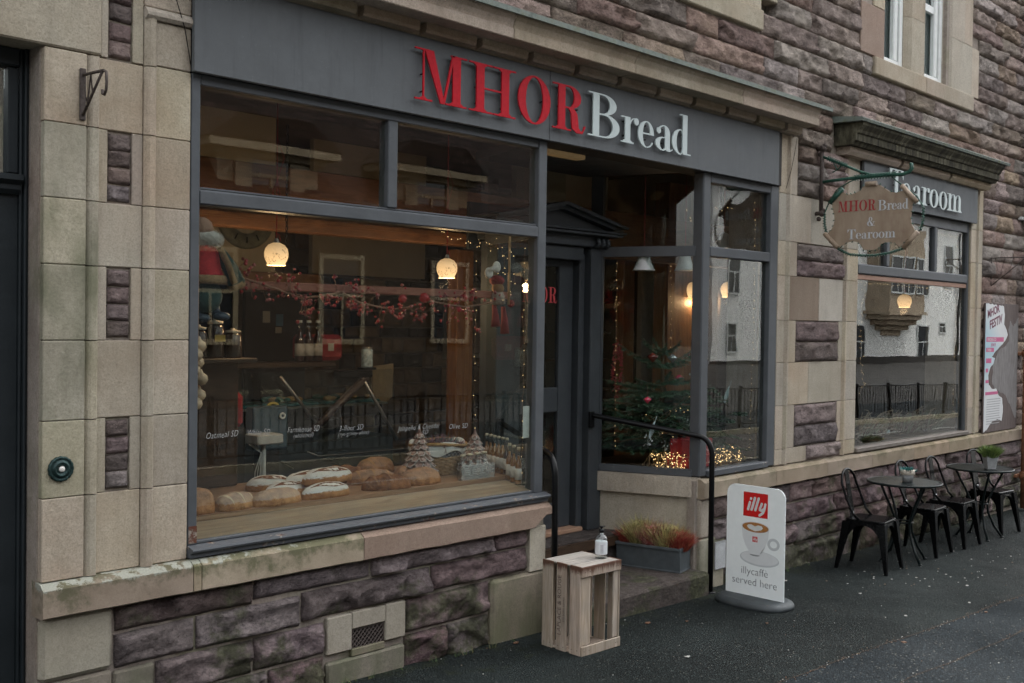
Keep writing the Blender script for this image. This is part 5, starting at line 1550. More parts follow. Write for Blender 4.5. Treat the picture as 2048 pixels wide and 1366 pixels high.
# ---------------------------------------------------------------- cafe chairs and tables
M_CH = mat_simple('black_gloss_metal', (.003, .0033, .0036), .2, var=.3, scale=25, spec=.13)
def make_chair():
    T = thing('cafe_chair', 'x', 'chair', group='black metal chairs along the wall')
    bm = bmesh.new(); bmesh.ops.create_cube(bm, size=1)
    for v in bm.verts:
        v.co = Vector((v.co.x * (.36 if v.co.y < 0 else .33), v.co.y * .35, .44 + v.co.z * .028))
    bmesh.ops.bevel(bm, geom=[e for e in bm.edges if abs(e.verts[0].co.z - e.verts[1].co.z) > .01], offset=.04, segments=4, affect='EDGES', profile=.5)
    bmesh.ops.bevel(bm, geom=[e for e in bm.edges if all(v.co.z > .45 for v in e.verts)], offset=.010, segments=2, affect='EDGES', profile=.5)
    mb = MB(); mb.add_bm(bm, smooth=False); ob('seat', mb, M_CH, T, local=True)
    for sx in (-1, 1):
        for sy in (-1, 1):
            mb = MB(); t0 = (sx * .152, sy * .150); b0 = (sx * (.205 if sy < 0 else .19), sy * (.215 if sy < 0 else .235))
            o = len(mb.v)
            for (cx, cy, z, w_) in ((*t0, .43, .036), (t0[0] + (b0[0] - t0[0]) * .5, t0[1] + (b0[1] - t0[1]) * .5, .22, .024), (*b0, .0, .013)):
                mb.v += [(cx - w_, cy - w_, z), (cx + w_, cy - w_, z), (cx + w_, cy + w_, z), (cx - w_, cy + w_, z)]
            for k in range(2):
                for i in range(4):
                    j = (i + 1) % 4; mb.face((o + 4 * k + i, o + 4 * k + j, o + 4 * k + 4 + j, o + 4 * k + 4 + i))
            mb.face((o + 8, o + 9, o + 10, o + 11)); mb.face((o + 3, o + 2, o + 1, o))
            ob('leg', mb, M_CH, T, local=True)
    def apron(p, q):
        mb = MB(); n = 12; P, Q = Vector(p), Vector(q)
        o = len(mb.v); d = (Q - P).normalized(); nv = Vector((-d.y, d.x, 0)) * .004
        for i in range(n + 1):
            t = i / n; c_ = P.lerp(Q, t); e = abs(2 * t - 1) ** 2.4
            zl = .405 - .15 * e
            mb.v += [tuple(Vector((c_.x, c_.y, .428)) + nv), tuple(Vector((c_.x, c_.y, .428)) - nv), tuple(Vector((c_.x, c_.y, zl)) - nv * 2.2), tuple(Vector((c_.x, c_.y, zl)) + nv * 2.2)]
        for i in range(n):
            for k in range(4):
                k2 = (k + 1) % 4; mb.face((o + 4 * i + k, o + 4 * i + k2, o + 4 * i + 4 + k2, o + 4 * i + 4 + k))
        ob('apron', mb, M_CH, T, local=True)
    apron((-.165, -.168, 0), (.165, -.168, 0)); apron((-.165, .165, 0), (-.172, -.165, 0)); apron((.172, -.165, 0), (.165, .165, 0)); apron((.155, .17, 0), (-.155, .17, 0))
    hoop = [(-.165, .05, .448), (-.168, .10, .50), (-.175, .155, .62)] + [(-.155 * math.cos(math.pi * i / 12) * 1.08, .20 + .03 * math.sin(math.pi * i / 12), .74 + .125 * math.sin(math.pi * i / 12)) for i in range(13)] + [(.175, .155, .62), (.168, .10, .50), (.165, .05, .448)]
    ob('back_hoop', MB().tube(hoop, .011, 8), M_CH, T, local=True)
    mb = MB()
    for z0, z1, y0, y1 in ((.445, .50, .165, .172), (.50, .70, .172, .205), (.70, .862, .205, .230)):
        mb.prism([(y0 - .003, z0), (y0 + .003, z0), (y1 + .003, z1), (y1 - .003, z1)], 'x', -.048, .048)
    ob('back_splat', mb, M_CH, T, local=True)
    ob('bolt', MB().ball((0, .160, .475), .014, 8, 6), mat_simple('bolt_steel', (.35, .36, .37), .3, metal=.9), T, local=True)
    return T
CHP = [(9.015, -.49, 6.5, 'black metal chair nearest the pavement sign, left of the first round table'), (10.17, -.46, 3, 'black metal chair partly behind the first round table with the succulent pot'), (10.87, -.46, 1, 'black metal chair just left of the second round table, third from the pavement sign'), (12.06, -.42, -6, 'farthest black metal chair, beyond the second round table by the downpipe')]
proto = make_chair()
for i, (x, y, a, lab) in enumerate(CHP):
    o = proto if i == 0 else copy_tree(proto)
    o.location = (x, y, ground_z(x)); o.rotation_euler = (0, 0, R(a)); o['label'] = lab
M_TB = mat_simple('dark_green_black_metal', (.006, .010, .010), .36, var=.2, scale=20, spec=.18)
def make_table():
    T = thing('round_table', 'x', 'table', group='round metal tables along the wall')
    r = .325; zt = .735
    n = 11
    for k in range(n):
        a = -r + .012 + (2 * r - .024) * k / n; b = -r + .012 + (2 * r - .024) * (k + 1) / n - .007
        pa = math.sqrt(max(0, (r - .012) ** 2 - a * a)); pb = math.sqrt(max(0, (r - .012) ** 2 - b * b)); pm = min(pa, pb) if min(pa, pb) > .03 else max(pa, pb) * .6
        mb = MB(); mb.prism([(a, -pa), (b, -pb), (b, pb), (a, pa)] if min(pa, pb) > .005 else [(a, -pm), (b, -pm), (b, pm), (a, pm)], 'z', zt - .010, zt); ob('slat', mb, M_TB, T, local=True)
    ob('rim', MB().tube([(r * math.cos(6.283 * i / 40), r * math.sin(6.283 * i / 40), zt - .007) for i in range(40)], .011, 8, closed=True), M_TB, T, local=True)
    mb = MB(); mb.tube([(-.28, 0, zt - .02), (.28, 0, zt - .02)], .009, 6); mb.tube([(0, -.28, zt - .02), (0, .28, zt - .02)], .009, 6); ob('cross_bar', mb, M_TB, T, local=True)
    for i in range(4):
        a = math.pi / 4 + i * math.pi / 2 + .15; c_, s_ = math.cos(a), math.sin(a)
        pts = [(c_ * q, s_ * q, z) for q, z in ((.25, zt - .02), (.205, .62), (.15, .52), (.105, .42), (.085, .34), (.095, .26), (.16, .12), (.245, .0))]
        ob('leg', MB().tube(pts, .0115, 8), M_TB, T, local=True)
        ob('foot', MB().lathe([(.02, 0), (.02, .012), (.012, .016)], (c_ * .245, s_ * .245, 0), 8), M_TB, T, local=True)
    ob('ring', MB().tube([(.083 * math.cos(6.283 * i / 20), .083 * math.sin(6.283 * i / 20), .36) for i in range(20)], .007, 6, closed=True), M_TB, T, local=True)
    return T
tp = make_table()
TP = [(9.62, -.52, 8, 'round slatted black table holding the pot of blue green succulents'), (11.52, -.49, -12, 'round black table holding the zinc pot of bright green foliage')]
for i, (x, y, a, lab) in enumerate(TP):
    o = tp if i == 0 else copy_tree(tp)
    o.location = (x, y, ground_z(x)); o.rotation_euler = (0, 0, R(a)); o['label'] = lab
M_ZN = mat_simple('grey_zinc_pot', (.30, .31, .31), .6, metal=.1, var=.2, scale=18)
def pot(x, y, z, r0, r1, h, label, mats, square=False, cuff=False, th=.07, n=300, leaf=.004):
    T = thing('potted_plant', label, 'plant', (x, y, z), group='potted plants on the tables')
    mb = MB(); nn = 4 if square else 20
    mb.lathe([(r0, 0), (r1, h), (r1 - .006, h), (r1 - .010, h - .012)], (0, 0, 0), nn, not square); ob('pot', mb, M_ZN, T, local=True)
    if cuff: ob('cuff', MB().lathe([(r1 * .93, h * .62), (r1 + .003, h * .66), (r1 + .008, h + .005), (r1 + .002, h + .006)], (0, 0, 0), 20), mat_simple('cream_cuff', (.46, .41, .34), .7), T, local=True)
    mb = MB(); tuft(mb, (0, 0, h - .02), r1 * .85, th, n, [0, 0, 1], .5, leaf); ob('foliage', mb, mats, T, local=True)
pot(9.61, -.555, ground_z(9.62) + .736, .042, .060, .105, 'small grey pot with a cream cuff and blue green succulents', [mat_simple('blue_green_leaf', (.03, .17, .16), .6), mat_simple('dark_teal_leaf', (.02, .09, .09), .6)], cuff=True, th=.06, n=220, leaf=.006)
pot(11.50, -.60, ground_z(11.52) + .736, .060, .086, .14, 'square zinc pot with a mop of bright green foliage', [mat_simple('bright_green_leaf', (.14, .20, .05), .7), mat_simple('mid_green_leaf', (.07, .12, .03), .7)], square=True, th=.15, n=700, leaf=.003)
# ---------------------------------------------------------------- inside the shop
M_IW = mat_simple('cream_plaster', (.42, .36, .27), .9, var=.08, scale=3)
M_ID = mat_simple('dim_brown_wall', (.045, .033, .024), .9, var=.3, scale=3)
M_BW = mat_wood('brown_varnished_wood', (.13, .055, .025), (.25, .115, .05), .45, (1, 6, 6), 3)
M_BWV = mat_wood('brown_upright_wood', (.14, .065, .03), (.27, .135, .06), .45, (7, 7, .8), 3)
M_DW = mat_wood('dark_shelf_wood', (.035, .02, .012), (.075, .042, .024), .5, (1, 6, 6), 3)
M_OAK = mat_wood('oiled_oak_board', (.20, .105, .05), (.36, .215, .12), .45, (.8, 8, 8), 3)
M_PLK = mat_wood('pale_window_board', (.27, .19, .12), (.42, .325, .22), .5, (.7, 8, 8), 3, grey=.4)
def setting(name, mb, m): return ob(name, mb, m, kind='structure')
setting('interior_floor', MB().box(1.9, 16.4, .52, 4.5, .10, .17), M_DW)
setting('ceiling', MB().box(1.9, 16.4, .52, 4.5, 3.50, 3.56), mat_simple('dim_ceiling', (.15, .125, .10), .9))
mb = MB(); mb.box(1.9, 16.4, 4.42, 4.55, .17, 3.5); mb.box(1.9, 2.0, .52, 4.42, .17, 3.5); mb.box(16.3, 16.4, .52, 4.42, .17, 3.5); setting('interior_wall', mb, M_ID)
mb = MB(); mb.box(9.55, 9.60, 1.5, 4.42, .17, 3.5); setting('interior_wall', mb, M_ID)
setting('interior_wall', MB().box(3.55, 4.92, 2.72, 2.80, 2.24, 3.5), M_IW)
setting('interior_wall', MB().box(5.7, 7.05, 3.3, 3.36, 2.28, 3.5), M_IW)
setting('interior_wall', MB().box(6.9, 8.2, 1.9, 1.96, 2.75, 3.3), M_IW)
setting('interior_wall', MB().box(9.53, 9.548, 1.5, 4.42, 2.75, 3.5), M_IW)
# exposed stone wall at the back: irregular stones, joined
mb = MB()
z = .2
k = 0
while z < 3.4:
    h = random.uniform(.10, .17); x = 5.35
    while x < 8.6:
        w_ = random.uniform(.12, .34); k += 1
        mb.cur = random.choice((0, 0, 1, 1, 2))
        mb.rock(x + .008, x + w_ - .008, z + .008, z + h - .008, 3.86, .05, .02, .05, seed=k)
        x += w_
    z += h
RW = setting('interior_wall', MB().box(5.3, 8.65, 3.88, 3.98, .17, 3.5), mat_simple('brown_mortar', (.20, .155, .105), .9))
ob('rubble_stone', mb, [mat_simple('brown_stone', (.19, .125, .075), .9), mat_simple('dark_stone', (.05, .036, .027), .9), mat_simple('tan_stone', (.30, .215, .135), .9)], RW, kind='stuff')
for a, b, nm in ((2.0, 9.5, 'beam'),):
    mb = MB(); mb.box(a, b, 1.2, 1.32, 2.44, 2.86, .006); mb.box(a, b, 1.185, 1.1995, 2.50, 2.53); setting('wooden_bulkhead', mb, M_BW)
setting('wooden_bulkhead', MB().box(2.0, 5.3, 2.60, 2.70, 2.12, 2.235, .004), M_BW)
setting('wooden_post', MB().box(5.83, 6.01, 1.5, 1.62, .17, 2.44, .006), M_BWV)
setting('wooden_post', MB().box(8.83, 9.28, 1.62, 1.80, .17, 3.3, .006), M_BWV)
setting('wooden_post', MB().box(8.60, 8.78, 2.0, 2.1, .17, 3.0, .004), M_BWV)
setting('interior_wall', MB().box(8.80, 9.20, 1.92, 1.98, .17, 3.0), mat_simple('grey_plaster', (.28, .25, .21), .9))
# window display beds
mb = MB(); mb.prism([(.042, .745), (.042, .752), (.295, .787), (.295, .70), (.1, .68)], 'x', 2.66, 5.20); setting('window_board', mb, M_PLK)
mb = MB(); mb.prism([(2.66, .30), (5.25, .30), (5.43, .80), (5.43, 1.15), (2.66, 1.15)], 'z', .787, .815); setting('display_shelf', mb, M_OAK)
setting('display_shelf', MB().box(2.66, 5.3, 1.10, 1.14, .17, .786), M_DW)
mb = MB(); mb.prism([(7.12, .11), (8.17, .11), (8.17, 1.1), (6.72, 1.1), (6.82, .86)], 'z', .66, .70); setting('display_shelf', mb, M_DW)
setting('display_shelf', MB().box(9.67, 12.40, .13, .70, .66, .70), M_DW)

# pendant lamps
M_GLB = Mt('etched_glass_shade', rough=.5)
pp = M_GLB.pos((1, 1, 1), True)
zl = M_GLB.sep(pp, 2)
fl = M_GLB.mapr(M_GLB.noise(pp, 48, 3, .6, 1.5), .56, .60, 0, 1)
fm_ = M_GLB.mapr(M_GLB.noise(pp, 9, 2), .50, .58, 0, .75)
gl_ = M_GLB.math('MULTIPLY', fl, fm_)
M_GLB.set('Base Color', M_GLB.mix(gl_, (.55, .43, .32), (.10, .05, .02)))
M_GLB.set('Emission Color', M_GLB.mix(gl_, (1.0, .58, .26), (.16, .07, .025)))
M_GLB.set('Emission Strength', M_GLB.mapr(zl, -.085, .055, .42, .13))
M_GLB = M_GLB.m
M_BLB = Mt('lit_bulb', (1, .8, .6)); M_BLB.set('Emission Color', (1, .72, .42, 1)); M_BLB.set('Emission Strength', 8.0); M_BLB = M_BLB.m
M_FLEX = mat_simple('red_flex', (.36, .03, .03), .6)
def pendant(x, y, z, label, top, r=.075, watt=2.2):
    T = thing('pendant_lamp', label, 'lamp', (x, y, z), group='frosted globe pendant lamps')
    prof = [(.018, .072), (.024, .070), (.05, .058), (.068, .035), (.075, .008), (.073, -.018), (.064, -.042), (.056, -.055), (.058, -.066), (.060, -.070), (.0575, -.070), (.0535, -.056), (.060, -.042), (.070, -.018), (.072, .008)]
    k = r / .075
    ob('shade', MB().lathe([(a * k, b * k) for a, b in prof], (0, 0, 0), 28), M_GLB, T, local=True)
    ob('bulb', MB().ball((0, 0, -.030), .020, 10, 8), M_BLB, T, local=True)
    ld = bpy.data.lights.new('pendant_light', 'POINT'); ld.energy = watt; ld.color = (1.0, .62, .32); ld.shadow_soft_size = .045
    lo = bpy.data.objects.new('pendant_light', ld); col.objects.link(lo); lo.parent = T; lo.location = (0, 0, -.13)
    ob('cap', MB().lathe([(.006, .10), (.012, .095), (.018, .074), (.022, .071)], (0, 0, 0), 12), mat_simple('pale_fitting', (.4, .37, .33), .5), T, local=True)
    mb = MB(); mb.tube([(0, 0, .10), (0, 0, top - z)], .0032, 5)
    if top - z > .7 and r > .07 and z < 2.5: mb.tube([(0.0, 0, .72), (.05, 0, .60), (.01, 0, .48), (-.03, .0, .38), (.0, 0, .28), (.025, 0, .36), (.0, 0, .48)], .0028, 4); mb.tube([(0, 0, .13), (.02, 0, .12), (.03, 0, .085)], .003, 4)
    ob('flex', mb, M_FLEX, T, local=True)
    ob('ceiling_rose', MB().lathe([(.05, 0), (.05, -.02), (.03, -.035)], (0, 0, top - z), 14), mat_simple('white_plastic', (.45, .43, .40), .5), T, local=True)
pendant(3.74, .90, 2.262, 'lit frosted globe pendant on a red flex, left one in the big window', 3.49)
pendant(5.17, .90, 2.240, 'lit frosted globe pendant on a red flex, right one in the big window', 3.49)
pendant(9.24, 1.60, 2.22, 'lit globe pendant seen through the christmas tree window, left of the corner mullion', 3.49, .085, 1.2)
pendant(9.60, 1.40, 2.235, 'lit globe pendant just right of the corner mullion of the christmas tree window', 3.49, .085, 1.2)
pendant(12.71, .90, 2.19, 'lit globe pendant in the tearoom window', 3.49, .085, 2.2)
M_BELL = mat_simple('white_enamel', (.55, .56, .55), .4)
for x, y, z, lab in ((6.96, .50, 2.295, 'white bell shaped lamp shade, leftmost above the christmas tree'), (7.53, .50, 2.32, 'white bell shaped lamp shade above the christmas tree, beside the corner mullion'), (8.30, .62, 2.56, 'small white bell lamp shade in the right hand upper pane')):
    T = thing('bell_lamp', lab, 'lamp', (x, y, z), group='white bell lamps over the window')
    ob('shade', MB().lathe([(.094, 0), (.084, .012), (.066, .05), (.052, .09), (.044, .125), (.02, .14), (.0, .145)], (0, 0, 0), 22), M_BELL, T, local=True)
    ob('flex', MB().tube([(0, 0, .14), (0, 0, 3.49 - z)], .003, 5), M_FLEX, T, local=True)
T = thing('ceiling_light', 'small rectangular brass ceiling light in the porch ceiling', 'lamp', (5.62, .25, 3.06))
ob('fitting', MB().box(5.45, 5.85, .19, .28, 3.03, 3.064, .006), mat_simple('brass_fitting', (.38, .26, .12), .5, emit=(1, .65, .3), estr=.012), T)

# bread
def mat_loaf(name, lo, hi, flour):
    m = Mt(name, rough=.75, spec=.3)
    p = m.pos((1, 1, 1), True)
    nz = m.sep(m.n('ShaderNodeNewGeometry').outputs['Normal'], 2)
    z = m.sep(p, 2)
    n1 = m.noise(p, 18, 6, .65); n2 = m.noise(p, 70, 4, .7)
    n3 = m.noise(p, 7, 5, .65)
    c = m.ramp(m.math('ADD', m.math('MULTIPLY', n1, .55), m.math('MULTIPLY', n3, .45)), [(.36, lo), (.64, hi)])
    c = m.mix(m.mapr(m.noise(p, 45, 5, .75), .55, .72, 0, .6), c, tuple(x * .35 for x in lo))
    if flour:
        k = m.math('ADD', m.math('ADD', m.math('MULTIPLY', nz, .50), m.math('MULTIPLY', m.noise(m.pos((1, 8, 8), True), 10, 6, .75), 1.1)), m.mapr(z, .01, .06, -.40, .0))
        c = m.mix(m.mapr(k, .50, .62, 0, flour), c, (.60, .58, .545))
        c = m.mix(m.mapr(m.noise(p, 85, 4, .7), .60, .66, 0, .35 * flour), c, hi)
    m.set('Base Color', c); m.bump(n1, .9, .016); m.bump(n2, .6, .004)
    return m.m
M_L = {'flour': mat_loaf('floured_crust', (.20, .075, .022), (.42, .20, .08), .95), 'dark': mat_loaf('dark_crust', (.055, .018, .008), (.29, .115, .042), .0), 'tan': mat_loaf('golden_crust', (.17, .058, .016), (.50, .26, .11), .30), 'brown': mat_loaf('brown_crust', (.13, .045, .014), (.46, .21, .08), .12)}
M_SL = {'flour': mat_simple('slash_crumb_floured', (.15, .055, .02), .8, local=True), 'dark': mat_simple('slash_crumb_dark', (.20, .085, .035), .8, local=True), 'tan': mat_simple('slash_crumb_pale', (.56, .44, .32), .8, local=True), 'brown': mat_simple('slash_crumb_brown', (.36, .19, .085), .8, local=True)}
loafn = 0
def loaf(x, y, L, W, H, kind, label, rz=0.0, z=.815, slashes=3, blunt=2.4, tilt=0.0):
    global loafn
    loafn += 1
    T = thing('bread_loaf', label, 'bread', (x, y, z), rz, 'loaves on the window shelf')
    T.rotation_euler = (tilt, 0, rz)
    nx, na = 48, 26
    mb = MB()
    def P(u, a):
        s_ = (1 - abs(u) ** blunt) ** (1 / blunt) if abs(u) < 1 else 0
        yy = math.copysign(abs(math.cos(a)) ** .85, math.cos(a)) * W / 2 * s_
        zz = math.sin(a); zz = zz * H * (.25 + .75 * s_) if zz > 0 else zz * .012
        q = Vector((u * L * 6, yy * 14, zz * 14 + loafn * 3.3))
        d = 1 + .055 * noise.fractal(q, .7, 2.1, 5) + (.05 * math.sin(u * 11 + a * 1.6 + loafn) if kind == 'dark' else 0)
        return Vector((u * L / 2, yy * d, max(-.001, zz * d)))
    for i in range(nx + 1):
        for k in range(na):
            u = -1 + 2 * i / nx; u = math.sin(u * math.pi / 2)
            mb.v.append(tuple(P(u * .999, 2 * math.pi * k / na)))
    for i in range(nx):
        for k in range(na):
            k2 = (k + 1) % na
            mb.face((i * na + k, (i + 1) * na + k, (i + 1) * na + k2, i * na + k2), True)
    mb.face([k for k in range(na)], True); mb.face([nx * na + k for k in range(na - 1, -1, -1)], True)
    ob('crust', mb, M_L[kind], T, local=True)
    if slashes:
        mb = MB()
        for s_ in range(slashes):
            if slashes == 1: u0, u1, a0, a1 = -.74, .74, 1.85, 2.2
            else: c_ = -.62 + 1.24 * s_ / (slashes - 1); u0, u1, a0, a1 = c_ - .12, c_ + .14, .75, 2.75
            o = len(mb.v); n = 10
            for i in range(n + 1):
                t = i / n; u = u0 + (u1 - u0) * t; a = a0 + (a1 - a0) * t; w_ = (.06 if slashes > 1 else .010 / W) * math.sin(math.pi * max(.03, min(.97, t)))
                for du in (-1, 1):
                    q = P(u + (du * w_ if slashes > 1 else 0), a + (0 if slashes > 1 else du * w_ * 4)); mb.v.append((q.x, q.y * 1.012, q.z * 1.012 + .0012))
            for i in range(n): mb.face((o + 2 * i, o + 2 * i + 1, o + 2 * i + 3, o + 2 * i + 2), True)
        mb2 = mb; ob('slash', mb2, M_SL[kind], T, local=True)
loaf(2.89, .40, .24, .17, .13, 'brown', 'dark topped tin loaf at the far left corner, cut off by the window frame', .1, slashes=0, blunt=5)
loaf(3.15, .385, .26, .145, .09, 'tan', 'floury scored golden loaf second from the left', .25, slashes=3)
loaf(3.41, .37, .34, .145, .085, 'tan', 'plain golden bloomer third from the left, no flour', .12, slashes=0)
loaf(3.66, .82, .30, .17, .09, 'flour', 'floured loaf at the back left of the white pile', -.3, slashes=1, blunt=2.1)
loaf(3.76, .385, .36, .14, .085, 'flour', 'floured loaf at the front of the white pile, right of the golden bloomer', .1, slashes=1, blunt=2.1)
loaf(3.62, .60, .30, .16, .08, 'flour', 'low floured loaf under the pile, left of the top one', .2, slashes=1, blunt=2.1)
loaf(3.88, .72, .36, .15, .09, 'flour', 'floured loaf behind the top one of the pile', .0, .835, slashes=1, blunt=2.1)
loaf(3.90, .56, .39, .155, .09, 'flour', 'big floured loaf with one long slash on top of the white pile', .12, .87, slashes=1, blunt=2.1)
loaf(4.62, 1.0, .30, .19, .105, 'brown', 'round brown loaf at the back of the dark loaves', .1, slashes=2)
loaf(4.20, .80, .30, .15, .105, 'dark', 'dark twisted loaf at the left back of the dark group', -.55, slashes=3)
loaf(4.27, .60, .31, .13, .095, 'brown', 'brown ridged loaf in the middle of the dark group', -.5, slashes=3)
loaf(4.22, .385, .33, .145, .09, 'dark', 'darkest plaited loaf at the front of the dark group', -.22, slashes=3)
loaf(4.53, .42, .30, .19, .10, 'brown', 'smooth brown round loaf at the right end of the bread', .05, slashes=0)
loaf(4.64, .66, .24, .17, .085, 'brown', 'low brown loaf between the round loaf and the ceramic tree', .1, slashes=1)

# ceramic trees
M_CT = Mt('pink_grey_ceramic', rough=.55)
M_CT.set('Base Color', M_CT.ramp(M_CT.noise(M_CT.pos((1, 1, 1), True), 55, 5, .7), [(.38, (.16, .08, .065)), (.62, (.34, .235, .205))])); M_CT = M_CT.m
M_CTR = mat_simple('pale_glitter_rim', (.50, .46, .44), .5)
for x, y, h, lab in ((4.69, .62, .34, 'pinkish ceramic christmas tree left of the wicker basket'), (5.05, .46, .32, 'pinkish ceramic christmas tree in front of the basket, behind the clear bottles')):
    T = thing('ceramic_tree', lab, 'ornament', (x, y, .815), random.random(), 'ceramic christmas trees in the window')
    ob('body', MB().lathe([(.05, 0), (.10, .02), (.012, h - .05), (.016, h - .045), (.0, h)], (0, 0, 0), 18), M_CT, T, local=True)
    nt = 7
    for t in range(nt):
        f = t / (nt - 1); zc_ = .045 + f * (h - .115); rr = .130 * (1 - f) + .035 * f; npz = 9 if t < 3 else 7 if t < 5 else 5
        mb = MB(); rim = MB()
        for k in range(npz):
            a0 = 2 * math.pi * (k + .5 * (t % 2)) / npz; da = math.pi / npz * 1.08
            o = len(mb.v); edge = []
            for i in range(4):
                q = i / 3; r_ = rr * (.40 + .60 * q); zz2 = zc_ + .045 * (1 - f * .3) * (1 - q ** 1.5) - .006
                wv = da * (1 if i < 2 else .86 if i == 2 else .45)
                for j in range(-1, 2):
                    aa = a0 + wv * j; rj = r_ * (1.0 if j == 0 else .95); zj = zz2 + (.006 if j == 0 else 0)
                    mb.v.append((rj * math.cos(aa), rj * math.sin(aa), zj))
            for i in range(3):
                for j in range(2): mb.face((o + 3 * i + j, o + 3 * i + j + 1, o + 3 * i + j + 4, o + 3 * i + j + 3), True)
            rim.tube([mb.v[o + q] for q in (3, 6, 9, 10, 11, 8, 5)], .0028, 4)
        tr = ob('leaf_tier', mb, M_CT, T, local=True); ob('rim', rim, M_CTR, tr, local=True)
# wicker basket
T = thing('wicker_basket', 'oval wicker basket lined with white cloth over a blue check band, holding dried heather', 'basket', (4.93, .70, .815))
M_WK = mat_wood('wicker', (.20, .11, .045), (.42, .27, .13), .6, (6, 6, 6), 4, True)
mb = MB()
for k in range(10):
    z = .008 + k * .0125; s_ = 1 + .022 * k
    pts = []
    for i in range(64):
        t = 2 * math.pi * i / 64; w_ = 1 + .028 * math.sin(16 * t + math.pi * (k % 2))
        pts.append((.165 * s_ * w_ * math.cos(t), .13 * s_ * w_ * math.sin(t), z))
    mb.tube(pts, .0066, 5, closed=True)
ob('weave', mb, M_WK, T, local=True)
mb = MB()
for i in range(32):
    t = 2 * math.pi * (i + .5) / 32; mb.tube([(.165 * math.cos(t), .13 * math.sin(t), 0), (.20 * math.cos(t), .158 * math.sin(t), .14)], .004, 4)
ob('stake', mb, M_WK, T, local=True, kind='stuff')
mb = MB(); mb.tube([(.215 * math.cos(6.283 * i / 40), .172 * math.sin(6.283 * i / 40), .205 + .012 * math.sin(6.283 * i / 20)) for i in range(40)], .012, 6, closed=True)
ob('rim', mb, M_WK, T, local=True)
M_NAV = Mt('navy_check_cloth', rough=.9); pc = M_NAV.pos((1, 1, 1), True)
M_NAV.set('Base Color', M_NAV.mix(M_NAV.n('ShaderNodeTexChecker', {'Vector': pc, 'Scale': 60}).outputs[1], (.02, .025, .05), (.13, .14, .17))); M_NAV = M_NAV.m
mb = MB(); o = 0; N = 48
for z, s_ in ((.125, 1.225), (.165, 1.27)):
    for i in range(N):
        t = 2 * math.pi * i / N; w_ = 1 + .012 * math.sin(9 * t); mb.v.append((.165 * s_ * w_ * math.cos(t), .13 * s_ * w_ * math.sin(t), z))
for i in range(N): mb.face((i, (i + 1) % N, N + (i + 1) % N, N + i), True)
ob('lining_band', mb, M_NAV, T, local=True)
mb = MB()
for q, (z, s_) in enumerate(((.150, 1.31), (.185, 1.34), (.215, 1.27), (.19, 1.12))):
    for i in range(N):
        t = 2 * math.pi * i / N; w_ = 1 + .03 * math.sin(7 * t + q) + .012 * math.sin(17 * t); mb.v.append((.165 * s_ * w_ * math.cos(t), .13 * s_ * w_ * math.sin(t), z + .016 * math.sin(3 * t + 1) * (q > 0) - .02 * (q == 0) * math.sin(5 * t)))
for q in range(3):
    for i in range(N): mb.face((q * N + i, q * N + (i + 1) % N, (q + 1) * N + (i + 1) % N, (q + 1) * N + i), True)
ob('cloth', mb, mat_simple('white_linen', (.50, .50, .49), .9, local=True), T, local=True)
mb = MB(); tuft(mb, (0, 0, .13), .155, .16, 420, [0, 0, 1, 2], .35); ob('dried_heather', mb, [mat_simple('mauve_heather', (.20, .11, .13), .9), mat_simple('teal_heather', (.04, .17, .17), .8), mat_simple('pink_heather', (.28, .14, .15), .9)], T, local=True)
def mat_frost(name, f):
    m = bpy.data.materials.new(name); m.use_nodes = True; t = m.node_tree; t.nodes.clear()
    o = t.nodes.new('ShaderNodeOutputMaterial'); mx = t.nodes.new('ShaderNodeMixShader'); tr = t.nodes.new('ShaderNodeBsdfTransparent'); df = t.nodes.new('ShaderNodeBsdfDiffuse'); df.inputs[0].default_value = (.62, .64, .64, 1); nz = t.nodes.new('ShaderNodeTexNoise'); nz.inputs['Scale'].default_value = 60
    mr = t.nodes.new('ShaderNodeMapRange'); mr.inputs[1].default_value = .3; mr.inputs[2].default_value = .7; mr.inputs[3].default_value = f * .5; mr.inputs[4].default_value = f * 1.5
    t.links.new(nz.outputs[0], mr.inputs[0]); t.links.new(mr.outputs[0], mx.inputs[0]); t.links.new(tr.outputs[0], mx.inputs[1]); t.links.new(df.outputs[0], mx.inputs[2]); t.links.new(mx.outputs[0], o.inputs[0])
    return m
# bottles
M_AMB = mat_glass('amber_glass', (.60, .26, .05), gain=1.2); M_LIQ = mat_simple('amber_drink', (.30, .11, .015), .3, spec=.6); M_LIQD = mat_simple('dark_drink', (.05, .015, .01), .3, spec=.6)
M_LAB = mat_simple('pale_paper_label', (.52, .50, .46), .7, local=True); M_CAPW = mat_simple('cream_cap', (.50, .45, .35), .6)
M_CGL = mat_glass('clear_bottle_glass', (.86, .89, .89), gain=2.4)
def bottle(x, y, z, h, r, liq, label, group, clear=False, cap=M_CAPW, lab=True):
    T = thing('bottle', label, 'bottle', (x, y, z), random.uniform(-.3, .3), group)
    ob('glass', MB().lathe([(r * .9, 0), (r, .006), (r, h * .52), (r * .9, h * .58), (r * .42, h * .70), (r * .38, h * .93), (r * .46, h * .94), (r * .46, h * .955)], (0, 0, 0), 16), M_CGL, T, local=True)
    if not clear: ob('drink', MB().lathe([(r * .86, .004), (r * .94, .01), (r * .94, h * .52), (r * .82, h * .58), (r * .36, h * .70), (r * .33, h * .78)], (0, 0, 0), 14), liq, T, local=True)
    ob('cap', MB().lathe([(r * .50, h * .945), (r * .50, h), (r * .44, h + .002)], (0, 0, 0), 12), cap, T, local=True)
    if lab: ob('label', MB().lathe([(r * 1.012, h * .14), (r * 1.012, h * .44)], (0, 0, 0), 18), M_LAB, T, local=True)
def amber_label(i): return ('amber drink bottle with a white label, number %d' % i)
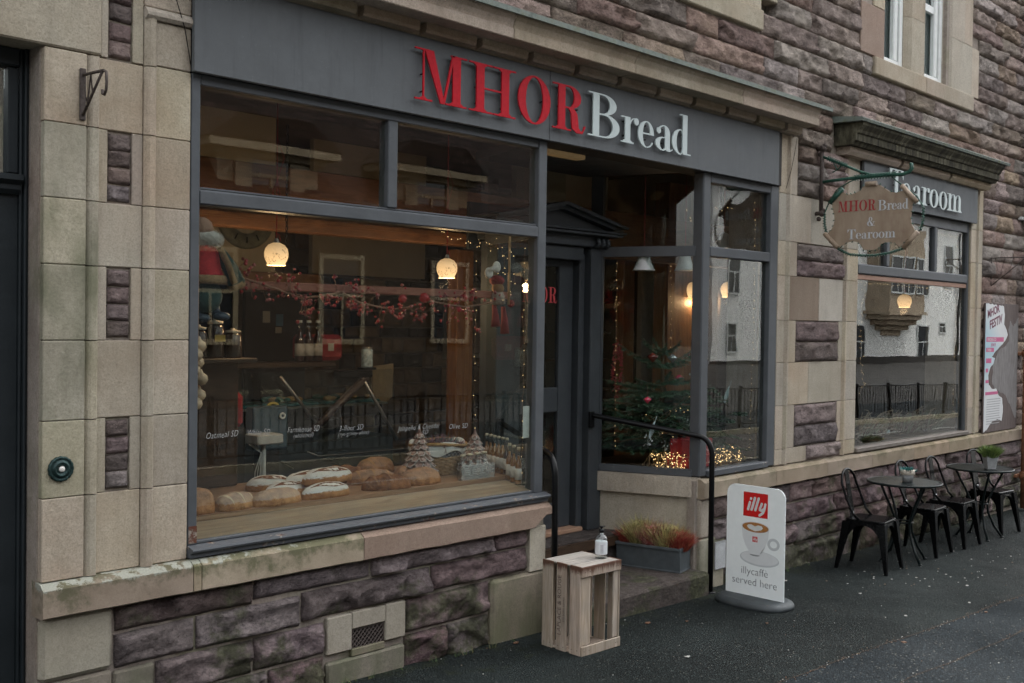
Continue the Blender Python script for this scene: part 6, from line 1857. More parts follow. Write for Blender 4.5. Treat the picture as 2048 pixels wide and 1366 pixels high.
rowb = [(5.17, .16), (5.185, .22), (5.20, .275), (5.235, .335), (5.25, .39), (5.27, .45), (5.29, .51), (5.31, .57), (5.33, .63)]
nm = ['nearest the glass at the right end of the row', 'second from the right end of the row', 'third from the right end of the row', 'fourth from the right end of the row', 'in the middle of the row', 'just behind the middle of the row', 'third from the far end', 'second from the far end', 'at the far end by the basket']
for i, (x, y) in enumerate(rowb):
    bottle(x, y, .772 + .13 * (y - .16) if y < .30 else .815, .25, .024, M_LIQ if i != 3 else M_LIQD, 'amber bottle with a white label, ' + nm[i], 'amber bottles in a row')
nm = ['leftmost', 'second from the left', 'third from the left', 'rightmost']
for i in range(4):
    bottle(4.83 + .078 * i, .345 + .012 * i, .815, .165, .036, None, 'stout clear glass bottle, %s of the four before the ceramic tree' % nm[i], 'four clear bottles', True, M_CAPW, False)
T = thing('printed_carton', 'clear printed carton standing in front of the four clear bottles', 'box', (4.94, .315, .815))
ob('carton', MB().box(4.79, 5.09, .304, .312, .816, .915), mat_frost('frosted_carton', .24), T)
mb = MB()
for i in range(4):
    for k in range(4):
        x = 4.805 + .073 * i; mb.box(x, x + random.uniform(.03, .055), .3028, .3036, .89 - k * .013, .896 - k * .013)
ob('print', mb, mat_simple('pale_grey_print', (.40, .40, .40), .7), T, kind='stuff')
# chalk handwriting on the pane
M_CHK = mat_simple('white_chalk_ink', (.40, .41, .40), .8, var=.3, scale=90)
for txt, x, x1, z, s_ in (('Oatmeal SD', 2.769, 2.954, 1.252, .046), ('White SD', 3.005, 3.145, 1.254, .044), ('Farmhouse SD', 3.251, 3.46, 1.252, .044), ('(wholemeal)', 3.29, 3.42, 1.222, .036), ('3-flour SD', 3.59, 3.76, 1.240, .044), ('(rye-grainy-white)', 3.585, 3.80, 1.212, .034), ('Jalape\u00f1o & Cheddar', 4.016, 4.345, 1.214, .044), ('SD', 4.20, 4.25, 1.182, .040), ('Olive SD', 4.416, 4.576, 1.202, .044)):
    ob('handwriting', text_mb(txt, s_, frame_mat((x, .0335, z), (1, 0, .02 * random.uniform(-1, 1)), (0, 0, 1)), .25, .0002, .09, 1.1, -.0007, 'LEFT', x1 - x), M_CHK, W1)

# garland of berries on a twisted rod
T = thing('berry_garland', 'long twiggy garland of red berries hung across the big window', 'garland', (4.3, .45, 2.03))
M_TWG = mat_simple('pale_twig', (.26, .14, .09), .8); M_BER = [mat_simple('red_berry', (.36, .022, .024), .35), mat_simple('frosted_berry', (.34, .10, .09), .6), mat_simple('dark_berry', (.16, .018, .02), .35)]
base_pts = [(3.17, 2.10), (3.28, 2.07), (3.45, 2.03), (3.62, 1.985), (3.78, 2.0), (3.9, 2.03), (4.02, 1.97), (4.15, 1.95), (4.3, 1.93), (4.45, 1.95), (4.6, 1.99), (4.78, 1.97), (4.95, 1.96), (5.1, 1.98), (5.28, 2.02)]
stemv = MB(); ber = MB()
stemv.tube([(x, .45 + .02 * math.sin(x * 9), z) for x, z in base_pts], .006, 5)
for i in range(105):
    k = random.randrange(len(base_pts) - 1); t = random.random()
    x = base_pts[k][0] * (1 - t) + base_pts[k + 1][0] * t; z = base_pts[k][1] * (1 - t) + base_pts[k + 1][1] * t
    e = Vector((random.gauss(0, .05), random.gauss(0, .035), random.gauss(-.01, .055)))
    p0 = Vector((x, .45, z)); p1 = p0 + e
    stemv.tube([p0, p0 + e * .5 + Vector((0, 0, .012)), p1], .002, 3)
    for q in range(random.choice((2, 3, 4, 5))):
        ber.cur = random.choice((0, 0, 0, 1, 1, 2)); d = Vector((random.gauss(0, .016), random.gauss(0, .016), random.gauss(0, .016)))
        ber.ball(p1 + d, random.uniform(.0065, .0115), 8, 6)
ob('stem', stemv, M_TWG, T); ob('berries', ber, M_BER, T, kind='stuff')
for x, z, r_ in ((4.37, 2.0, .028), (4.90, 2.02, .027), (4.55, 2.01, .033), (5.35, 1.99, .026), (4.86, 1.94, .018)):
    ob('bauble', MB().ball((x, .43, z), r_, 12, 8), M_BER[0], T)
T = thing('curtain_rod', 'horizontal pinkish wooden rod behind the berry garland', 'rod', (4.2, .52, 2.03))
ob('rod', MB().box(3.18, 5.40, .50, .53, 2.025, 2.075, .004), mat_wood('pinkish_wood', (.25, .11, .075), (.36, .18, .125), .5), T)
# cloth doll cut off by the frame, felt character by the post
T = thing('cloth_doll', 'cloth doll in a red coat and white fur collar at the window\'s left edge', 'doll', (3.0, .45, 1.8))
M_FUR = mat_simple('white_fur', (.64, .62, .58), .95, var=.15, scale=60, bump=.8); M_REDC = mat_simple('red_cloth', (.44, .018, .022), .9, var=.2, scale=40, bump=.3); M_GRC = mat_simple('dark_green_cloth', (.025, .055, .05), .9, var=.2); M_TANF = mat_simple('tan_fur', (.26, .16, .08), .95, var=.25, scale=60, bump=.8)
ob('head', MB().ball((2.97, .45, 2.34), .065, 14, 10), mat_simple('doll_skin', (.36, .22, .16), .8), T)
def fur(mb, c, r, sq, n, L_):
    for i in range(n):
        v = Vector((random.gauss(0, 1), random.gauss(0, 1), random.gauss(0, 1))).normalized(); q = Vector(c) + Vector((v.x * r * sq[0], v.y * r * sq[1], v.z * r * sq[2])) * .92
        t = v.orthogonal().normalized() * .0022; e = q + (v + Vector((random.gauss(0, .45), random.gauss(0, .45), random.gauss(-.2, .45)))).normalized() * L_; mb.poly([q - t, q + t, e])
    return mb
ob('collar', fur(MB().ball((2.99, .44, 2.285), .095, 16, 8, (1, .8, .55)), (2.99, .44, 2.285), .095, (1, .8, .55), 1500, .022), M_FUR, T)
mb = MB(); mb.lathe([(.06, .20), (.085, .15), (.10, .06), (.125, 0), (.11, -.005)], (2.98, .45, 2.06), 18); ob('coat', mb, M_REDC, T)
mb = MB(); mb.lathe([(.128, -.012), (.135, .012), (.125, .035)], (2.98, .45, 2.055), 18); mb.tube([(3.03, .36, 2.24), (3.07, .34, 2.15), (3.11, .34, 2.05)], .018, 7); ob('fur_trim', mb, M_TANF, T)
mb = MB(); mb.ball((2.98, .45, 1.98), .11, 14, 10, (1, .85, .9)); ob('trousers', mb, M_GRC, T)
mb = MB(); mb.tube([(3.06, .42, 2.22), (3.12, .40, 2.13), (3.16, .40, 2.05)], [.035, .042, .05], 9); ob('sleeve', mb, M_GRC, T)
mb = MB(); mb.tube([(3.15, .40, 2.055), (3.165, .40, 2.03)], .052, 10); ob('cuff', mb, M_TANF, T)
mb = MB(); mb.tube([(2.95, .45, 1.92), (2.95, .45, 1.87)], .03, 8); mb.tube([(3.05, .45, 1.93), (3.06, .45, 1.88)], .03, 8); mb.ball((2.96, .42, 1.86), .042, 10, 6, (1.2, 1, .6)); mb.ball((3.08, .42, 1.87), .042, 10, 6, (1.2, 1, .6)); ob('boots', mb, mat_simple('blue_black_boot', (.03, .045, .065), .5), T)
T = thing('felt_doll', 'small felt doll with round white ears and dark red legs by the bamboo pole', 'doll', (5.25, .48, 1.8))
ob('ear', MB().ball((5.20, .5, 2.20), .040, 12, 8, (1, .35, 1)), M_FUR, T); ob('ear', MB().ball((5.275, .5, 2.245), .040, 12, 8, (1, .35, 1)), M_FUR, T)
mb = MB(); mb.tube([(5.19, .5, 2.21), (5.28, .5, 2.25)], .018, 7); ob('headband', mb, M_FUR, T)
ob('cap', MB().ball((5.27, .49, 2.15), .055, 12, 8, (1, 1, .7)), mat_simple('maroon_felt', (.17, .02, .022), .9), T)
ob('head', MB().ball((5.27, .48, 2.095), .045, 12, 8, (1, 1, .9)), mat_simple('brown_felt', (.22, .12, .06), .9), T)
mb = MB(); mb.lathe([(.03, .07), (.05, .03), (.055, -.02), (.03, -.03)], (5.27, .48, 2.01), 12); ob('jumper', mb, mat_simple('patterned_knit', (.33, .26, .22), .9, var=.6, scale=55), T)
for x, z0, z1 in ((5.235, 1.98, 1.83), (5.325, 1.97, 1.78)):
    mb = MB(); mb.tube([(x, .48, z0), (x + .005, .47, (z0 + z1) / 2), (x, .46, z1)], [.014, .024, .032], 8); ob('leg', mb, bpy.data.materials['maroon_felt'], T)
solo('bamboo_pole', MB().tube([(5.195, .30, 1.98), (5.20, .30, 2.49)], .0085, 7), mat_simple('bamboo', (.42, .28, .15), .5), 'thin bamboo pole standing behind the glass at the right of the big window', 'pole')
# string lights
M_FL = Mt('warm_fairy_bulb', (1, .8, .5)); M_FL.set('Emission Color', (1, .62, .28, 1)); M_FL.set('Emission Strength', 1.15); M_FL = M_FL.m
M_WIRE = mat_simple('copper_wire', (.20, .11, .05), .5)
def string(label, pts, n, r=.0019, jit=.012, wire=.0011):
    T = thing('string_lights', label, 'fairy lights', pts[0])
    P = [Vector(p) for p in pts]; L = [(P[i + 1] - P[i]).length for i in range(len(P) - 1)]; tot = sum(L)
    path = []; bl = MB()
    for i in range(n):
        s_ = tot * (i + .5 + random.uniform(-.3, .3)) / n; k = 0
        while k < len(L) - 1 and s_ > L[k]: s_ -= L[k]; k += 1
        q = P[k].lerp(P[k + 1], s_ / L[k]) + Vector((random.gauss(0, jit), random.gauss(0, jit * .6), random.gauss(0, jit)))
        path.append(q); bl.ball(q + Vector((0, 0, -.004)), r, 6, 4)
    ob('wire', MB().tube(path, wire, 3), M_WIRE, T); ob('bulbs', bl, M_FL, T, kind='stuff')
string('warm fairy lights hanging down the right edge inside the big window', [(5.15, .11, 2.40), (5.155, .11, .84)], 20, jit=.006)
string('warm fairy lights hanging straight down left of the bamboo pole', [(4.73, .14, 2.38), (4.74, .14, 1.15)], 13, jit=.005)
string('loose fairy lights draped along the top right of the big window', [(4.42, .14, 2.41), (4.6, .15, 2.38), (4.78, .15, 2.36), (4.95, .2, 2.38), (5.05, .2, 2.30), (5.12, .2, 2.34), (5.02, .22, 2.22), (5.14, .2, 2.15), (5.05, .22, 2.02)], 34, jit=.02)
string('row of fairy lights under the transom of the tearoom window', [(9.75, .14, 2.31), (12.35, .14, 2.31)], 40, jit=.006)
string('fairy lights down the left side of the tearoom window', [(10.2, .2, 2.3), (10.14, .2, 1.8), (10.22, .2, 1.2)], 40, jit=.02)
string('fairy lights down the right edge of the tearoom window', [(12.30, .11, 2.95), (12.29, .11, 2.4), (12.28, .11, .9)], 34, jit=.004)
string('fairy lights along the top of the right tearoom pane', [(11.6, .11, 2.92), (12.28, .11, 2.90)], 10, jit=.006)
string('fairy lights down the back edge of the christmas tree window', [(6.88, .72, 2.40), (6.90, .72, .80)], 24, jit=.005)
string('fairy lights down the right edge of the christmas tree window', [(8.0, .12, 2.93), (8.02, .12, 1.9), (7.98, .12, .8)], 36, jit=.006)
string('fairy lights hanging in front of the grey wall behind the christmas tree', [(7.88, .9, 2.45), (7.9, .9, 1.5)], 14, jit=.008)
string('fairy lights hanging in front of the brown post behind the christmas tree', [(8.05, .6, 2.42), (8.02, .6, 1.25)], 16, jit=.008)
string('fairy lights looped across the upper panes over the christmas tree', [(7.4, .4, 2.86), (7.5, .4, 2.7), (7.55, .4, 2.5)], 6, jit=.02)
string('fairy lights along the upper right pane beside the corner mullion', [(7.2, .16, 2.84), (7.5, .16, 2.82), (7.75, .16, 2.85)], 8, jit=.01)
string('fairy lights wound through the christmas tree', [(6.95, .5, 1.12), (7.1, .35, 1.08), (7.35, .25, 1.2), (7.6, .3, 1.1), (7.75, .5, 1.25), (7.3, .2, 1.28), (7.1, .4, 1.0), (7.5, .2, .95)], 46, jit=.05)
def heap(label, x0, x1, y0, y1, z, n, hgt):
    T = thing('light_cluster', label, 'fairy lights', ((x0 + x1) / 2, (y0 + y1) / 2, z))
    bl, wr = MB(), MB()
    for i in range(n):
        u = random.random(); x = x0 + (x1 - x0) * u; y = random.uniform(y0, y1)
        if x < 7.06 - .36 * y + .05: x = 7.06 - .36 * y + .05 + .3 * random.random()
        q = Vector((x, y, z + .012 + hgt * random.random() ** 1.6)); bl.ball(q, .0030, 6, 4)
        if i % 2 == 0:
            e = Vector((random.gauss(0, .06), random.gauss(0, .04), random.gauss(0, .02))); wr.tube([q, q + e * .5 + Vector((0, 0, .02)), Vector((q.x + e.x, q.y + e.y, z + .005))], .0022, 3)
    ob('bulbs', bl, M_FL, T, kind='stuff'); ob('straw', wr, mat_simple('pale_straw', (.40, .27, .13), .8), T, kind='stuff')
heap('glowing heap of warm fairy lights under the tree, left of the corner mullion', 6.85, 7.45, .16, .42, .70, 300, .11)
heap('glowing heap of warm fairy lights on straw, right of the corner mullion', 7.30, 8.02, .14, .34, .70, 200, .11)
# christmas tree
T = thing('christmas_tree', 'sparse green fir christmas tree in the splayed right hand window', 'tree', (7.37, .6, .70))
M_NDL = [mat_simple('fir_needle', (.046, .105, .062), .6, local=True, var=.4), mat_simple('fir_needle_tip', (.095, .17, .09), .6, local=True, var=.3)]; M_BRK = mat_simple('fir_bark', (.13, .095, .06), .9, bump=.5)
ob('trunk', MB().tube([(7.37, .6, .70), (7.37, .6, 1.3), (7.375, .6, 1.72), (7.38, .6, 2.02)], [.024, .018, .012, .004], 7), M_BRK, T)
def okp(q): return not (7.08 < q.x < 7.58 and q.y < .46 and q.z < .98) and q.x > 7.06 - .36 * q.y + .05 and q.y > .12 and q.x < 8.1
def fir(p0, d, L, droop, n):
    bm_ = MB(); path = []; d = d.normalized()
    for i in range(7):
        t = i / 6; q = p0 + d * L * t + Vector((0, 0, droop * t * t))
        if i and not okp(q): break
        path.append(q)
    if len(path) < 3: return
    mbk = MB(); mbk.tube(path, [.006 * (1 - .6 * i / len(path)) for i in range(len(path))], 4)
    br = ob('branch', mbk, M_BRK, T)
    segs = [path]
    for k in range(1, len(path) - 1):
        for sg in (-1, 1):
            s_ = d.cross(Vector((0, 0, 1))).normalized() * sg; l2 = L * .36 * (1 - k / 7)
            e = path[k] + (d * .7 + s_ * .8).normalized() * l2 + Vector((0, 0, -.01))
            if okp(e): segs.append([path[k], path[k].lerp(e, .5), e])
    for sgm in segs:
        ln = sum((sgm[i + 1] - sgm[i]).length for i in range(len(sgm) - 1)); m_ = int(ln * n)
        for i in range(m_):
            t = i / m_ * (len(sgm) - 1); k = int(t); q = sgm[k].lerp(sgm[k + 1], t - k); dd = (sgm[k + 1] - sgm[k]).normalized()
            a = random.random() * 6.283; o1 = dd.orthogonal().normalized(); o2 = dd.cross(o1); rad = o1 * math.cos(a) + o2 * math.sin(a)
            nd = (rad * .85 + dd * .55).normalized() * random.uniform(.018, .032); wd = dd.cross(rad) * .0017
            bm_.cur = 1 if random.random() < .3 else 0
            o = len(bm_.v); bm_.v += [tuple(q - wd), tuple(q + wd), tuple(q + nd)]; bm_.face((o, o + 1, o + 2))
    ob('needles', bm_, M_NDL, br, kind='stuff')
for z, nbr, L, up in ((1.62, 4, .20, .10), (1.50, 5, .40, .10), (1.36, 5, .38, .04), (1.26, 11, .54, -.02), (1.19, 13, .62, -.04), (1.10, 14, .68, -.06), (1.0, 14, .72, -.08), (.90, 14, .76, -.06), (.81, 14, .78, -.03)):
    a0 = random.random() * 6
    for k in range(nbr):
        a = a0 + 6.283 * k / nbr + random.gauss(0, .15); fir(Vector((7.37, .6, z + random.gauss(0, .02))), Vector((math.cos(a), math.sin(a), random.gauss(.05, .08))), L * random.uniform(.8, 1.1), up, 1300 if z < 1.3 else 1000)
for i in range(80):
    q = Vector((random.uniform(6.90, 8.05), random.uniform(.24, .75), random.uniform(.74, 1.16)))
    if okp(q): fir(q, Vector((random.gauss(0, 1), random.gauss(-.3, .6), random.gauss(.15, .25))), random.uniform(.20, .34), -.03, 1500)
def orn(name, mb, m, label, cat='ornament'): return solo(name, mb, m, label, cat)
M_FTH = mat_simple('silver_blue_feather', (.32, .42, .42), .5)
def feather(x, y, z, label, s_=1.0):
    T = thing('glass_feather', label, 'ornament', (x, y, z))
    mb = MB(); n = 10
    for i in range(n):
        t = i / n; w_ = .032 * s_ * math.sin(math.pi * min(.97, t * .9 + .1)); zc_ = z - .06 * s_ + t * .13 * s_
        for sg in (-1, 1):
            xx = x + (t - .5) * .06 * s_; mb.poly([(xx, y, zc_), (xx + sg * w_, y + .006, zc_ - .012 * s_), (xx + sg * w_ * .95, y + .006, zc_ - .001), (xx + .006 * s_, y, zc_ + .013 * s_)])
    ob('vane', mb, M_FTH, T); ob('quill', MB().tube([(x - .03 * s_, y - .002, z - .065 * s_), (x + .03 * s_, y - .002, z + .07 * s_), (x + .05 * s_, y - .002, z + .11 * s_)], .002, 4), M_FTH, T)
feather(6.90, .34, 1.02, 'pale blue leaf ornament hanging low on the left of the christmas tree')
feather(7.72, .18, 1.28, 'white feather ornament behind the right hand pane', 1.05)
def drop(x, y, z, r_, m, label):
    T = thing('bauble', label, 'bauble', (x, y, z))
    ob('ball', MB().lathe([(.0, -r_ * 1.1), (r_ * .5, -r_ * .6), (r_, -.05 * r_), (r_ * 1.02, .08 * r_), (r_ * .5, .45 * r_), (r_ * .12, .7 * r_), (.0, .72 * r_)], (0, 0, 0), 16), m, T, local=True); ob('thread', MB().tube([(0, 0, r_ * .7), (0, 0, r_ * .7 + .08)], .0012, 3), M_TWG, T, local=True)
M_DRD = mat_simple('dark_red_glass', (.16, .03, .022), .15, spec=.8); M_SLV = mat_simple('silver_glass', (.50, .54, .55), .2, metal=.6); M_PKG = mat_simple('pink_red_glass', (.48, .05, .09), .2, spec=.8); M_TEAL = mat_simple('dark_teal_glass', (.025, .06, .065), .15, spec=.8)
drop(6.99, .42, 1.60, .045, M_DRD, 'dark red diamond bauble at the left of the tree top'); drop(7.33, .47, 1.585, .042, M_SLV, 'silver diamond bauble in front of the trunk'); drop(7.62, .47, 1.60, .042, M_DRD, 'dark red bauble under the right upper branch')
drop(7.36, .42, 1.42, .034, M_PKG, 'pink bauble in the middle just below the bare trunk'); drop(6.93, .42, 1.255, .032, M_PKG, 'pink bauble low at the left of the tree'); drop(7.18, .28, 1.0, .045, M_TEAL, 'dark teal bauble above the red boxes')
def sprig(x, y, z, label, n=16, s_=.10):
    mb = MB()
    for i in range(n):
        c = Vector((x + random.gauss(0, s_ * .35), y + random.gauss(0, .02), z + random.gauss(0, s_))); a = random.random() * 6.28
        dx, dz = .026 * math.cos(a), .026 * math.sin(a); mb.poly([c, c + Vector((dx * .5 - dz * .25, .004, dz * .5 + dx * .25)), c + Vector((dx, 0, dz)), c + Vector((dx * .5 + dz * .25, -.004, dz * .5 - dx * .25))])
    mb.tube([(x, y + .006, z - s_ * 1.4), (x, y + .006, z + s_ * 1.4)], .002, 4)
    solo('silver_sprig', mb, mat_simple('frosted_leaf', (.36, .41, .39), .6), label, 'ornament')
sprig(7.36, .26, 1.26, 'frosted white leaf sprig beside the corner mullion', 34, .12); sprig(7.02, .30, .88, 'silver leaf sprig lying above the left light heap', 14, .035); sprig(6.90, .38, .92, 'silver green sprig at the lower left of the tree', 16, .035); sprig(7.25, .25, 1.04, 'pale gold berry sprig left of the corner mullion', 14, .05)
M_GIFT = mat_simple('dark_red_card', (.36, .02, .028), .6); M_RIB = mat_simple('white_ribbon', (.52, .50, .48), .6)
for (x0, x1, y0, y1, z0, z1, lab) in ((7.13, 7.50, .15, .38, .70, .80, 'lower dark red gift box with a white tag behind the mullion'), (7.16, 7.48, .16, .36, .801, .93, 'upper dark red gift box with a white ribbon stacked on the lower box')):
    T = thing('gift_box', lab, 'gift box', ((x0 + x1) / 2, (y0 + y1) / 2, z0), group='stacked red gift boxes')
    ob('carton', MB().box(x0, x1, y0, y1, z0, z1, .004), M_GIFT, T); ob('ribbon', MB().box(x0 + .05, x0 + .07, y0 - .002, y0, z0 + .02, z1 - .01), M_RIB, T)
mb = MB()
for i in range(240):
    a = random.random() * 6.28; r_ = random.gauss(.12, .022); mb.cur = 0
    mb.ball((7.28 + r_ * .45 * math.cos(a), 1.0 + .03 * random.random(), 1.48 + r_ * 1.5 * math.sin(a)), .0075, 6, 4)
solo('berry_wreath', mb, mat_simple('wreath_red', (.36, .015, .03), .4), 'bright red berry wreath in the dark at the left of the christmas tree', 'wreath')
# shelves with jars behind
T = thing('wall_shelf', 'dark wooden shelf unit with jars behind the christmas tree', 'shelf', (8.3, 2.2, .17))
mb = MB(); mb.box(7.9, 8.58, 2.42, 2.45, .17, 3.0); ob('back', mb, M_DARK, T)
for z in (1.2, 1.5, 1.78, 2.1): ob('shelf_board', MB().box(7.9, 8.58, 2.15, 2.42, z - .025, z), M_DW, T)
for i in range(6):
    x = 7.98 + .095 * i; Tj = thing('jar', 'small pale jar on the dark shelf behind the christmas tree, %s' % ('leftmost', 'second from left', 'third from left', 'fourth from left', 'second from right', 'rightmost')[i], 'jar', (x, 2.22, 1.781), group='jars on the dark shelf')
    ob('glass', MB().lathe([(.034, 0), (.036, .008), (.036, .075), (.028, .09)], (0, 0, 0), 12), mat_simple('honey_jar', (.26, .19, .09), .3) if i == 0 else bpy.data.materials['honey_jar'], Tj, local=True); ob('lid', MB().lathe([(.031, .09), (.031, .108), (.0, .109)], (0, 0, 0), 12), M_DARK, Tj, local=True)
for i in range(5):
    x = 8.0 + .11 * i; mb = MB(); h = random.uniform(.2, .28); mb.box(x, x + .07, 2.2, 2.36, 2.101, 2.10 + h, .003)
    solo('book', mb, mat_simple('book_cover_%s' % 'abcde'[i] if False else 'brown_cover', (.15 + .03 * i, .07, .03), .6), 'brown upright box file on the upper dark shelf, %s' % ('leftmost', 'second from left', 'middle one', 'second from right', 'rightmost')[i], 'box file')

# things seen dimly further in
T = thing('wall_clock', 'round grey green wall clock on the cream wall, its top hidden by the beam', 'clock', (4.64, 2.70, 2.60))
M_CK = mat_simple('grey_green_face', (.16, .165, .12), .6, var=.3)
mb = MB(); N = 40
for r_, d in ((.145, 0), (.145, .02), (.25, .025), (.265, .01), (.265, 0)):
    for k in range(N): t = 6.283 * k / N; mb.v.append((4.64 + r_ * math.cos(t), 2.715 - d, 2.68 + r_ * math.sin(t)))
for i in range(4):
    for k in range(N): mb.face((i * N + k, i * N + (k + 1) % N, (i + 1) * N + (k + 1) % N, (i + 1) * N + k), True)
ob('rim', mb, M_CK, T)
ob('face', disc_y([(.144, .002), (.144, .006)], 4.64, 2.715, 2.68, 40), mat_simple('cream_dial', (.36, .33, .26), .6), T)
mb = MB()
for k in range(12):
    t = 6.283 * k / 12; mb.tube([(4.64 + .17 * math.cos(t), 2.688, 2.68 + .17 * math.sin(t)), (4.64 + .22 * math.cos(t), 2.688, 2.68 + .22 * math.sin(t))], .006, 4)
ob('numeral', mb, M_DARK, T, kind='stuff')
T = thing('inner_door', 'dark inner door with paper notices at the back of the shop', 'door', (5.48, 3.62, .17))
ob('leaf', MB().box(5.2, 5.85, 3.61, 3.66, .17, 2.1, .006), mat_simple('dark_door_leaf', (.03, .022, .018), .6), T)
for x0, x1, z0, z1, m_ in ((5.38, 5.455, 1.825, 1.93, M_LAB), (5.52, 5.595, 1.795, 1.905, mat_simple('blue_notice', (.10, .22, .36), .7)), (5.515, 5.58, 1.73, 1.785, M_LAB)):
    ob('notice', MB().box(x0, x1, 3.603, 3.608, z0, z1), m_, T)
T = thing('display_counter', 'glass fronted serving counter with slanting struts', 'counter', (4.4, 1.9, .17))
ob('base', MB().box(3.2, 5.4, 1.75, 2.5, .17, .96, .01), mat_simple('dark_counter', (.03, .035, .036), .5), T)
ob('top', MB().box(3.2, 5.1, 2.1, 2.5, 1.49, 1.53, .006), M_DW, T)
ob('top_rail', MB().box(4.80, 5.12, 1.66, 1.75, 1.425, 1.48, .012), M_IRON, T)
ob('strut', MB().tube([(5.08, 1.70, 1.43), (4.56, 1.70, 1.02)], .030, 6), mat_simple('dark_bronze_strut', (.06, .045, .04), .4), T)
M_STL = mat_simple('brushed_steel', (.30, .29, .27), .35, metal=.7)
ob('strut', MB().tube([(5.03, 1.69, 1.43), (5.38, 1.69, .93)], .014, 6), M_STL, T); ob('strut', MB().tube([(4.31, 1.70, 1.45), (4.62, 1.70, 1.10)], .012, 6), M_STL, T); ob('strut', MB().tube([(3.68, 1.70, 1.50), (3.86, 1.70, 1.36)], .012, 6), M_STL, T)
mb = MB(); mb.prism([(1.70, .965), (1.706, .965), (1.756, 1.48), (1.75, 1.48)], 'x', 3.22, 5.38); ob('glass_front', mb, M_GLASS, T)
mb = MB(); mb.tube([(4.52, 1.66, .90), (4.62, 1.66, .86), (5.5, 1.66, .855)], .006, 5); mb.tube([(4.0, 1.66, 1.0), (4.40, 1.66, .79)], .004, 4); ob('glass_edge', mb, M_STL, T)
TRM = [mat_simple('teal_tray', (.03, .13, .16), .3), mat_simple('pastry', (.36, .23, .11), .8), mat_simple('salad_green', (.04, .12, .10), .7)]
for x0, x1, lab in ((3.75, 4.2, 'teal tray of pastries at the left end of the glass counter'), (4.25, 4.72, 'teal tray of bread and salad in the middle of the glass counter'), (4.78, 5.3, 'tray of pale pastries at the right end of the glass counter')):
    T = thing('pastry_tray', lab, 'tray', ((x0 + x1) / 2, 1.95, 1.22), group='trays in the glass counter')
    ob('tray', MB().box(x0, x1, 1.80, 2.10, 1.222, 1.245, .006), TRM[0], T)
    mb = MB()
    for i in range(12): mb.cur = random.choice((0, 0, 1)); mb.ball((random.uniform(x0 + .05, x1 - .05), random.uniform(1.85, 2.05), 1.262), random.uniform(.022, .038), 8, 6, (1.3, 1, .7))
    ob('pastries', mb, [TRM[1], TRM[2]], T, kind='stuff')
solo('counter_shelf', MB().box(3.25, 5.36, 1.78, 2.12, 1.205, 1.22), M_STL, 'steel shelf inside the glass counter under the trays', 'shelf')
nm = ('left', 'middle', 'right')
for i in range(3):
    bottle(4.80 + .085 * i, 2.18, 1.531, .32, .038, M_LIQD, 'dark drink bottle with a white cap on the counter, %s of three' % nm[i], 'white capped bottles on the counter', cap=M_WHITE)
T = thing('gift_hamper', 'red wrapped hamper with white panels on the counter', 'hamper', (5.05, 2.22, 1.531)); ob('wrap', MB().box(4.88, 5.28, 2.25, 2.42, 1.532, 1.74, .03), mat_simple('red_wrap', (.30, .035, .04), .6, var=.4, scale=14), T)
for x in (4.97, 5.12): ob('tag', MB().box(x, x + .055, 2.246, 2.249, 1.61, 1.67), M_LAB, T)
T = thing('glass_jar', 'pale printed glass jar beside the red hamper', 'jar', (5.10, 1.72, 1.50)); ob('glass', MB().lathe([(.042, 0), (.045, .01), (.045, .13), (.038, .14)], (0, 0, 0), 14), mat_simple('ice_blue_print', (.32, .40, .43), .3, var=.6, scale=40), T, local=True)
ob('lid', MB().lathe([(.04, .14), (.04, .155), (0, .156)], (0, 0, 0), 12), M_STL, T, local=True)
ob('stand', MB().box(5.04, 5.16, 1.68, 1.76, 1.481, 1.499), M_IRON, T)
T = thing('till_scale', 'white shop scale on a pole with trailing cables', 'scale', (3.94, 1.3, .79)); ob('platform', MB().box(3.85, 4.05, 1.26, 1.42, 1.03, 1.095, .008), mat_simple('off_white_plastic', (.42, .42, .39), .5), T); ob('pole', MB().tube([(3.945, 1.34, .60), (3.945, 1.34, 1.03)], .017, 8), bpy.data.materials['off_white_plastic'], T)
mb = MB()
for k in range(3): mb.tube([(3.88 - .02 * k, 1.35, 1.03), (3.92, 1.33, .97), (3.91 - .02 * k, 1.32, .85), (3.88 - .012 * k, 1.32, .6)], .004, 4)
ob('cable', mb, bpy.data.materials['off_white_plastic'], T)
ob('pole_foot', MB().box(3.85, 4.04, 1.26, 1.42, .17, .60), M_DARK, T)
T = thing('till_screen', 'blue grey till housing with a roll of yellow tape behind the scale', 'till', (4.02, 1.45, 1.0)); ob('housing', MB().box(3.94, 4.22, 1.46, 1.56, .965, 1.262, .012), mat_simple('blue_grey_plastic', (.055, .085, .105), .5), T)
mb = MB(); mb.tube([(4.165 + .055 * math.cos(t), 1.57, 1.22 + .055 * math.sin(t)) for t in [6.283 * i / 24 for i in range(24)]], .011, 6, closed=True); ob('tape_roll', mb, mat_simple('yellow_tape', (.40, .32, .08), .5), T)
mb = MB(); mb.tube([(4.165 + .018 * math.cos(t), 1.450, 1.195 + .018 * math.sin(t)) for t in [6.283 * i / 16 for i in range(16)]], .007, 5, closed=True); ob('camera_ring', mb, M_WHITE, T)
ob('stand', MB().box(4.0, 4.16, 1.48, 1.54, .17, .964), M_DARK, T)
solo('folded_red_cloth', MB().box(3.40, 3.84, 1.40, 1.62, 1.14, 1.37, .03), mat_simple('red_fabric', (.26, .015, .02), .8, var=.4, scale=6), 'folded red cloth at the left end of the counter', 'cloth')
solo('cloth_stand', MB().box(3.40, 3.84, 1.40, 1.62, .17, 1.139), M_DARK, 'dark cabinet under the folded red cloth', 'cabinet')
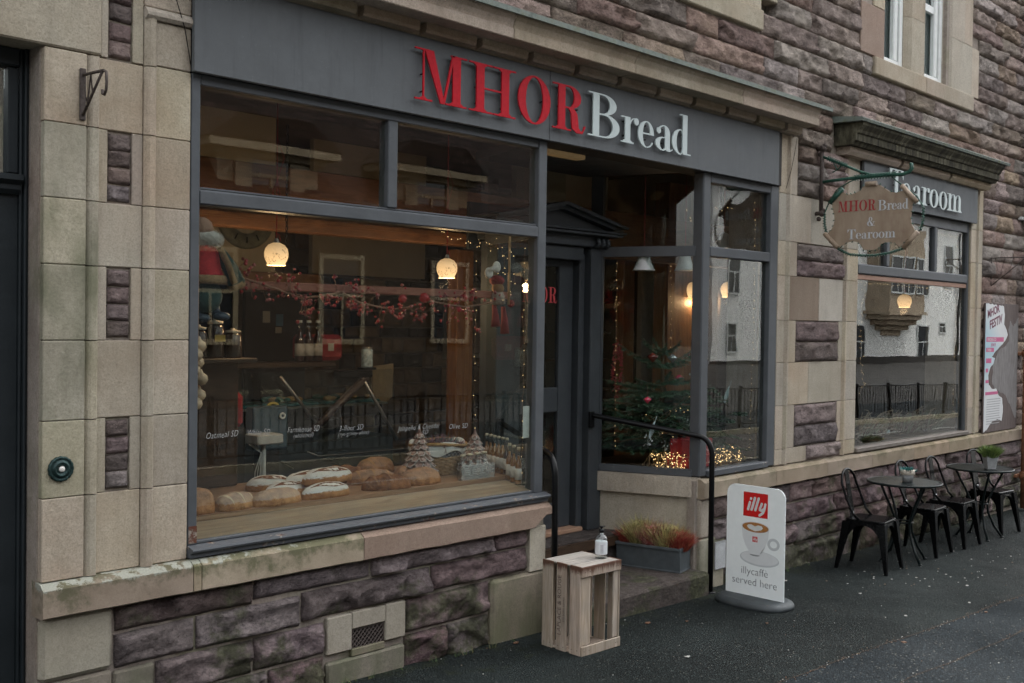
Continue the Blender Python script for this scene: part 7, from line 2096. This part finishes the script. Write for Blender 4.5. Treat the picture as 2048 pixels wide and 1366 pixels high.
T = thing('wooden_chairback', 'pale curved wooden chair back beside the counter', 'chair', (5.64, 2.2, .17)); mb = MB(); mb.prism([(5.53, 1.30), (5.56, 1.20), (5.66, 1.16), (5.74, 1.22), (5.75, 1.50), (5.53, 1.48)], 'y', 2.19, 2.21); ob('backrest', mb, mat_simple('pale_ply', (.30, .23, .14), .5), T); ob('leg', MB().tube([(5.64, 2.22, .17), (5.64, 2.22, 1.2)], .015, 6), M_IRON, T)
T = thing('picture_frame', 'white framed notice board with small figures on the stone wall', 'picture', (7.3, 3.78, 1.56)); F_ = MB()
px0, px1, pz0, pz1 = 7.75, 8.45, 1.46, 2.24
for a in ((px0, px1, pz1 - .035, pz1), (px0, px1, pz0, pz0 + .05)): F_.box(a[0], a[1], 3.76, 3.80, a[2], a[3], .004)
F_.box(px0, px0 + .04, 3.762, 3.798, pz0 + .05, pz1 - .035, .003); F_.box(px1 - .04, px1, 3.762, 3.798, pz0 + .05, pz1 - .035, .003); ob('frame', F_, mat_simple('cream_frame', (.38, .36, .31), .6), T)
ob('backing', MB().box(px0 + .04, px1 - .04, 3.785, 3.795, pz0 + .05, pz1 - .035), mat_wood('tan_backing', (.13, .07, .04), (.22, .13, .08)), T)
T = thing('garlic_braid', 'braid of garlic and onions hanging at the left edge of the big window', 'garlic', (2.83, .2, 1.4))
for i in range(9):
    o_ = ob('bulb', MB().lathe([(.0, -.034), (.022, -.028), (.036, -.005), (.030, .018), (.010, .032), (.004, .05)], (2.80 + .030 * (i % 2), .19 + .02 * (i % 3), 1.42 + .042 * i), 10), mat_simple('garlic_skin', (.42, .30, .20), .6, var=.3) if i == 0 else bpy.data.materials['garlic_skin'], T)
ob('cord', MB().tube([(2.815, .2, 1.42), (2.815, .2, 2.40)], .004, 4), M_TWG, T)
for i, (x, h) in enumerate(((3.24, .20), (3.35, .24), (3.47, .18))):
    T = thing('storage_jar', ('left', 'middle', 'right')[i] + ' one of three dark jars with clasps at the left of the window', 'jar', (x, .95, 1.62), group='storage jars on the ledge'); ob('glass', MB().lathe([(.05, 0), (.054, .01), (.054, h * .75), (.04, h * .85)], (0, 0, 0), 14), mat_simple('dark_jar_contents', (.05, .03, .018), .2, spec=.7), T, local=True); ob('lid', MB().lathe([(.046, h * .85), (.048, h * .92), (.012, h * .95), (.014, h), (0, h)], (0, 0, 0), 12), M_CAPW, T, local=True)
    if i == 1: ob('label', MB().box(-.035, .035, -.060, -.056, .10, .14), mat_simple('yellow_label', (.40, .27, .04), .6), T, local=True)
solo('jar_ledge', MB().box(3.1, 3.6, .88, 1.06, 1.595, 1.619, .004), M_DW, 'dark wooden ledge holding the three jars', 'shelf'); solo('ledge_upright', MB().box(3.12, 3.58, 1.06, 1.09, .82, 1.62, .004), M_DW, 'dark upright board carrying the jar ledge', 'board')
mb = MB()
for k in range(26):
    z = 2.36 + .03 * k; mb.tube([(3.98 + (.008 * math.cos(t) if k % 2 else 0), 1.15 + (0 if k % 2 else .008 * math.cos(t)), z + .019 * math.sin(t)) for t in [6.283 * i / 8 for i in range(8)]], .003, 4, closed=True)
solo('hanging_chain', mb, M_IRON, 'dark chain hanging from the ceiling behind the upper left pane', 'chain')
# tearoom window dressing
T = thing('twig_arrangement', 'tangle of bare twigs, cones and silver leaves along the tearoom window sill', 'decoration', (11.0, .4, .70))
mb = MB()
for i in range(260):
    x = random.uniform(9.8, 12.3); y = random.uniform(.16, .6); a = random.gauss(0, 1.0); L_ = random.uniform(.12, .45)
    p0 = Vector((x, y, .70 + random.uniform(0, .16))); p1 = p0 + Vector((L_ * math.cos(a), random.gauss(0, .06), abs(L_ * .35 * math.sin(a)) + .01)); mb.tube([p0, p0.lerp(p1, .5) + Vector((0, 0, random.gauss(.02, .02))), p1], [.008, .006, .003], 4)
ob('twigs', mb, mat_simple('grey_brown_twig', (.24, .185, .14), .9, var=.3), T, kind='stuff')
mb = MB()
for i in range(40): mb.cur = random.choice((0, 1, 1, 2)); mb.ball((random.uniform(9.8, 12.3), random.uniform(.15, .55), .72 + random.uniform(0, .08)), random.uniform(.018, .034), 8, 6, (1, 1, .9))
ob('cones', mb, [M_FTH, mat_simple('brown_cone', (.10, .06, .04), .8), mat_simple('dark_grey_cone', (.06, .065, .06), .8)], T, kind='stuff')
for i in range(3):
    mb = MB(); x = (10.35, 11.3, 11.95)[i]; tuft(mb, (x, .30, .72), .15, .25, 420, [0, 0, 1], .6, .003)
    solo('heather_plant', mb, [mat_simple('pale_green_heather', (.38, .42, .32), .8), mat_simple('dusky_heather', (.16, .07, .08), .8)], 'pale heather among the twigs in the tearoom window, %s' % ('left clump', 'middle clump', 'right clump')[i], 'plant', 'heathers in the tearoom window')
solo('driftwood_trunk', MB().tube([(9.98, .28, .70), (9.96, .28, 1.1), (10.08, .3, 1.5), (10.02, .28, 1.75)], [.05, .04, .028, .012], 7).tube([(9.97, .28, 1.12), (9.86, .26, 1.4)], [.026, .012], 6), mat_simple('bleached_wood', (.26, .21, .16), .8, var=.3), 'bleached bare branch standing at the left of the tearoom window', 'branch')

# ---------------------------------------------------------------- across the street (seen in the window reflections)
M_HARL = mat_simple('white_harling', (.78, .78, .75), .9, var=.06, scale=5); M_SLATE = Mt('slate', rough=.9, spec=.1); q_ = M_SLATE.n('ShaderNodeTexBrick', {'Vector': M_SLATE.n('ShaderNodeCombineXYZ', {0: M_SLATE.sep(M_SLATE.pos(), 0), 1: M_SLATE.sep(M_SLATE.pos(), 2)}).outputs[0], 'Scale': 1.0, 'Color1': (.022, .015, .014, 1), 'Color2': (.046, .030, .028, 1), 'Mortar': (.012, .012, .012, 1), 'Mortar Size': .02, 'Brick Width': .3, 'Row Height': .18}); M_SLATE.set('Base Color', q_.outputs[0]); M_SLATE = M_SLATE.m
M_OST = mat_ashlar('street_sandstone', (.055, .046, .038), (.10, .085, .070)); M_BUFF = mat_ashlar('buff_dressed_stone', (.33, .27, .18), (.44, .365, .255)); M_OPN = mat_simple('dark_window_glass', (.03, .035, .04), .1, spec=.8)
def opp_window(par, x0, x1, z0, z1, y, surround=M_WHITE):
    f = MB(); f.box(x0 - .12, x1 + .12, y + .0, y + .06, z0 - .12, z0); f.box(x0 - .12, x1 + .12, y, y + .06, z1, z1 + .12); f.box(x0 - .12, x0, y, y + .06, z0, z1); f.box(x1, x1 + .12, y, y + .06, z0, z1); zm = (z0 + z1) / 2 + .1
    f.box(x0, x1, y, y + .05, zm - .04, zm + .04); xm = (x0 + x1) / 2; f.box(xm - .03, xm + .03, y, y + .05, z0, zm - .04)
    f = ob('window', f, surround, par); ob('pane', MB().box(x0, x1, y - .06, y + .01, z0, z1), M_OPN, f)
H = thing('stone_house', 'dark stone house with a slate roof and two buff dormers across the street', 'building', (12, -18, -.3))
ob('wall', MB().box(-8, 29, -24, -16, -1.2, 4.55), M_OST, H)
mb = MB(); mb.prism([(-15.6, 4.55), (-20, 10.2), (-24.4, 4.55), (-24.4, 4.45), (-15.6, 4.45)], 'x', -8.4, 29.4); ob('roof', mb, M_SLATE, H)
for xd in (13.4, 18.2, 6.5):
    mb = MB(); mb.box(xd - 1.3, xd + 1.3, -19, -15.85, 4.3, 5.42); mb.box(xd - 1.45, xd + 1.45, -19, -15.7, 5.421, 5.55); mb.box(xd - 1.7, xd + 1.7, -19, -15.5, 5.551, 5.72); mb.box(xd - .9, xd - .62, -15.84, -15.78, 4.45, 5.40); mb.box(xd + .62, xd + .9, -15.84, -15.78, 4.45, 5.40); d_ = ob('dormer', mb, M_BUFF, H)
    mb = MB(); mb.prism([(xd - 1.75, 5.725), (xd + 1.75, 5.725), (xd + .9, 6.35), (xd - .9, 6.35)], 'y', -19.6, -15.5); ob('dormer_roof', mb, M_SLATE, H)
    ob('gutter', MB().tube([(xd + 1.75, -15.55, 4.62), (xd + 3.05, -15.55, 4.62)], .06, 6), M_DARK, H)
    opp_window(H, xd - .5, xd + .5, 4.5, 5.4, -15.84, M_BUFF)
for xc in (-2, 10, 16.2, 24):
    mb = MB(); mb.box(xc - .7, xc + .7, -20.6, -19.6, 9, 11.6); mb.box(xc - .8, xc + .8, -20.7, -19.5, 11.601, 11.8)
    for k in range(3): mb.lathe([(.14, 0), (.11, .5), (.13, .52)], (xc - .45 + .45 * k, -20.1, 11.8), 8)
    ob('chimney', mb, M_OST, H)
for xw in (1, 4, 8.5, 12, 15.5, 19, 22.5, 26):
    opp_window(H, xw - .55, xw + .55, 1.4, 3.3, -15.98, M_BUFF)
H = thing('terrace_house', 'dark stone terrace further left across the street', 'building', (-30, -18, .4)); ob('wall', MB().box(-62, -9, -26, -16, -1, 7.5), M_OST, H); mb = MB(); mb.prism([(-15.6, 7.5), (-20.5, 12), (-26.4, 7.5)], 'x', -62.4, -8.6); ob('roof', mb, M_SLATE, H)
for xw in range(-58, -10, 5):
    for z in (1.4, 4.6): opp_window(H, xw - .6, xw + .6, z, z + 2, -15.98, M_BUFF)
H = thing('grey_house', 'tall grey stone house further along across the street', 'building', (37.5, -26, -.6)); ob('wall', MB().box(31, 44, -34, -26, -1.5, 7.6), M_OST, H); mb = MB(); mb.prism([(-25.6, 7.6), (-30, 12), (-34.4, 7.6)], 'x', 30.6, 44.4); ob('roof', mb, M_SLATE, H)
for xw in (33.5, 37, 40.5):
    for z in (1.0, 4.4): opp_window(H, xw - .6, xw + .6, z, z + 2, -25.98, M_BUFF)
H = thing('white_house', 'white harled house with a buff stone oriel window across the street', 'building', (75, -33, -.9)); ob('wall', MB().box(55.2, 100, -42, -32, -2.5, 10.6), M_HARL, H); mb = MB(); mb.prism([(-31.6, 10.6), (-37, 16), (-42.4, 10.6)], 'x', 54.8, 100.4); ob('roof', mb, M_SLATE, H)
for x0, x1, z0, z1 in ((56.95, 58.1, .25, 2.0), (57.05, 58.2, 3.9, 6.3), (62.5, 63.7, .2, 2.0), (62.5, 63.7, 4.0, 6.2), (68, 69.2, .1, 2.0), (68, 69.2, 4.2, 6.4), (74.0, 75.5, -.5, 2.0), (84.9, 86.8, -.7, 2.0), (84.8, 86.6, 4.6, 6.4), (89.0, 90.1, 1.5, 2.3), (90.0, 91.6, 5.4, 8.8), (80.9, 82.5, 8.0, 9.8)): opp_window(H, x0, x1, z0, z1, -31.98)
mb = MB(); mb.prism([(75.6, -32.1), (76.6, -30.6), (82.8, -30.6), (83.9, -32.1)], 'z', 3.1, 9.5)
for k, (e, z0, z1) in enumerate(((.25, 2.85, 3.1), (-.1, 2.5, 2.85), (-.7, 2.1, 2.5), (-1.4, 1.7, 2.1), (-2.1, 1.25, 1.7))): mb.prism([(75.6 - e, -32.1), (76.6 - e * .7, -30.6 + e * .6), (82.8 + e * .7, -30.6 + e * .6), (83.9 + e, -32.1)], 'z', z0, z1)
ob('oriel', mb, M_BUFF, H)
for x0 in (77.0, 79.0, 81.0): opp_window(H, x0, x0 + 1.4, 4.6, 7.2, -30.56)
ob('plinth', MB().box(55.1, 100, -32.0, -31.9, -2.5, -.35), M_DARK, H); ob('drainpipe', MB().tube([(92.3, -31.8, -2), (92.6, -31.8, 10)], .12, 6), M_DARK, H)
F_ = thing('street_railing', 'black metal railing with thin upright bars along the far edge of the road', 'railing', (14, -8.95, -.3)); mb = MB(); tr = MB(); x = -6.0
while x < 44:
    mb.box(x - .009, x + .009, -8.964, -8.946, ground_z(x) + .10, ground_z(x) + .93); x += .15
ob('bars', mb, M_IRON, F_, kind='stuff')
for k in range(25):
    x0, x1 = -6 + 2 * k, -4 + 2 * k
    for dz in (.10, .93): tr.tube([(x0, -8.955, ground_z(x0) + dz), (x1, -8.955, ground_z(x1) + dz)], .02, 5)
    ob('post', MB().box(x0 - .03, x0 + .03, -8.99, -8.92, ground_z(x0) - .05, ground_z(x0) + 1.0), M_IRON, F_)
ob('rail', tr, M_IRON, F_)
